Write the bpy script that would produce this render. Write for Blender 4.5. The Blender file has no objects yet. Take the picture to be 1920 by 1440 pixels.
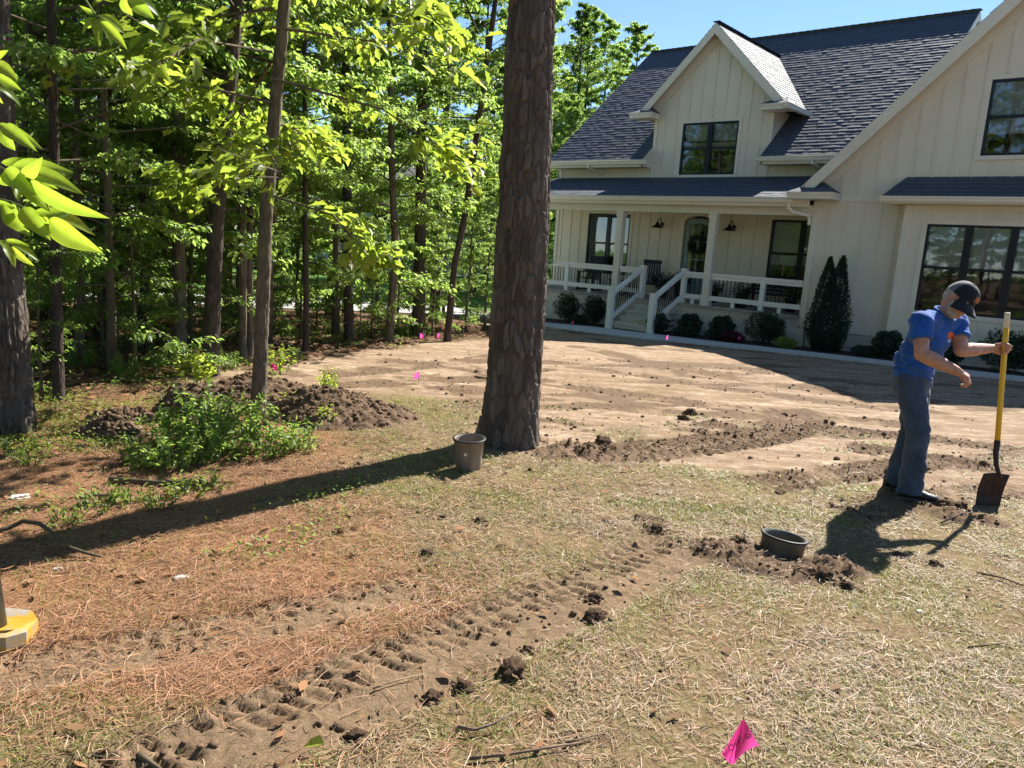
import bpy, bmesh, math, random
import numpy as np
from mathutils import Vector, Matrix, noise as mnoise
from mathutils.geometry import tessellate_polygon
R_ = math.radians
scene = bpy.context.scene
col = scene.collection

# ------------------------------------------------------------------ camera
EYE = np.array([0.0, 0.0, 1.65])
FPX = 1435.0                                     # focal length in pixels of a 1920 wide frame
_down = np.array([-505.0, 7800.0, FPX]); _down /= np.linalg.norm(_down)     # camera space: x right, y down, z forward
_fwd = np.array([0, 0, 1.0]) - _down * _down[2]; _fwd /= np.linalg.norm(_fwd)
_right = np.cross(_down, _fwd)
CAMR = np.array([_right, _fwd, -_down])          # world = CAMR @ camera
cd = bpy.data.cameras.new('camera')
cd.sensor_fit = 'HORIZONTAL'; cd.sensor_width = 36.0; cd.lens = FPX / 1920 * 36.0
cd.clip_start = 0.05; cd.clip_end = 3000
cam = bpy.data.objects.new('camera', cd); col.objects.link(cam)
mw = Matrix.Identity(4)
for i in range(3):
    mw[i][0] = CAMR[i, 0]; mw[i][1] = -CAMR[i, 1]; mw[i][2] = -CAMR[i, 2]; mw[i][3] = EYE[i]
cam.matrix_world = mw
scene.camera = cam

# ------------------------------------------------------------------ sky, sun, exposure
SUN_AZ, SUN_EL = R_(39.0), R_(43.0)              # azimuth from +Y towards +X
w = bpy.data.worlds.new('World'); scene.world = w; w.use_nodes = True
nt = w.node_tree; bg = nt.nodes['Background']
sky = nt.nodes.new('ShaderNodeTexSky'); sky.sky_type = 'NISHITA'; sky.sun_disc = False
sky.sun_elevation = SUN_EL; sky.sun_rotation = SUN_AZ
sky.altitude = 1800; sky.air_density = 1.0; sky.dust_density = 0.0; sky.ozone_density = 4.0
nt.links.new(sky.outputs[0], bg.inputs[0]); bg.inputs[1].default_value = 0.075
sl = bpy.data.lights.new('sun', 'SUN'); sl.energy = 5.0; sl.angle = R_(0.53); sl.color = (1.0, 0.95, 0.87)
so = bpy.data.objects.new('sun', sl); col.objects.link(so)
SUND = Vector((math.sin(SUN_AZ) * math.cos(SUN_EL), math.cos(SUN_AZ) * math.cos(SUN_EL), math.sin(SUN_EL)))
so.rotation_euler = SUND.to_track_quat('Z', 'Y').to_euler()
so.location = (8, 8, 12)
scene.view_settings.view_transform = 'Standard'; scene.view_settings.look = 'None'
scene.view_settings.exposure = 1.4; scene.view_settings.gamma = 1.0
scene.cycles.max_bounces = 5; scene.cycles.diffuse_bounces = 3; scene.cycles.glossy_bounces = 2
scene.cycles.transmission_bounces = 4; scene.cycles.transparent_max_bounces = 8
scene.cycles.caustics_reflective = False; scene.cycles.caustics_refractive = False
scene.cycles.use_denoising = True; scene.cycles.use_adaptive_sampling = True; scene.cycles.adaptive_threshold = 0.02

# ------------------------------------------------------------------ the lie of the land
def gz(x, y):
    """smooth height of the ground (works on arrays)"""
    y = np.asarray(y, float); x = np.asarray(x, float)
    d = y - 5.0
    z = -0.037 * (np.sqrt(d * d + 2.0) + d) / 2
    z = np.maximum(z, -0.95 - 0.002 * np.clip(y, 0, 80))
    z = z + 0.03 * np.sin(x * 0.55 + 1.0) * np.sin(y * 0.4) * np.clip((y - 3) / 5, 0, 1) * np.clip((16 - y) / 6, 0, 1)
    return z
def ray(px, py):
    d = CAMR @ np.array([px - 960.0, py - 720.0, FPX]); return d / np.linalg.norm(d)
def at(px, py, depth):
    """the world point that lies `depth` metres ahead of the camera on a sight line of the 1920 x 1440 photograph"""
    d = ray(px, py); return Vector(EYE + d * (depth / d[1]))
def gp(px, py):
    """where that sight line meets the ground"""
    d = ray(px, py); t = -EYE[2] / d[2]
    for _ in range(30):
        P = EYE + d * t
        t += (float(gz(P[0], P[1])) - P[2]) / d[2] * 0.8
    P = EYE + d * t
    return Vector((P[0], P[1], float(gz(P[0], P[1]))))

# ------------------------------------------------------------------ noise on arrays
def _hash(ix, iy, seed):
    h = (ix.astype(np.int64) * 374761393 + iy.astype(np.int64) * 668265263 + seed * 974634777) & 0xFFFFFFFF
    h = ((h ^ (h >> 13)) * 1274126177) & 0xFFFFFFFF
    return ((h ^ (h >> 16)) & 0xFFFFFF) / float(0xFFFFFF)
def vnoise(x, y, seed=0):
    x = np.asarray(x, float); y = np.asarray(y, float)
    ix = np.floor(x); iy = np.floor(y); fx = x - ix; fy = y - iy
    fx = fx * fx * (3 - 2 * fx); fy = fy * fy * (3 - 2 * fy)
    a = _hash(ix, iy, seed); b = _hash(ix + 1, iy, seed); c = _hash(ix, iy + 1, seed); d = _hash(ix + 1, iy + 1, seed)
    return (a * (1 - fx) + b * fx) * (1 - fy) + (c * (1 - fx) + d * fx) * fy
def fbm(x, y, seed=0, oct=4, gain=0.5):
    s = 0; a = 1; t = 0
    for o in range(oct):
        s = s + a * vnoise(np.asarray(x) * 2 ** o + 17.3 * o, np.asarray(y) * 2 ** o + 9.1 * o, seed + o); t += a; a *= gain
    return s / t
def worley(x, y, seed=0, wrapx=None):
    """F1, F2 and the id of the nearest cell"""
    ix = np.floor(x); iy = np.floor(y)
    f1 = np.full(x.shape, 9.0); f2 = np.full(x.shape, 9.0); cid = np.zeros(x.shape)
    for dx in (-1, 0, 1):
        for dy in (-1, 0, 1):
            cx = ix + dx; cy = iy + dy
            hx = np.mod(cx, wrapx) if wrapx else cx
            px = cx + 0.15 + 0.7 * _hash(hx, cy, seed); py = cy + 0.15 + 0.7 * _hash(hx, cy, seed + 5)
            d = np.hypot(px - x, py - y)
            n1 = d < f1
            f2 = np.where(n1, f1, np.minimum(f2, d)); cid = np.where(n1, _hash(hx, cy, seed + 11), cid); f1 = np.where(n1, d, f1)
    return f1, f2, cid
def smooth(a, b, x):
    t = np.clip((x - a) / (b - a), 0, 1); return t * t * (3 - 2 * t)

# ------------------------------------------------------------------ materials
MATS = {}
class NB:
    """small node-tree writer"""
    def __init__(s, name, rough=0.8, spec=0.3):
        s.m = bpy.data.materials.new(name); s.m.use_nodes = True; s.nt = s.m.node_tree; s.b = s.nt.nodes['Principled BSDF']
        s.b.inputs['Roughness'].default_value = rough; s.b.inputs['Specular IOR Level'].default_value = spec
        MATS[name] = s.m
    def n(s, t, **kw):
        q = s.nt.nodes.new(t)
        for k, v in kw.items(): setattr(q, k, v)
        return q
    def l(s, a, b): s.nt.links.new(a, b)
    def coord(s, scale=(1, 1, 1), kind='Object'):
        tc = s.n('ShaderNodeTexCoord'); mp = s.n('ShaderNodeMapping'); mp.inputs['Scale'].default_value = scale
        s.l(tc.outputs[kind], mp.inputs[0]); return mp.outputs[0]
    def noise(s, scale, detail=4, vec=None, rough=0.55):
        q = s.n('ShaderNodeTexNoise'); q.inputs['Scale'].default_value = scale; q.inputs['Detail'].default_value = detail
        q.inputs['Roughness'].default_value = rough
        if vec is not None: s.l(vec, q.inputs['Vector'])
        return q.outputs['Fac']
    def ramp(s, fac, stops):
        q = s.n('ShaderNodeValToRGB'); e = q.color_ramp.elements
        while len(e) < len(stops): e.new(0.5)
        for k, (p, c) in enumerate(stops): e[k].position = p; e[k].color = (*c, 1)
        s.l(fac, q.inputs[0]); return q.outputs[0]
    def mix(s, fac, a, b, mode='MIX'):
        q = s.n('ShaderNodeMix'); q.data_type = 'RGBA'; q.blend_type = mode
        for sock, v in ((q.inputs[0], fac), (q.inputs[6], a), (q.inputs[7], b)):
            if hasattr(v, 'links') or hasattr(v, 'is_linked'): s.l(v, sock)
            else: sock.default_value = v if isinstance(v, (int, float)) else (*v, 1)
        return q.outputs[2]
    def attr(s, name, out='Color'):
        q = s.n('ShaderNodeAttribute'); q.attribute_name = name; return q.outputs[out]
    def bump(s, h, strength=0.3, dist=0.01):
        q = s.n('ShaderNodeBump'); q.inputs['Strength'].default_value = strength; q.inputs['Distance'].default_value = dist
        s.l(h, q.inputs['Height']); s.l(q.outputs[0], s.b.inputs['Normal'])
    def base(s, c):
        if isinstance(c, (tuple, list)): s.b.inputs['Base Color'].default_value = (*c, 1)
        else: s.l(c, s.b.inputs['Base Color'])
def simple(name, c, rough=0.6, var=0.15, scale=6.0, spec=0.3, bump=0.0, bscale=None, metal=0.0, coord=(1, 1, 1)):
    b = NB(name, rough, spec); v = b.coord(coord)
    f = b.noise(scale, 5, v)
    lo = tuple(x * (1 - var) for x in c); hi = tuple(min(1, x * (1 + var)) for x in c)
    b.base(b.ramp(f, [(0.3, lo), (0.7, hi)]))
    if bump: b.bump(b.noise(bscale or scale * 4, 6, v), bump)
    b.b.inputs['Metallic'].default_value = metal
    return b.m
def leafmat(name, c, t, trans=0.5, rough=0.45, spec=0.35, wide=False):
    """leaf: diffuse + light coming through; 'tint' is a random value per leaf"""
    b = NB(name, rough, spec)
    a = b.attr('tint', 'Fac'); oi = b.n('ShaderNodeObjectInfo')
    m1 = b.n('ShaderNodeMath', operation='MULTIPLY_ADD'); b.l(a, m1.inputs[0]); m1.inputs[1].default_value = 0.75
    m2 = b.n('ShaderNodeMath', operation='MULTIPLY'); b.l(oi.outputs['Random'], m2.inputs[0]); m2.inputs[1].default_value = 0.25
    b.l(m2.outputs[0], m1.inputs[2])
    dk = tuple(x * (0.34 if wide else 0.62) for x in c); lt = tuple(min(1, x * q) for x, q in zip(c, (1.9, 1.95, 2.0) if wide else (1.5, 1.3, 1.1)))
    b.base(b.ramp(m1.outputs[0], [(0.1, dk), (0.5, c), (0.95, lt)]))
    tr = b.n('ShaderNodeBsdfTranslucent')
    b.l(b.ramp(m1.outputs[0], [(0.1, tuple(x * 0.7 for x in t)), (0.5, t), (0.95, tuple(min(1, x * q) for x, q in zip(t, (1.35, 1.15, 1.0))))]), tr.inputs[0])
    mx = b.n('ShaderNodeMixShader'); mx.inputs[0].default_value = trans
    b.l(b.b.outputs[0], mx.inputs[1]); b.l(tr.outputs[0], mx.inputs[2])
    b.l(mx.outputs[0], b.nt.nodes['Material Output'].inputs[0])
    return b.m

simple('siding', (0.73, 0.665, 0.52), 0.55, 0.04, 1.3, bump=0.06, bscale=60)
simple('trim', (0.74, 0.68, 0.54), 0.45, 0.04, 2.0)
simple('gutter', (0.80, 0.75, 0.62), 0.35, 0.03, 2.0)
simple('rail_white', (0.80, 0.77, 0.67), 0.4, 0.04, 2.0)
simple('black_metal', (0.015, 0.016, 0.02), 0.4, 0.2, 8)
simple('window_black', (0.012, 0.015, 0.022), 0.35, 0.1, 6)
simple('lamp_navy', (0.012, 0.015, 0.03), 0.3, 0.1, 6)
simple('deck', (0.35, 0.32, 0.28), 0.7, 0.15, 8)
simple('soffit', (0.72, 0.655, 0.51), 0.6, 0.03, 2)
simple('room', (0.10, 0.10, 0.10), 0.9, 0.1, 1)
simple('blind', (0.86, 0.85, 0.80), 0.5, 0.03, 4)
simple('door_paint', (0.23, 0.31, 0.32), 0.4, 0.06, 4)
simple('painted_brick', (0.64, 0.60, 0.49), 0.8, 0.13, 9, bump=0.4, bscale=60)
simple('mortar', (0.52, 0.48, 0.40), 0.9, 0.1, 20)
simple('concrete', (0.50, 0.48, 0.44), 0.85, 0.12, 5, bump=0.25, bscale=90)
simple('mulch', (0.045, 0.030, 0.022), 0.95, 0.5, 40, bump=0.8, bscale=60)
simple('road', (0.36, 0.345, 0.32), 0.9, 0.1, 1.5, bump=0.2, bscale=40)
simple('far_grass', (0.075, 0.15, 0.022), 0.9, 0.35, 3)
simple('far_wall', (0.55, 0.56, 0.55), 0.8, 0.06, 2)
simple('far_roof', (0.10, 0.10, 0.11), 0.85, 0.2, 8)
simple('terracotta', (0.30, 0.15, 0.09), 0.8, 0.15, 10)
simple('dark_pot', (0.02, 0.02, 0.022), 0.5, 0.2, 10)
simple('wire', (0.03, 0.03, 0.03), 0.5, 0.1, 10)
simple('twig', (0.16, 0.11, 0.075), 0.85, 0.35, 30, bump=0.4, bscale=80)
simple('stem', (0.10, 0.075, 0.045), 0.85, 0.3, 20)
simple('green_stem', (0.14, 0.19, 0.05), 0.6, 0.2, 20)
simple('pale_rock', (0.62, 0.57, 0.50), 0.85, 0.2, 20, bump=0.4, bscale=60)
def shingle_mat():
    b = NB('shingle', 0.75, 0.35); t = b.attr('tint', 'Fac'); v = b.coord((1, 1, 1))
    c = b.ramp(t, [(0.0, (0.033, 0.042, 0.058)), (0.5, (0.046, 0.058, 0.077)), (1.0, (0.064, 0.078, 0.100))])
    g = b.noise(160, 3, v, 0.8)
    b.base(b.mix(b.ramp(g, [(0.35, (0, 0, 0)), (0.7, (1, 1, 1))]), c, (0.095, 0.108, 0.128)))
    b.bump(g, 0.5, 0.004)
shingle_mat()
def glass_mat():
    b = NB('glass'); b.nt.nodes.remove(b.b)
    gl = b.n('ShaderNodeBsdfGlossy'); gl.inputs['Roughness'].default_value = 0.02; gl.inputs['Color'].default_value = (0.9, 0.95, 1, 1)
    tr = b.n('ShaderNodeBsdfTransparent'); tr.inputs[0].default_value = (0.82, 0.86, 0.87, 1)
    fr = b.n('ShaderNodeFresnel'); fr.inputs[0].default_value = 1.62
    v = b.coord((1, 1, 1)); bp = b.n('ShaderNodeBump'); bp.inputs['Strength'].default_value = 0.02; bp.inputs['Distance'].default_value = 0.05
    b.l(b.noise(2.2, 2, v), bp.inputs['Height']); b.l(bp.outputs[0], gl.inputs['Normal'])
    mx = b.n('ShaderNodeMixShader'); b.l(fr.outputs[0], mx.inputs[0]); b.l(tr.outputs[0], mx.inputs[1]); b.l(gl.outputs[0], mx.inputs[2])
    b.l(mx.outputs[0], b.nt.nodes['Material Output'].inputs[0])
glass_mat()
def bark_mat(name, lo, mid, hi, sc=9.0):
    b = NB(name, 0.92, 0.15); v = b.coord((1, 1, 0.28))
    f = b.noise(sc, 6, v, 0.65); t = b.attr('tint', 'Fac')
    c = b.ramp(f, [(0.25, lo), (0.5, mid), (0.78, hi)])
    b.base(b.mix(0.35, c, b.ramp(t, [(0, lo), (0.5, mid), (1, hi)])))
    b.bump(b.noise(sc * 7, 5, v, 0.7), 0.55, 0.012)
bark_mat('pine_bark', (0.046, 0.036, 0.029), (0.110, 0.086, 0.068), (0.215, 0.178, 0.148), 8)
bark_mat('oak_bark', (0.075, 0.060, 0.045), (0.15, 0.120, 0.085), (0.25, 0.205, 0.145), 14)
bark_mat('dark_bark', (0.035, 0.028, 0.024), (0.075, 0.058, 0.046), (0.14, 0.11, 0.085), 12)
leafmat('leaf_forest', (0.12, 0.185, 0.055), (0.42, 0.62, 0.13), 0.58)
leafmat('leaf_oak', (0.14, 0.185, 0.04), (0.46, 0.60, 0.07), 0.56)
leafmat('leaf_dark', (0.055, 0.105, 0.028), (0.15, 0.28, 0.035), 0.48)
leafmat('leaf_hickory', (0.12, 0.19, 0.035), (0.42, 0.60, 0.05), 0.58, 0.35, 0.4)
leafmat('leaf_weed', (0.14, 0.22, 0.055), (0.32, 0.50, 0.08), 0.5)
leafmat('leaf_boxwood', (0.028, 0.055, 0.028), (0.05, 0.10, 0.03), 0.3, 0.4, 0.4)
leafmat('leaf_arbor', (0.022, 0.055, 0.034), (0.03, 0.08, 0.035), 0.25)
leafmat('needle', (0.05, 0.085, 0.03), (0.08, 0.14, 0.03), 0.3)
leafmat('grass_blade', (0.19, 0.215, 0.050), (0.34, 0.39, 0.08), 0.4)
leafmat('straw', (0.30, 0.215, 0.125), (0.26, 0.17, 0.085), 0.12, 0.6, 0.3, True)
leafmat('pine_straw', (0.27, 0.145, 0.08), (0.22, 0.12, 0.06), 0.12, 0.5, 0.35, True)
leafmat('litter', (0.22, 0.125, 0.065), (0.20, 0.10, 0.05), 0.2, 0.8, 0.2)
leafmat('red_leaf', (0.07, 0.014, 0.016), (0.10, 0.015, 0.02), 0.35)
leafmat('lime_leaf', (0.16, 0.22, 0.04), (0.3, 0.4, 0.06), 0.4)

# ------------------------------------------------------------------ mesh helpers
class MB:
    """collects boxes, bars, tubes and sheets; build() links them as ONE mesh object"""
    def __init__(s): s.v = []; s.f = []; s.t = []
    def add(s, vs, fs, tint=None):
        o = len(s.v); s.v += [tuple(p) for p in vs]; s.f += [tuple(i + o for i in f) for f in fs]
        s.t += [0.5 if tint is None else tint] * len(vs); return s
    def box(s, x0, x1, y0, y1, z0, z1):
        vs = [(x0, y0, z0), (x1, y0, z0), (x1, y1, z0), (x0, y1, z0), (x0, y0, z1), (x1, y0, z1), (x1, y1, z1), (x0, y1, z1)]
        return s.add(vs, [(0, 3, 2, 1), (4, 5, 6, 7), (0, 1, 5, 4), (1, 2, 6, 5), (2, 3, 7, 6), (3, 0, 4, 7)])
    def bar(s, a, b, wx, wz, up=(0, 0, 1)):
        a = Vector(a); b = Vector(b); d = (b - a).normalized(); sx = d.cross(Vector(up))
        sx = (sx if sx.length > 1e-4 else d.cross(Vector((0, 1, 0)))).normalized(); sz = sx.cross(d)
        vs = [p + sx * (i * wx / 2) + sz * (j * wz / 2) for p in (a, b) for i, j in ((-1, -1), (1, -1), (1, 1), (-1, 1))]
        return s.add(vs, [(0, 1, 2, 3), (7, 6, 5, 4), (0, 4, 5, 1), (1, 5, 6, 2), (2, 6, 7, 3), (3, 7, 4, 0)])
    def prism(s, pts, d):
        """flat outline pts pushed along the vector d"""
        n = len(pts); d = Vector(d); a = [Vector(p) for p in pts]; vs = a + [p + d for p in a]
        return s.add(vs, [tuple(range(n)), tuple(range(2 * n - 1, n - 1, -1))] + [(i, i + n, (i + 1) % n + n, (i + 1) % n) for i in range(n)])
    def tube(s, pts, rad, n=8, cap=True, tint=None):
        pts = [Vector(p) for p in pts]; rad = rad if hasattr(rad, '__len__') else [rad] * len(pts)
        vs = []; fs = []; ref = None
        for i, p in enumerate(pts):
            d = (pts[min(i + 1, len(pts) - 1)] - pts[max(i - 1, 0)]).normalized()
            if ref is None: ref = d.orthogonal().normalized()
            x = (ref - d * ref.dot(d)); x = x.normalized() if x.length > 1e-5 else d.orthogonal().normalized(); ref = x; y = d.cross(x)
            for k in range(n):
                a = 2 * math.pi * k / n; vs.append(p + (x * math.cos(a) + y * math.sin(a)) * rad[i])
        for i in range(len(pts) - 1):
            for k in range(n):
                k2 = (k + 1) % n; fs.append((i * n + k, i * n + k2, (i + 1) * n + k2, (i + 1) * n + k))
        if cap: fs += [tuple(range(n - 1, -1, -1)), tuple((len(pts) - 1) * n + k for k in range(n))]
        return s.add(vs, fs, tint)
    def lathe(s, prof, n=32, c=(0, 0, 0)):
        vs = []; fs = []
        for r, z in prof:
            for k in range(n):
                a = 2 * math.pi * k / n; vs.append((c[0] + r * math.cos(a), c[1] + r * math.sin(a), c[2] + z))
        for i in range(len(prof) - 1):
            for k in range(n):
                k2 = (k + 1) % n; fs.append((i * n + k, i * n + k2, (i + 1) * n + k2, (i + 1) * n + k))
        return s.add(vs, fs)
    def mesh(s, name, m, smooth=False):
        me = bpy.data.meshes.new(name); me.from_pydata(s.v, [], s.f)
        a = me.attributes.new('tint', 'FLOAT', 'POINT'); a.data.foreach_set('value', np.array(s.t, np.float32))
        me.materials.append(MATS[m] if isinstance(m, str) else m)
        if smooth: me.polygons.foreach_set('use_smooth', [True] * len(me.polygons))
        me.update(); return me
    def build(s, name, m, parent=None, smooth=False):
        return link(name, s.mesh(name, m, smooth), parent)
def link(name, data, parent=None, loc=None):
    o = bpy.data.objects.new(name, data); col.objects.link(o)
    if parent is not None: o.parent = parent
    if loc is not None: o.location = loc
    return o
def tag(o, label=None, cat=None, group=None, kind=None):
    if label: o['label'] = label
    if cat: o['category'] = cat
    if group: o['group'] = group
    if kind: o['kind'] = kind
    return o
def empty(name, loc, rz=0.0, label=None, cat=None, group=None):
    o = bpy.data.objects.new(name, None); col.objects.link(o); o.location = loc; o.rotation_euler = (0, 0, rz); o.empty_display_size = 0.2
    return tag(o, label, cat, group)
def np_mesh(name, V, F, m, tint=None, smooth=False, sizes=None):
    """mesh from arrays: V (n,3), F (m,k)"""
    me = bpy.data.meshes.new(name); V = np.ascontiguousarray(V, np.float32); F = np.ascontiguousarray(F, np.int32)
    me.vertices.add(len(V)); me.vertices.foreach_set('co', V.ravel())
    me.loops.add(F.size); me.loops.foreach_set('vertex_index', F.ravel())
    me.polygons.add(len(F)); me.polygons.foreach_set('loop_start', np.arange(0, F.size, F.shape[1], dtype=np.int32))
    me.polygons.foreach_set('loop_total', np.full(len(F), F.shape[1], np.int32))
    if smooth: me.polygons.foreach_set('use_smooth', np.ones(len(F), bool))
    if tint is not None:
        a = me.attributes.new('tint', 'FLOAT', 'POINT'); a.data.foreach_set('value', np.asarray(tint, np.float32))
    for q in (m if isinstance(m, (list, tuple)) else [m]): me.materials.append(MATS[q])
    me.update(calc_edges=True); return me
def copy_tree(o, parent=None):
    c = o.copy(); col.objects.link(c); c.parent = parent
    for ch in list(o.children): copy_tree(ch, c)
    return c
def jmat(x0, x1, n): return np.linspace(x0, x1, n)

# ================================================================== THE HOUSE
HA = R_(49.21)
HU0, HV0, HZ0 = -11.84, 20.30, -0.60
def hw(u, v, z): return Vector((u * math.sin(HA) + v * math.cos(HA), -u * math.cos(HA) + v * math.sin(HA), z))
HROT = math.atan2(-math.cos(HA), math.sin(HA))
house = empty('farmhouse', hw(HU0, HV0, HZ0), HROT,
              'cream board and batten farmhouse with dark shingle roof, gabled dormer and front porch', 'house')
def L(u, v, z): return (u - HU0, v - HV0, z - HZ0)
class HB(MB):
    """mesh builder that takes house coordinates (u right along the front, v into the house, z up)"""
    def box(s, u0, u1, v0, v1, z0, z1):
        a = L(u0, v0, z0); b = L(u1, v1, z1); return MB.box(s, a[0], b[0], a[1], b[1], a[2], b[2])
    def bar(s, a, b, wx, wz, up=(0, 0, 1)): return MB.bar(s, L(*a), L(*b), wx, wz, up)
    def prism(s, pts, d): return MB.prism(s, [L(*p) for p in pts], d)
    def tube(s, pts, rad, n=8, cap=True, tint=None): return MB.tube(s, [L(*p) for p in pts], rad, n, cap, tint)
    def quad(s, *pts): return s.add([L(*p) for p in pts], [tuple(range(len(pts)))])
def hbox(name, m, parent, u0, u1, v0, v1, z0, z1): return HB().box(u0, u1, v0, v1, z0, z1).build(name, m, parent)

def wall(name, outline, holes, v, depth=0.16, m='siding'):
    """flat wall in the plane v with openings; outline and holes are lists of (u, z)"""
    loops = [outline] + holes
    tri = tessellate_polygon([[Vector((p[0], p[1], 0)) for p in lp] for lp in loops])
    flat = [p for lp in loops for p in lp]; hb = HB()
    n = len(flat); vs = [L(p[0], v, p[1]) for p in flat] + [L(p[0], v + depth, p[1]) for p in flat]
    fs = []
    for t in tri:
        a, b, c = [flat[i] for i in t]
        cr = (b[0] - a[0]) * (c[1] - a[1]) - (b[1] - a[1]) * (c[0] - a[0])
        t = t if cr > 0 else (t[0], t[2], t[1])
        fs.append(tuple(t)); fs.append(tuple(i + n for i in reversed(t)))
    o = 0
    for lp in loops:
        k = len(lp)
        fs += [(o + i, o + (i + 1) % k, n + o + (i + 1) % k, n + o + i) for i in range(k)]; o += k
    hb.add(vs, fs); return hb.build(name, m, house)
def battens(parent, us, v, z0, ztop, holes=(), w=0.055, t=0.022, gap=0.11):
    """battens as separate strips; ztop(u) is the upper end; split round the openings (with their casings)"""
    for u in us:
        segs = [(z0, ztop(u))]
        for (a, b, c, d) in holes:
            if a - gap < u < b + gap:
                new = []
                for s0, s1 in segs:
                    if s0 < c - gap: new.append((s0, min(s1, c - gap)))
                    if s1 > d + gap: new.append((max(s0, d + gap), s1))
                segs = new
        for s0, s1 in segs:
            if s1 - s0 > 0.06: hbox('batten', 'siding', parent, u - w / 2, u + w / 2, v - t, v - 0.001, s0, s1)

rng = random.Random(5)
def window(u0, u1, z0, z1, v, units, blinds=0.5, casing=0.10, tilt=1.35, room=True):
    fw = 0.055; f = HB(); y0, y1 = v - 0.012, v + 0.075
    f.box(u0, u1, y0, y1, z0, z0 + fw).box(u0, u1, y0, y1, z1 - fw, z1).box(u0, u0 + fw, y0, y1, z0 + fw, z1 - fw).box(u1 - fw, u1, y0, y1, z0 + fw, z1 - fw)
    uw = (u1 - u0) / units; mw_ = 0.075; zm = (z0 + z1) / 2 + 0.02
    for k in range(1, units): f.box(u0 + k * uw - mw_, u0 + k * uw + mw_, y0 - 0.004, y1, z0 + fw, z1 - fw)
    spans = []
    for k in range(units):
        a = u0 + k * uw + (fw if k == 0 else mw_); b = u0 + (k + 1) * uw - (fw if k == units - 1 else mw_)
        f.box(a, b, y0 + 0.012, y1, zm - 0.032, zm + 0.032); spans.append((a, b))
    w_ = f.build('window', 'window_black', house)
    for a, b in spans:
        for c, d in ((z0 + fw, zm - 0.032), (zm + 0.032, z1 - fw)):
            yy = v + (0.035 if c < zm - 0.1 else 0.022)
            HB().box(a, b, yy, yy + 0.006, c, d).build('pane', 'glass', w_)
        if blinds > 0:
            h = (z1 - z0) * blinds; n = max(4, int(h / 0.05)); q = HB()
            for i in range(n):
                zz = z1 - fw - 0.03 - i * 0.05; s_ = 0.021 * tilt
                q.quad((a, v + 0.115, zz - s_), (b, v + 0.115, zz - s_), (b, v + 0.150, zz + s_), (a, v + 0.150, zz + s_))
            q.box(a, b, v + 0.112, v + 0.155, z1 - fw - 0.028, z1 - fw + 0.02).box(a, b, v + 0.12, v + 0.145, zz - 0.06, zz - 0.035)
            q.build('blind', 'blind', w_)
    if casing:
        c = casing; q = HB(); t = v - 0.026
        q.box(u0 - c, u1 + c, t, v - 0.001, z1, z1 + c).box(u0 - c, u0, t, v - 0.001, z0, z1).box(u1, u1 + c, t, v - 0.001, z0, z1)
        q.box(u0 - c, u1 + c, t - 0.012, v - 0.001, z0 - c * 0.9, z0); q.build('casing', 'trim', w_)
    if room:
        q = HB(); a = L(u0 - 0.3, v + 0.17, z0 - 0.3); b = L(u1 + 0.3, v + 1.9, z1 + 0.25)
        x0, y0_, z0_ = a; x1, y1_, z1_ = b
        q.add([(x0, y0_, z0_), (x1, y0_, z0_), (x1, y1_, z0_), (x0, y1_, z0_), (x0, y0_, z1_), (x1, y0_, z1_), (x1, y1_, z1_), (x0, y1_, z1_)],
              [(0, 1, 2, 3), (7, 6, 5, 4), (1, 5, 6, 2), (2, 6, 7, 3), (3, 7, 4, 0)])
        q.build('room', 'room', w_)
    return w_

# --- walls
DU, DPK = -11.86, 8.48                          # dormer axis and peak
mw_holes = [(-16.18, -14.45, 0.82, 2.85), (-12.42, -11.40, 0.26, 2.74), (-9.54, -7.66, 0.85, 2.82), (-12.81, -10.93, 4.12, 5.69)]
def rect(h): return [(h[0], h[2]), (h[1], h[2]), (h[1], h[3]), (h[0], h[3])]
arch = [(-12.42, 0.26), (-11.40, 0.26), (-11.40, 2.66)] + [(-11.91 + 0.51 * math.cos(t), 2.66 + 0.20 * math.sin(t)) for t in [math.pi * k / 10 for k in range(1, 10)]] + [(-12.42, 2.66)]
main_wall = wall('front_wall', [(-17.6, 0.2), (-7.3, 0.2), (-7.3, 4.62), (-9.87, 4.62), (-9.87, 6.10), (DU, 8.09), (-13.85, 6.10), (-13.85, 4.62), (-17.6, 4.62)],
                 [rect(mw_holes[0]), arch, rect(mw_holes[2]), rect(mw_holes[3])], 22.3)
battens(main_wall, [-17.36 + 0.405 * k for k in range(25)], 22.3, 0.26, lambda u: 3.30, mw_holes[:3])
dtop = lambda u: min(4.5, 9) if (u < -13.8 or u > -9.9) else 8.04 - abs(u - DU)
battens(main_wall, [-17.4 + 0.29 * k for k in range(35) if not (-13.9 < -17.4 + 0.29 * k < -9.8)], 22.3, 3.9, dtop, (), 0.02, 0.008)
battens(main_wall, [DU + 0.405 * k for k in range(-4, 5)], 22.3, 3.98, dtop, [mw_holes[3]])
for s in (-1, 1):
    u = DU + s * 1.93; hbox('corner_board', 'trim', main_wall, u - 0.06, u + 0.06, 22.268, 22.299, 4.0, 5.95)
hbox('corner_board', 'trim', main_wall, -17.63, -17.50, 22.27, 22.33, 0.25, 4.5)
hbox('frieze_board', 'trim', main_wall, -17.5, -13.92, 22.275, 22.299, 4.42, 4.60)
hbox('frieze_board', 'trim', main_wall, -9.8, -7.3, 22.275, 22.299, 4.42, 4.60)
for s in (-1, 1):                                # dormer cheeks
    u = DU + s * 1.98; hbox('dormer_side_wall', 'siding', house, min(u, u - s * 0.12), max(u, u - s * 0.12), 22.465, 25.0, 4.3, 5.98)
WC, WPK = -3.35, 8.06                            # wing axis and peak
wtop = lambda u: WPK - 0.17 - abs(u - WC)
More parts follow.
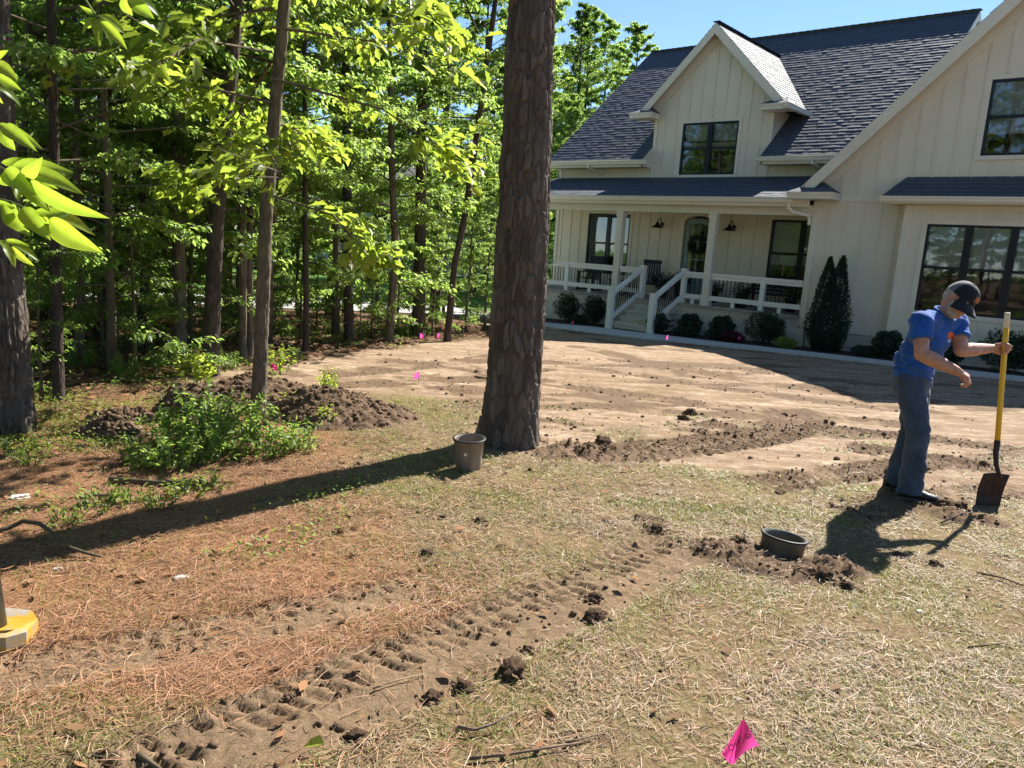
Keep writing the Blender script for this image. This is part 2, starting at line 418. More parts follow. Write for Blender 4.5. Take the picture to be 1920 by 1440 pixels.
wh = (-4.05, -2.20, 4.25, 5.88); bay_hole = (-5.0, -1.98, 0.55, 2.85)
wing_wall = wall('wing_front_wall', [(-7.6, -0.06), (0.9, -0.06), (0.9, wtop(0.9)), (WC, wtop(WC)), (-7.6, wtop(-7.6))], [rect(wh), rect(bay_hole)], 20.3)
battens(wing_wall, [WC + 0.405 * k for k in range(-10, 11)], 20.3, 3.36, lambda u: wtop(u) - 0.12, [wh])
battens(wing_wall, [-7.2, -6.79, -6.38, -5.97, -5.6, -0.9, -0.5, -0.1, 0.3], 20.3, 0.0, lambda u: 3.20)
hbox('corner_board', 'trim', wing_wall, -7.63, -7.47, 20.268, 20.42, -0.02, 3.20)
hbox('belly_band', 'trim', wing_wall, -7.45, -5.4, 20.275, 20.299, 3.21, 3.35)
hbox('belly_band', 'trim', wing_wall, -1.6, 0.9, 20.275, 20.299, 3.21, 3.35)
hbox('water_table', 'trim', wing_wall, -7.45, -5.4, 20.262, 20.299, -0.06, 0.10)
hbox('wing_side_wall', 'siding', house, -7.59, -7.45, 20.47, 27.5, -0.06, 3.4)
hbox('wing_side_wall', 'siding', house, 0.75, 0.89, 20.47, 30.0, -0.6, 3.4)
hbox('end_wall', 'siding', house, -17.59, -17.45, 22.47, 33.2, -0.6, 4.6)
HB().prism([(-17.55, 22.5, 4.6), (-17.55, 33.0, 4.6), (-17.55, 27.77, 9.3)], (0.1, 0, 0)).build('gable_wall', 'siding', house)
HB().prism([(-6.35, 22.5, 4.6), (-6.35, 33.0, 4.6), (-6.35, 27.77, 9.3)], (0.1, 0, 0)).build('gable_wall', 'siding', house)
hbox('rear_wall', 'siding', house, -17.4, 0.7, 33.0, 33.15, -0.6, 4.6)
# --- windows
window(-16.18, -14.45, 0.82, 2.85, 22.3, 2, 0.0)
window(-9.54, -7.66, 0.85, 2.82, 22.3, 2, 0.62)
window(-12.81, -10.93, 4.12, 5.69, 22.3, 2, 0.47)
window(-4.05, -2.20, 4.25, 5.88, 20.3, 2, 0.66)
# --- bay with three sashes
bw = wall('bay_wall', [(-5.32, -0.02), (-1.66, -0.02), (-1.66, 3.14), (-5.32, 3.14)], [rect((-4.80, -2.18, 0.70, 2.70))], 19.9, 0.12)
for u in (-5.32, -1.72): hbox('bay_side_wall', 'siding', house, u, u + 0.06, 20.022, 20.3, -0.02, 3.14)
window(-4.80, -2.18, 0.70, 2.70, 19.9, 3, 0.45, casing=0.11)
for u in (-5.25, -1.73): hbox('corner_board', 'trim', bw, u - 0.085, u + 0.085, 19.868, 19.899, 0.0, 3.12)
for k in range(6): hbox('batten', 'siding', bw, -4.72 + 0.44 * k - 0.03, -4.72 + 0.44 * k + 0.03, 19.878, 19.899, 2.81, 3.02)
for k in range(6): hbox('batten', 'siding', bw, -4.72 + 0.44 * k - 0.03, -4.72 + 0.44 * k + 0.03, 19.878, 19.899, 0.10, 0.58)
hbox('trim_board', 'trim', bw, -5.16, -1.82, 19.874, 19.899, 0.0, 0.10)
hbox('trim_board', 'trim', bw, -5.16, -1.82, 19.874, 19.899, 3.02, 3.13)

# --- roofs: every shingle is a wedge of its own with a butt edge, laid in courses
def shingles(name, E0, E1, R0, R1, parent, expo=0.19, seed=1, t0=0.011):
    r = np.random.RandomState(seed); E0, E1, R0, R1 = [np.array(L(*p)) for p in (E0, E1, R0, R1)]
    sl_ = np.linalg.norm((R0 + R1) / 2 - (E0 + E1) / 2); n = max(2, int(sl_ / expo)); V = []; F = []; T = []
    nrm = np.cross(E1 - E0, R0 - E0); nrm /= np.linalg.norm(nrm); nrm *= np.sign(nrm[2])
    dn = (E0 - R0) / np.linalg.norm(E0 - R0)
    for i in range(n):
        a0 = E0 + (R0 - E0) * i / n; a1 = E1 + (R1 - E1) * i / n; b0 = E0 + (R0 - E0) * (i + 1) / n; b1 = E1 + (R1 - E1) * (i + 1) / n
        wd = np.linalg.norm(a1 - a0); x = 0.0
        while x < wd - 1e-3:
            w_ = min(wd - x, r.uniform(0.10, 0.26)); w_ = wd - x if wd - x - w_ < 0.06 else w_
            s0 = x / wd; s1 = (x + w_ * 0.992) / wd; x += w_
            t = t0 * (1.4 if r.rand() < 0.45 else 1.0) * r.uniform(0.85, 1.2); ext = dn * 0.012 * r.rand()
            p = [a0 + (a1 - a0) * s0, a0 + (a1 - a0) * s1, b0 + (b1 - b0) * s1, b0 + (b1 - b0) * s0]
            o = len(V)
            V += [p[0] + nrm * t + ext, p[1] + nrm * t + ext, p[2] + nrm * 0.002, p[3] + nrm * 0.002, p[0] + ext, p[1] + ext]
            F += [(o, o + 1, o + 2, o + 3), (o + 4, o + 5, o + 1, o), (o + 4, o, o + 3, o + 4), (o + 5, o + 2, o + 1, o + 5)]
            T += [np.clip(r.normal(0.45, 0.19), 0, 1)] * 6
    hb = MB(); hb.v = [tuple(p) for p in V]; hb.f = [tuple(dict.fromkeys(f)) for f in F]; hb.t = T
    o = hb.build('shingles', 'shingle', parent); o['kind'] = 'stuff'; return o
def slope(name, E0, E1, R0, R1, under=0.06, m='soffit', **kw):
    b = HB(); up = [Vector(L(*p)) for p in (E0, E1, R1, R0)]
    b.add([p + Vector((0, 0, -0.004)) for p in up] + [p + Vector((0, 0, -under)) for p in up],
          [(0, 1, 2, 3), (7, 6, 5, 4), (0, 4, 5, 1), (1, 5, 6, 2), (2, 6, 7, 3), (3, 7, 4, 0)])
    o = b.build(name, m, house); shingles(name, E0, E1, R0, R1, o, **kw); return o
def cap(parent, a, b, w=0.16, seed=1):
    n = int((Vector(a) - Vector(b)).length / 0.25); q = HB(); A, B = Vector(a), Vector(b)
    for i in range(n):
        p = A.lerp(B, i / n); e = A.lerp(B, (i + 1.15) / n); q.bar(p + Vector((0, 0, 0.035)), e + Vector((0, 0, 0.022)), w, 0.012, (0, 0, 1))
    q.t = [rng.random() for _ in q.v]; q.build('ridge_cap', 'shingle', parent)
MS = (9.49 - 4.67) / (27.77 - 21.85)
mz = lambda v: 4.67 + MS * (v - 21.85)
main_roof = slope('roof', (-17.75, 22.36, mz(22.36)), (-6.18, 22.36, mz(22.36)), (-17.75, 27.77, 9.49), (-6.18, 27.77, 9.49), expo=0.165, seed=3, t0=0.013)
for ua, ub in ((-17.75, -13.84), (-9.88, -6.18)):
    slope('eave_roof', (ua, 21.72, mz(21.72)), (ub, 21.72, mz(21.72)), (ua, 22.36, mz(22.36)), (ub, 22.36, mz(22.36)), expo=0.165, seed=13, t0=0.013)
slope('roof', (-6.18, 33.82, mz(21.72)), (-17.75, 33.82, mz(21.72)), (-6.18, 27.77, 9.49), (-17.75, 27.77, 9.49), expo=0.4, seed=4)
cap(main_roof, (-17.75, 27.77, 9.49), (-6.18, 27.77, 9.49), 0.26)
slope('porch_roof', (-17.75, 19.90, 3.27), (-7.62, 19.90, 3.27), (-17.75, 22.295, 4.05), (-7.62, 22.295, 4.05), expo=0.19, seed=5)
de = DPK - 2.5
slope('dormer_roof', (DU - 2.5, 23.52, de), (DU - 2.5, 21.95, de), (DU, 26.6, DPK), (DU, 21.95, DPK), expo=0.17, seed=6)
dr = slope('dormer_roof', (DU + 2.5, 21.95, de), (DU + 2.5, 23.52, de), (DU, 21.95, DPK), (DU, 26.6, DPK), expo=0.17, seed=7)
cap(dr, (DU, 21.95, DPK), (DU, 26.5, DPK), 0.22)
we = WPK - 4.62
slope('wing_roof', (WC - 4.62, 30.0, we), (WC - 4.62, 19.90, we), (WC, 30.0, WPK), (WC, 19.90, WPK), expo=0.3, seed=8)
slope('wing_roof', (WC + 4.62, 19.90, we), (WC + 4.62, 30.0, we), (WC, 19.90, WPK), (WC, 30.0, WPK), expo=0.3, seed=9)
bz0, bz1 = 3.29, 3.80
slope('bay_roof', (-5.78, 19.50, bz0), (-1.2, 19.50, bz0), (-5.50, 20.296, bz1), (-1.48, 20.296, bz1), under=0.03, expo=0.17, seed=10)
HB().quad((-5.78, 20.29, bz0), (-5.78, 19.50, bz0), (-5.50, 20.29, bz1)).build('bay_roof_end', 'shingle', house)
# --- rake boards, gutters, returns
def rake(a, b, h, t, m='trim', name='rake_board'):
    """board whose upper edge runs from a to b (u, v, z), hanging h below it, t thick towards the house"""
    HB().prism([a, b, (b[0], b[1], b[2] - h), (a[0], a[1], a[2] - h)], (0, t, 0)).build(name, m, house)
for s in (-1, 1):
    rake((DU + s * 2.28, 21.93, de + 0.22 - 0.012), (DU, 21.93, DPK - 0.012), 0.30, 0.05)
    rake((DU + s * 2.10, 22.24, de + 0.38 - 0.10), (DU, 22.24, DPK - 0.10), 0.36, 0.05)
    rake((WC + s * 4.42, 19.88, we + 0.20 - 0.012), (WC, 19.88, WPK - 0.012), 0.36, 0.05)
    rake((WC + s * 4.20, 20.25, we + 0.40 - 0.12), (WC, 20.25, WPK - 0.12), 0.44, 0.045)
    b0 = (DU + s * 2.5, 0); 
for (uu, vv0, vv1, z0, z1) in ((-17.75, 21.72, 27.77, mz(21.72), 9.49), (-6.18, 21.72, 27.77, mz(21.72), 9.49)):
    for (va, vb) in ((vv0, vv1), (33.82, 27.77)):
        HB().prism([(uu, va, z0 - 0.01), (uu, vb, z1 - 0.01), (uu, vb, z1 - 0.27), (uu, va, z0 - 0.27)], (0.045 if uu < -10 else -0.045, 0, 0)).build('rake_board', 'trim', house)
def gutter(u0, u1, v, z, name='gutter', h=0.13, d=0.12):
    q = HB(); n = 7
    prof = [(0, 0), (-d * 0.55, 0), (-d * 0.75, h * 0.3), (-d * 0.78, h * 0.55), (-d, h * 0.8), (-d, h), (-d + 0.012, h), (-d + 0.012, h * 0.82), (0, h * 0.8)]
    q.prism([(u0, v + p[0], z - h + p[1]) for p in prof], (u1 - u0, 0, 0)); return q.build(name, 'gutter', house)
zE = mz(21.72) - 0.03
gutter(-17.78, -13.66, 21.74, zE); gutter(-9.98, -7.2, 21.74, zE)
for u0, u1 in ((-17.7, -13.9), (-9.82, -7.2)):
    hbox('soffit', 'soffit', house, u0, u1, 21.76, 22.27, zE - 0.19, zE - 0.16); hbox('fascia', 'trim', house, u0, u1, 21.741, 21.76, zE - 0.20, zE + 0.01)
for ue in (-13.835, -9.905):                      # closed ends of the eaves against the dormer
    HB().prism([(ue, 21.75, mz(21.75) - 0.05), (ue, 22.29, mz(22.29) - 0.05), (ue, 22.29, zE - 0.19), (ue, 21.75, zE - 0.19)], (0.02, 0, 0)).build('eave_end', 'trim', house)
gutter(-17.78, -8.02, 19.93, 3.26); hbox('fascia', 'trim', house, -17.7, -7.62, 19.931, 19.96, 3.04, 3.25)
gutter(-5.80, -1.18, 19.52, 3.285); hbox('soffit', 'soffit', house, -5.72, -1.24, 19.53, 20.29, 3.142, 3.165); hbox('fascia', 'trim', house, -5.74, -1.22, 19.521, 19.54, 3.12, 3.27)
def eave_return(uc, v0, v1, z, w, roofh, s, side=True):
    """boxed cornice with its own little hipped roof; s = direction in which it runs from the corner (towards the gable)"""
    a, b = sorted((uc, uc + s * w)); p = house
    q = HB(); q.box(a, b, v0, v1, z - 0.16, z); q.box(a - 0.025, b + 0.025, v0 - 0.025, v1, z - 0.055, z + 0.002); o = q.build('eave_return', 'trim', p)
    r = HB(); t = (a + b) / 2 - s * 0.0
    r.add([L(a - 0.02, v0 - 0.02, z + 0.006), L(b + 0.02, v0 - 0.02, z + 0.006), L(b + 0.02, v1, z + 0.006), L(a - 0.02, v1, z + 0.006), L(t - 0.12, v1, z + roofh), L(t + 0.12, v1, z + roofh)],
          [(0, 1, 5, 4), (1, 2, 5), (3, 0, 4)], 0.35); r.build('return_roof', 'shingle', o)
eave_return(DU - 2.62, 21.72, 22.26, de + 0.02, 0.82, 0.24, 1); eave_return(DU + 2.62, 21.72, 22.26, de + 0.02, 0.82, 0.24, -1)
gutter(DU + 2.5, DU + 2.64, 21.74, de + 0.02)
HB().bar((DU + 2.58, 21.75, de - 0.05), (DU + 2.58, 23.5, de - 0.05), 0.13, 0.13).build('gutter', 'gutter', house)
eave_return(-8.10, 19.62, 20.25, 3.38, 1.12, 0.30, 1); eave_return(WC + 4.75, 19.62, 20.25, 3.38, 1.12, 0.30, -1)
# downspouts
HB().tube([(-15.95, 21.66, zE - 0.08), (-15.95, 21.66, zE - 0.2), (-15.80, 22.2, zE - 0.34), (-15.80, 22.2, 4.12)], 0.042, 8).build('downspout', 'gutter', house)
HB().tube([(-8.35, 21.66, zE - 0.08), (-8.35, 21.66, zE - 0.2), (-8.2, 22.2, zE - 0.34), (-8.2, 22.2, 4.12)], 0.042, 8).build('downspout', 'gutter', house)
HB().tube([(-8.12, 19.86, 3.15), (-8.12, 19.86, 3.0), (-8.02, 19.95, 2.90), (-7.70, 20.16, 2.84), (-7.66, 20.2, 2.75), (-7.66, 20.2, 2.6)], 0.045, 8).build('downspout', 'gutter', house)

# --- porch: deck, beam, columns, rails, steps, brick base
hbox('porch_beam', 'trim', house, -17.65, -7.62, 20.2, 20.42, 2.83, 3.06)
hbox('frieze_board', 'trim', house, -17.65, -7.62, 20.18, 20.2, 2.98, 3.10)
hbox('porch_ceiling', 'soffit', house, -17.6, -7.62, 20.42, 22.28, 3.02, 3.06)
hbox('porch_deck', 'deck', house, -17.65, -7.6, 20.14, 22.29, 0.19, 0.25)
def column(u):
    q = HB(); q.box(u - 0.105, u + 0.105, 20.205, 20.415, 0.25, 2.829); o = q.build('porch_column', 'trim', house)
    hbox('column_cap', 'trim', o, u - 0.125, u + 0.125, 20.185, 20.435, 2.68, 2.83); hbox('column_base', 'trim', o, u - 0.125, u + 0.125, 20.185, 20.435, 0.25, 0.46)
for u in (-17.45, -13.50, -10.38): column(u)
def rail(u0, u1, posts, blocks):
    q = HB(); q.box(u0, u1, 20.245, 20.375, 1.10, 1.17).box(u0, u1, 20.27, 20.35, 1.00, 1.098)
    r = q.build('porch_rail', 'rail_white', house); hbox('bottom_rail', 'rail_white', r, u0, u1, 20.255, 20.365, 0.40, 0.53)
    for p in posts: hbox('rail_post', 'rail_white', r, p - 0.065, p + 0.065, 20.243, 20.378, 0.25, 1.099)
    for p in blocks: hbox('rail_block', 'rail_white', r, p - 0.05, p + 0.05, 20.275, 20.345, 0.25, 0.399)
    n = int((u1 - u0) / 0.115)
    for k in range(1, n):
        u = u0 + (u1 - u0) * k / n
        if all(abs(u - p) > 0.08 for p in posts): HB().box(u - 0.009, u + 0.009, 20.301, 20.319, 0.531, 0.999).build('baluster', 'black_metal', r)
rail(-17.34, -13.62, [-15.42], [-16.4, -14.5]); rail(-13.38, -12.62, [], []); rail(-11.06, -10.50, [], [-10.8]); rail(-10.26, -7.64, [-8.72], [-9.55, -8.2])
def stair_rail(u):
    q = HB(); q.box(u - 0.075, u + 0.075, 20.22, 20.38, 0.25, 1.22).box(u - 0.085, u + 0.085, 20.21, 20.39, 1.20, 1.245); o = q.build('stair_rail', 'rail_white', house)
    q = HB(); q.box(u - 0.08, u + 0.08, 18.60, 18.76, -0.62, 0.50).box(u - 0.088, u + 0.088, 18.592, 18.768, 0.50, 0.535); q.build('newel_post', 'rail_white', o)
    A = Vector((u, 18.76, 0.44)); B = Vector((u, 20.22, 1.14)); d = B - A
    HB().bar(A, B, 0.13, 0.075).bar(A - Vector((0, 0, 0.06)), B - Vector((0, 0, 0.06)), 0.07, 0.06).build('handrail', 'rail_white', o)
    HB().bar(A - Vector((0, 0, 0.72)), B - Vector((0, 0, 0.72)), 0.09, 0.11).build('bottom_rail', 'rail_white', o)
    for k in range(1, 13):
        p = A + d * k / 13; HB().box(u - 0.009, u + 0.009, p.y - 0.009, p.y + 0.009, p.z - 0.68, p.z - 0.07).build('baluster', 'black_metal', o)
stair_rail(-12.54); stair_rail(-11.14)
def bricks(parent, u0, u1, z0, z1, v, soldier=False, seed=1, bl=0.203, bh=0.067, name='brickwork'):
    r = random.Random(seed); q = HB(); row = 0; z = z0; j = 0.010
    if soldier: bl, bh = 0.070, (z1 - z0)
    while z < z1 - 0.02:
        zt = min(z + bh - j, z1); x = u0 - (bl / 2 if row % 2 and not soldier else 0)
        while x < u1 - 0.012:
            a = max(x, u0); b = min(x + bl - j, u1)
            if b - a > 0.015: dd = r.uniform(-0.002, 0.003); q.box(a, b, v - 0.012 - dd, v + 0.03, z, zt)
            x += bl
        z += bh; row += 1
    o = q.build(name, 'painted_brick', parent); o['kind'] = 'stuff'; return o
base = hbox('porch_base', 'mortar', house, -17.58, -7.62, 20.24, 20.40, -0.8, 0.19); bricks(base, -17.58, -12.66, -0.75, 0.12, 20.24, seed=2); bricks(base, -11.02, -7.85, -0.75, 0.12, 20.24, seed=3)
bricks(base, -17.58, -7.85, 0.125, 0.188, 20.22, soldier=True, seed=4)
pier = hbox('corner_pier', 'mortar', house, -7.86, -7.44, 20.18, 20.6, -0.8, -0.075); bricks(pier, -7.88, -7.42, -0.75, -0.08, 20.18, seed=5)
wbase = hbox('wing_base', 'mortar', house, -7.42, 0.88, 20.30, 20.5, -0.8, -0.07); bricks(wbase, -7.42, -5.4, -0.75, -0.075, 20.3, seed=6); bricks(wbase, -1.6, 0.88, -0.75, -0.075, 20.3, seed=7)
bbase = hbox('bay_base', 'mortar', house, -5.30, -1.70, 19.93, 20.28, -0.8, -0.03); bricks(bbase, -5.30, -1.70, -0.75, -0.04, 19.93, seed=8)
for k in range(5):
    z1 = 0.25 - 0.166 * (k); v0 = 20.20 - 0.33 * k if k else 20.20
    v0 = 20.14 - 0.33 * k; 
    if k == 0: continue
    z1 = 0.25 - 0.166 * k
    st = hbox('step', 'mortar', house, -12.46, -11.22, v0 + 0.006, 20.2 + 0.02 - 0.001 * k, z1 - 0.166, z1 - 0.058)
    bricks(st, -12.46, -11.22, z1 - 0.164, z1 - 0.062, v0 + 0.006, seed=20 + k, bh=0.052)
    q = HB(); n = 17
    for i in range(n):
        a = -12.47 + i * 1.26 / n; q.box(a, a + 1.26 / n - 0.009, v0 - 0.03, v0 + 0.30, z1 - 0.056 + rng.uniform(0, 0.002), z1)
    o = q.build('tread', 'painted_brick', st); o['kind'] = 'stuff'
# --- door with arched glazing
d = HB(); d.box(-12.36, -11.46, 22.33, 22.38, 0.27, 0.95).box(-12.36, -12.23, 22.33, 22.38, 0.95, 2.62).box(-11.59, -11.46, 22.33, 22.38, 0.95, 2.62)
pts = [(-11.91 + 0.45 * math.cos(t), 22.33, 2.62 + 0.17 * math.sin(t)) for t in [math.pi * k / 12 for k in range(13)]]
inn = [(-11.91 + 0.32 * math.cos(t), 22.33, 2.50 + 0.14 * math.sin(t)) for t in [math.pi * k / 12 for k in range(13)]]
for i in range(12): d.prism([pts[i], inn[i], inn[i + 1], pts[i + 1]], (0, 0.05, 0))
d.box(-11.925, -11.895, 22.335, 22.375, 0.95, 2.62).box(-12.23, -11.59, 22.335, 22.375, 2.06, 2.09).box(-12.23, -11.59, 22.335, 22.375, 1.5, 1.53)
door = d.build('door', 'door_paint', house)
HB().box(-12.25, -11.57, 22.35, 22.356, 0.94, 2.66).build('pane', 'glass', door)
HB().tube([(-11.52, 22.30, 1.15), (-11.52, 22.27, 1.15), (-11.52, 22.27, 1.40), (-11.52, 22.30, 1.40)], 0.012, 8).build('handle', 'black_metal', door)
fr = HB()
outer = [(-11.91 + 0.62 * math.cos(t), 22.27, 2.66 + 0.30 * math.sin(t)) for t in [math.pi * k / 14 for k in range(15)]]
inner = [(-11.91 + 0.51 * math.cos(t), 22.27, 2.66 + 0.20 * math.sin(t)) for t in [math.pi * k / 14 for k in range(15)]]
for i in range(14): fr.prism([outer[i], inner[i], inner[i + 1], outer[i + 1]], (0, 0.029, 0))
fr.box(-12.53, -12.42, 22.27, 22.299, 0.25, 2.66).box(-11.40, -11.29, 22.27, 22.299, 0.25, 2.66); fr.build('door_casing', 'trim', door)
HB().box(-12.4, -11.42, 22.9, 22.95, 0.25, 2.9).build('room', 'room', door)
# --- barn lamps
for k, u in enumerate((-13.22, -10.72)):
    o = HB().tube([(u, 22.29, 2.56), (u, 22.26, 2.56)], 0.065, 16).build('wall_lamp', 'lamp_navy', house)
    HB().tube([(u, 22.26, 2.56), (u, 22.18, 2.68), (u, 22.10, 2.74), (u, 22.02, 2.72), (u, 21.98, 2.62)], 0.015, 8).build('gooseneck', 'lamp_navy', o)
    c = L(u, 21.98, 0); MB().lathe([(0.0, 2.63 - HZ0), (0.035, 2.625 - HZ0), (0.05, 2.57 - HZ0), (0.10, 2.51 - HZ0), (0.19, 2.455 - HZ0), (0.195, 2.44 - HZ0), (0.18, 2.445 - HZ0), (0.09, 2.49 - HZ0), (0, 2.53 - HZ0)], 24, (c[0], c[1], 0)).build('lamp_shade', 'lamp_navy', o, True)

# ================================================================== GROUND
def poly_dist(x, y, pts):
    """distance to a polyline, arc length there, signed side"""
    best = np.full(x.shape, 1e9); arc = np.zeros(x.shape); side = np.zeros(x.shape); s0 = 0.0
    for (ax, ay), (bx, by) in zip(pts[:-1], pts[1:]):
        dx, dy = bx - ax, by - ay; ln = math.hypot(dx, dy); t = np.clip(((x - ax) * dx + (y - ay) * dy) / ln ** 2, 0, 1)
        ex = x - ax - t * dx; ey = y - ay - t * dy; d = np.hypot(ex, ey); m = d < best
        best = np.where(m, d, best); arc = np.where(m, s0 + t * ln, arc); side = np.where(m, np.sign(dx * ey - dy * ex), side); s0 += ln
    return best, arc, side
# wheel tracks of the machine that worked here: centre line, half width, depth, lug height, lug pitch, damp soil
TRACKS = [([(-1.75, 1.45), (-1.0, 2.05), (-0.46, 2.62), (-0.02, 3.05), (0.45, 3.55), (0.95, 4.1), (1.1, 4.35)], 0.23, 0.024, 0.030, 0.080, 0.30),
          ([(-2.1, 2.35), (-1.3, 2.8), (-0.75, 3.2), (-0.3, 3.55)], 0.16, 0.012, 0.026, 0.080, 0.25),
          ([(0.45, 6.15), (1.0, 6.35), (1.7, 6.85), (2.6, 7.6), (3.6, 8.9)], 0.32, 0.018, 0.032, 0.13, 0.85),
          ([(1.75, 5.45), (2.2, 5.75), (3.1, 6.35), (4.0, 6.9)], 0.24, 0.012, 0.028, 0.12, 0.7),
          ([(3.2, 7.35), (3.9, 7.0), (4.6, 6.65)], 0.30, 0.012, 0.03, 0.12, 0.75),
          ([(3.3, 8.2), (4.4, 8.0), (5.4, 7.6)], 0.24, 0.01, 0.03, 0.13, 0.8),
          ([(2.2, 4.9), (3.2, 5.6), (4.4, 6.1)], 0.22, 0.01, 0.02, 0.12, 0.5),
          ([(-2.6, 9.6), (-1.6, 11.0), (-0.6, 12.6), (0.2, 14.5)], 0.30, 0.008, 0.008, 0.16, 0.62),
          ([(-2.2, 8.9), (-1.3, 9.7), (-0.4, 10.6), (0.6, 12.4)], 0.28, 0.008, 0.008, 0.16, 0.62),
          ([(0.3, 13.2), (2.0, 12.1), (3.5, 10.6), (5.8, 9.6)], 0.30, 0.008, 0.006, 0.16, 0.5),
          ([(-1.0, 11.6), (0.8, 10.4), (2.6, 9.3), (5.0, 8.6)], 0.30, 0.008, 0.008, 0.15, 0.55),
          ([(1.2, 16.5), (2.6, 13.8), (4.2, 11.6), (6.4, 10.6)], 0.32, 0.008, 0.006, 0.17, 0.5),
          ([(0.6, 8.9), (2.2, 8.6), (4.0, 9.4)], 0.26, 0.008, 0.008, 0.14, 0.55)]
# dug up soil: x, y, radius, height, how dark
SPOTS = [(1.37, 4.17, 0.24, 0.035, 1.0), (1.83, 4.02, 0.22, 0.065, 1.0), (1.62, 3.98, 0.20, 0.03, 1.0), (1.35, 4.0, 0.16, 0.03, 0.9), (1.2, 4.25, 0.13, 0.025, 0.8), (3.12, 5.12, 0.22, 0.055, 1.0), (3.32, 5.02, 0.15, 0.04, 1.0), (2.2, 7.9, 0.24, 0.05, 1.0), (1.95, 7.55, 0.16, 0.04, .9),
         (0.62, 6.3, 0.26, 0.07, 1.0), (0.95, 6.45, 0.22, 0.05, 1.0), (0.38, 6.1, 0.2, 0.04, 0.8), (0.95, 4.55, 0.14, 0.03, 0.8), (-0.25, 8.3, 0.5, 0.03, 0.6), (-0.6, 9.2, 0.4, 0.03, 0.6)]
EDGE = [(-6.0, 2.5), (-4.3, 4.6), (-4.0, 6.9), (-4.0, 9.0), (-3.5, 10.7), (-2.86, 12.5), (-1.75, 15.1), (-0.6, 17.2), (-0.9, 22.0), (-2.0, 30.0)]
_ey = np.array([p[1] for p in EDGE]); _ex = np.array([p[0] for p in EDGE])
def forest(x, y):
    xe = np.interp(y, _ey, _ex); return smooth(0.7, -0.7, x - xe + 0.9 * (fbm(x * 0.7, y * 0.7, 31, 2) - 0.5)) * smooth(62, 50, y)
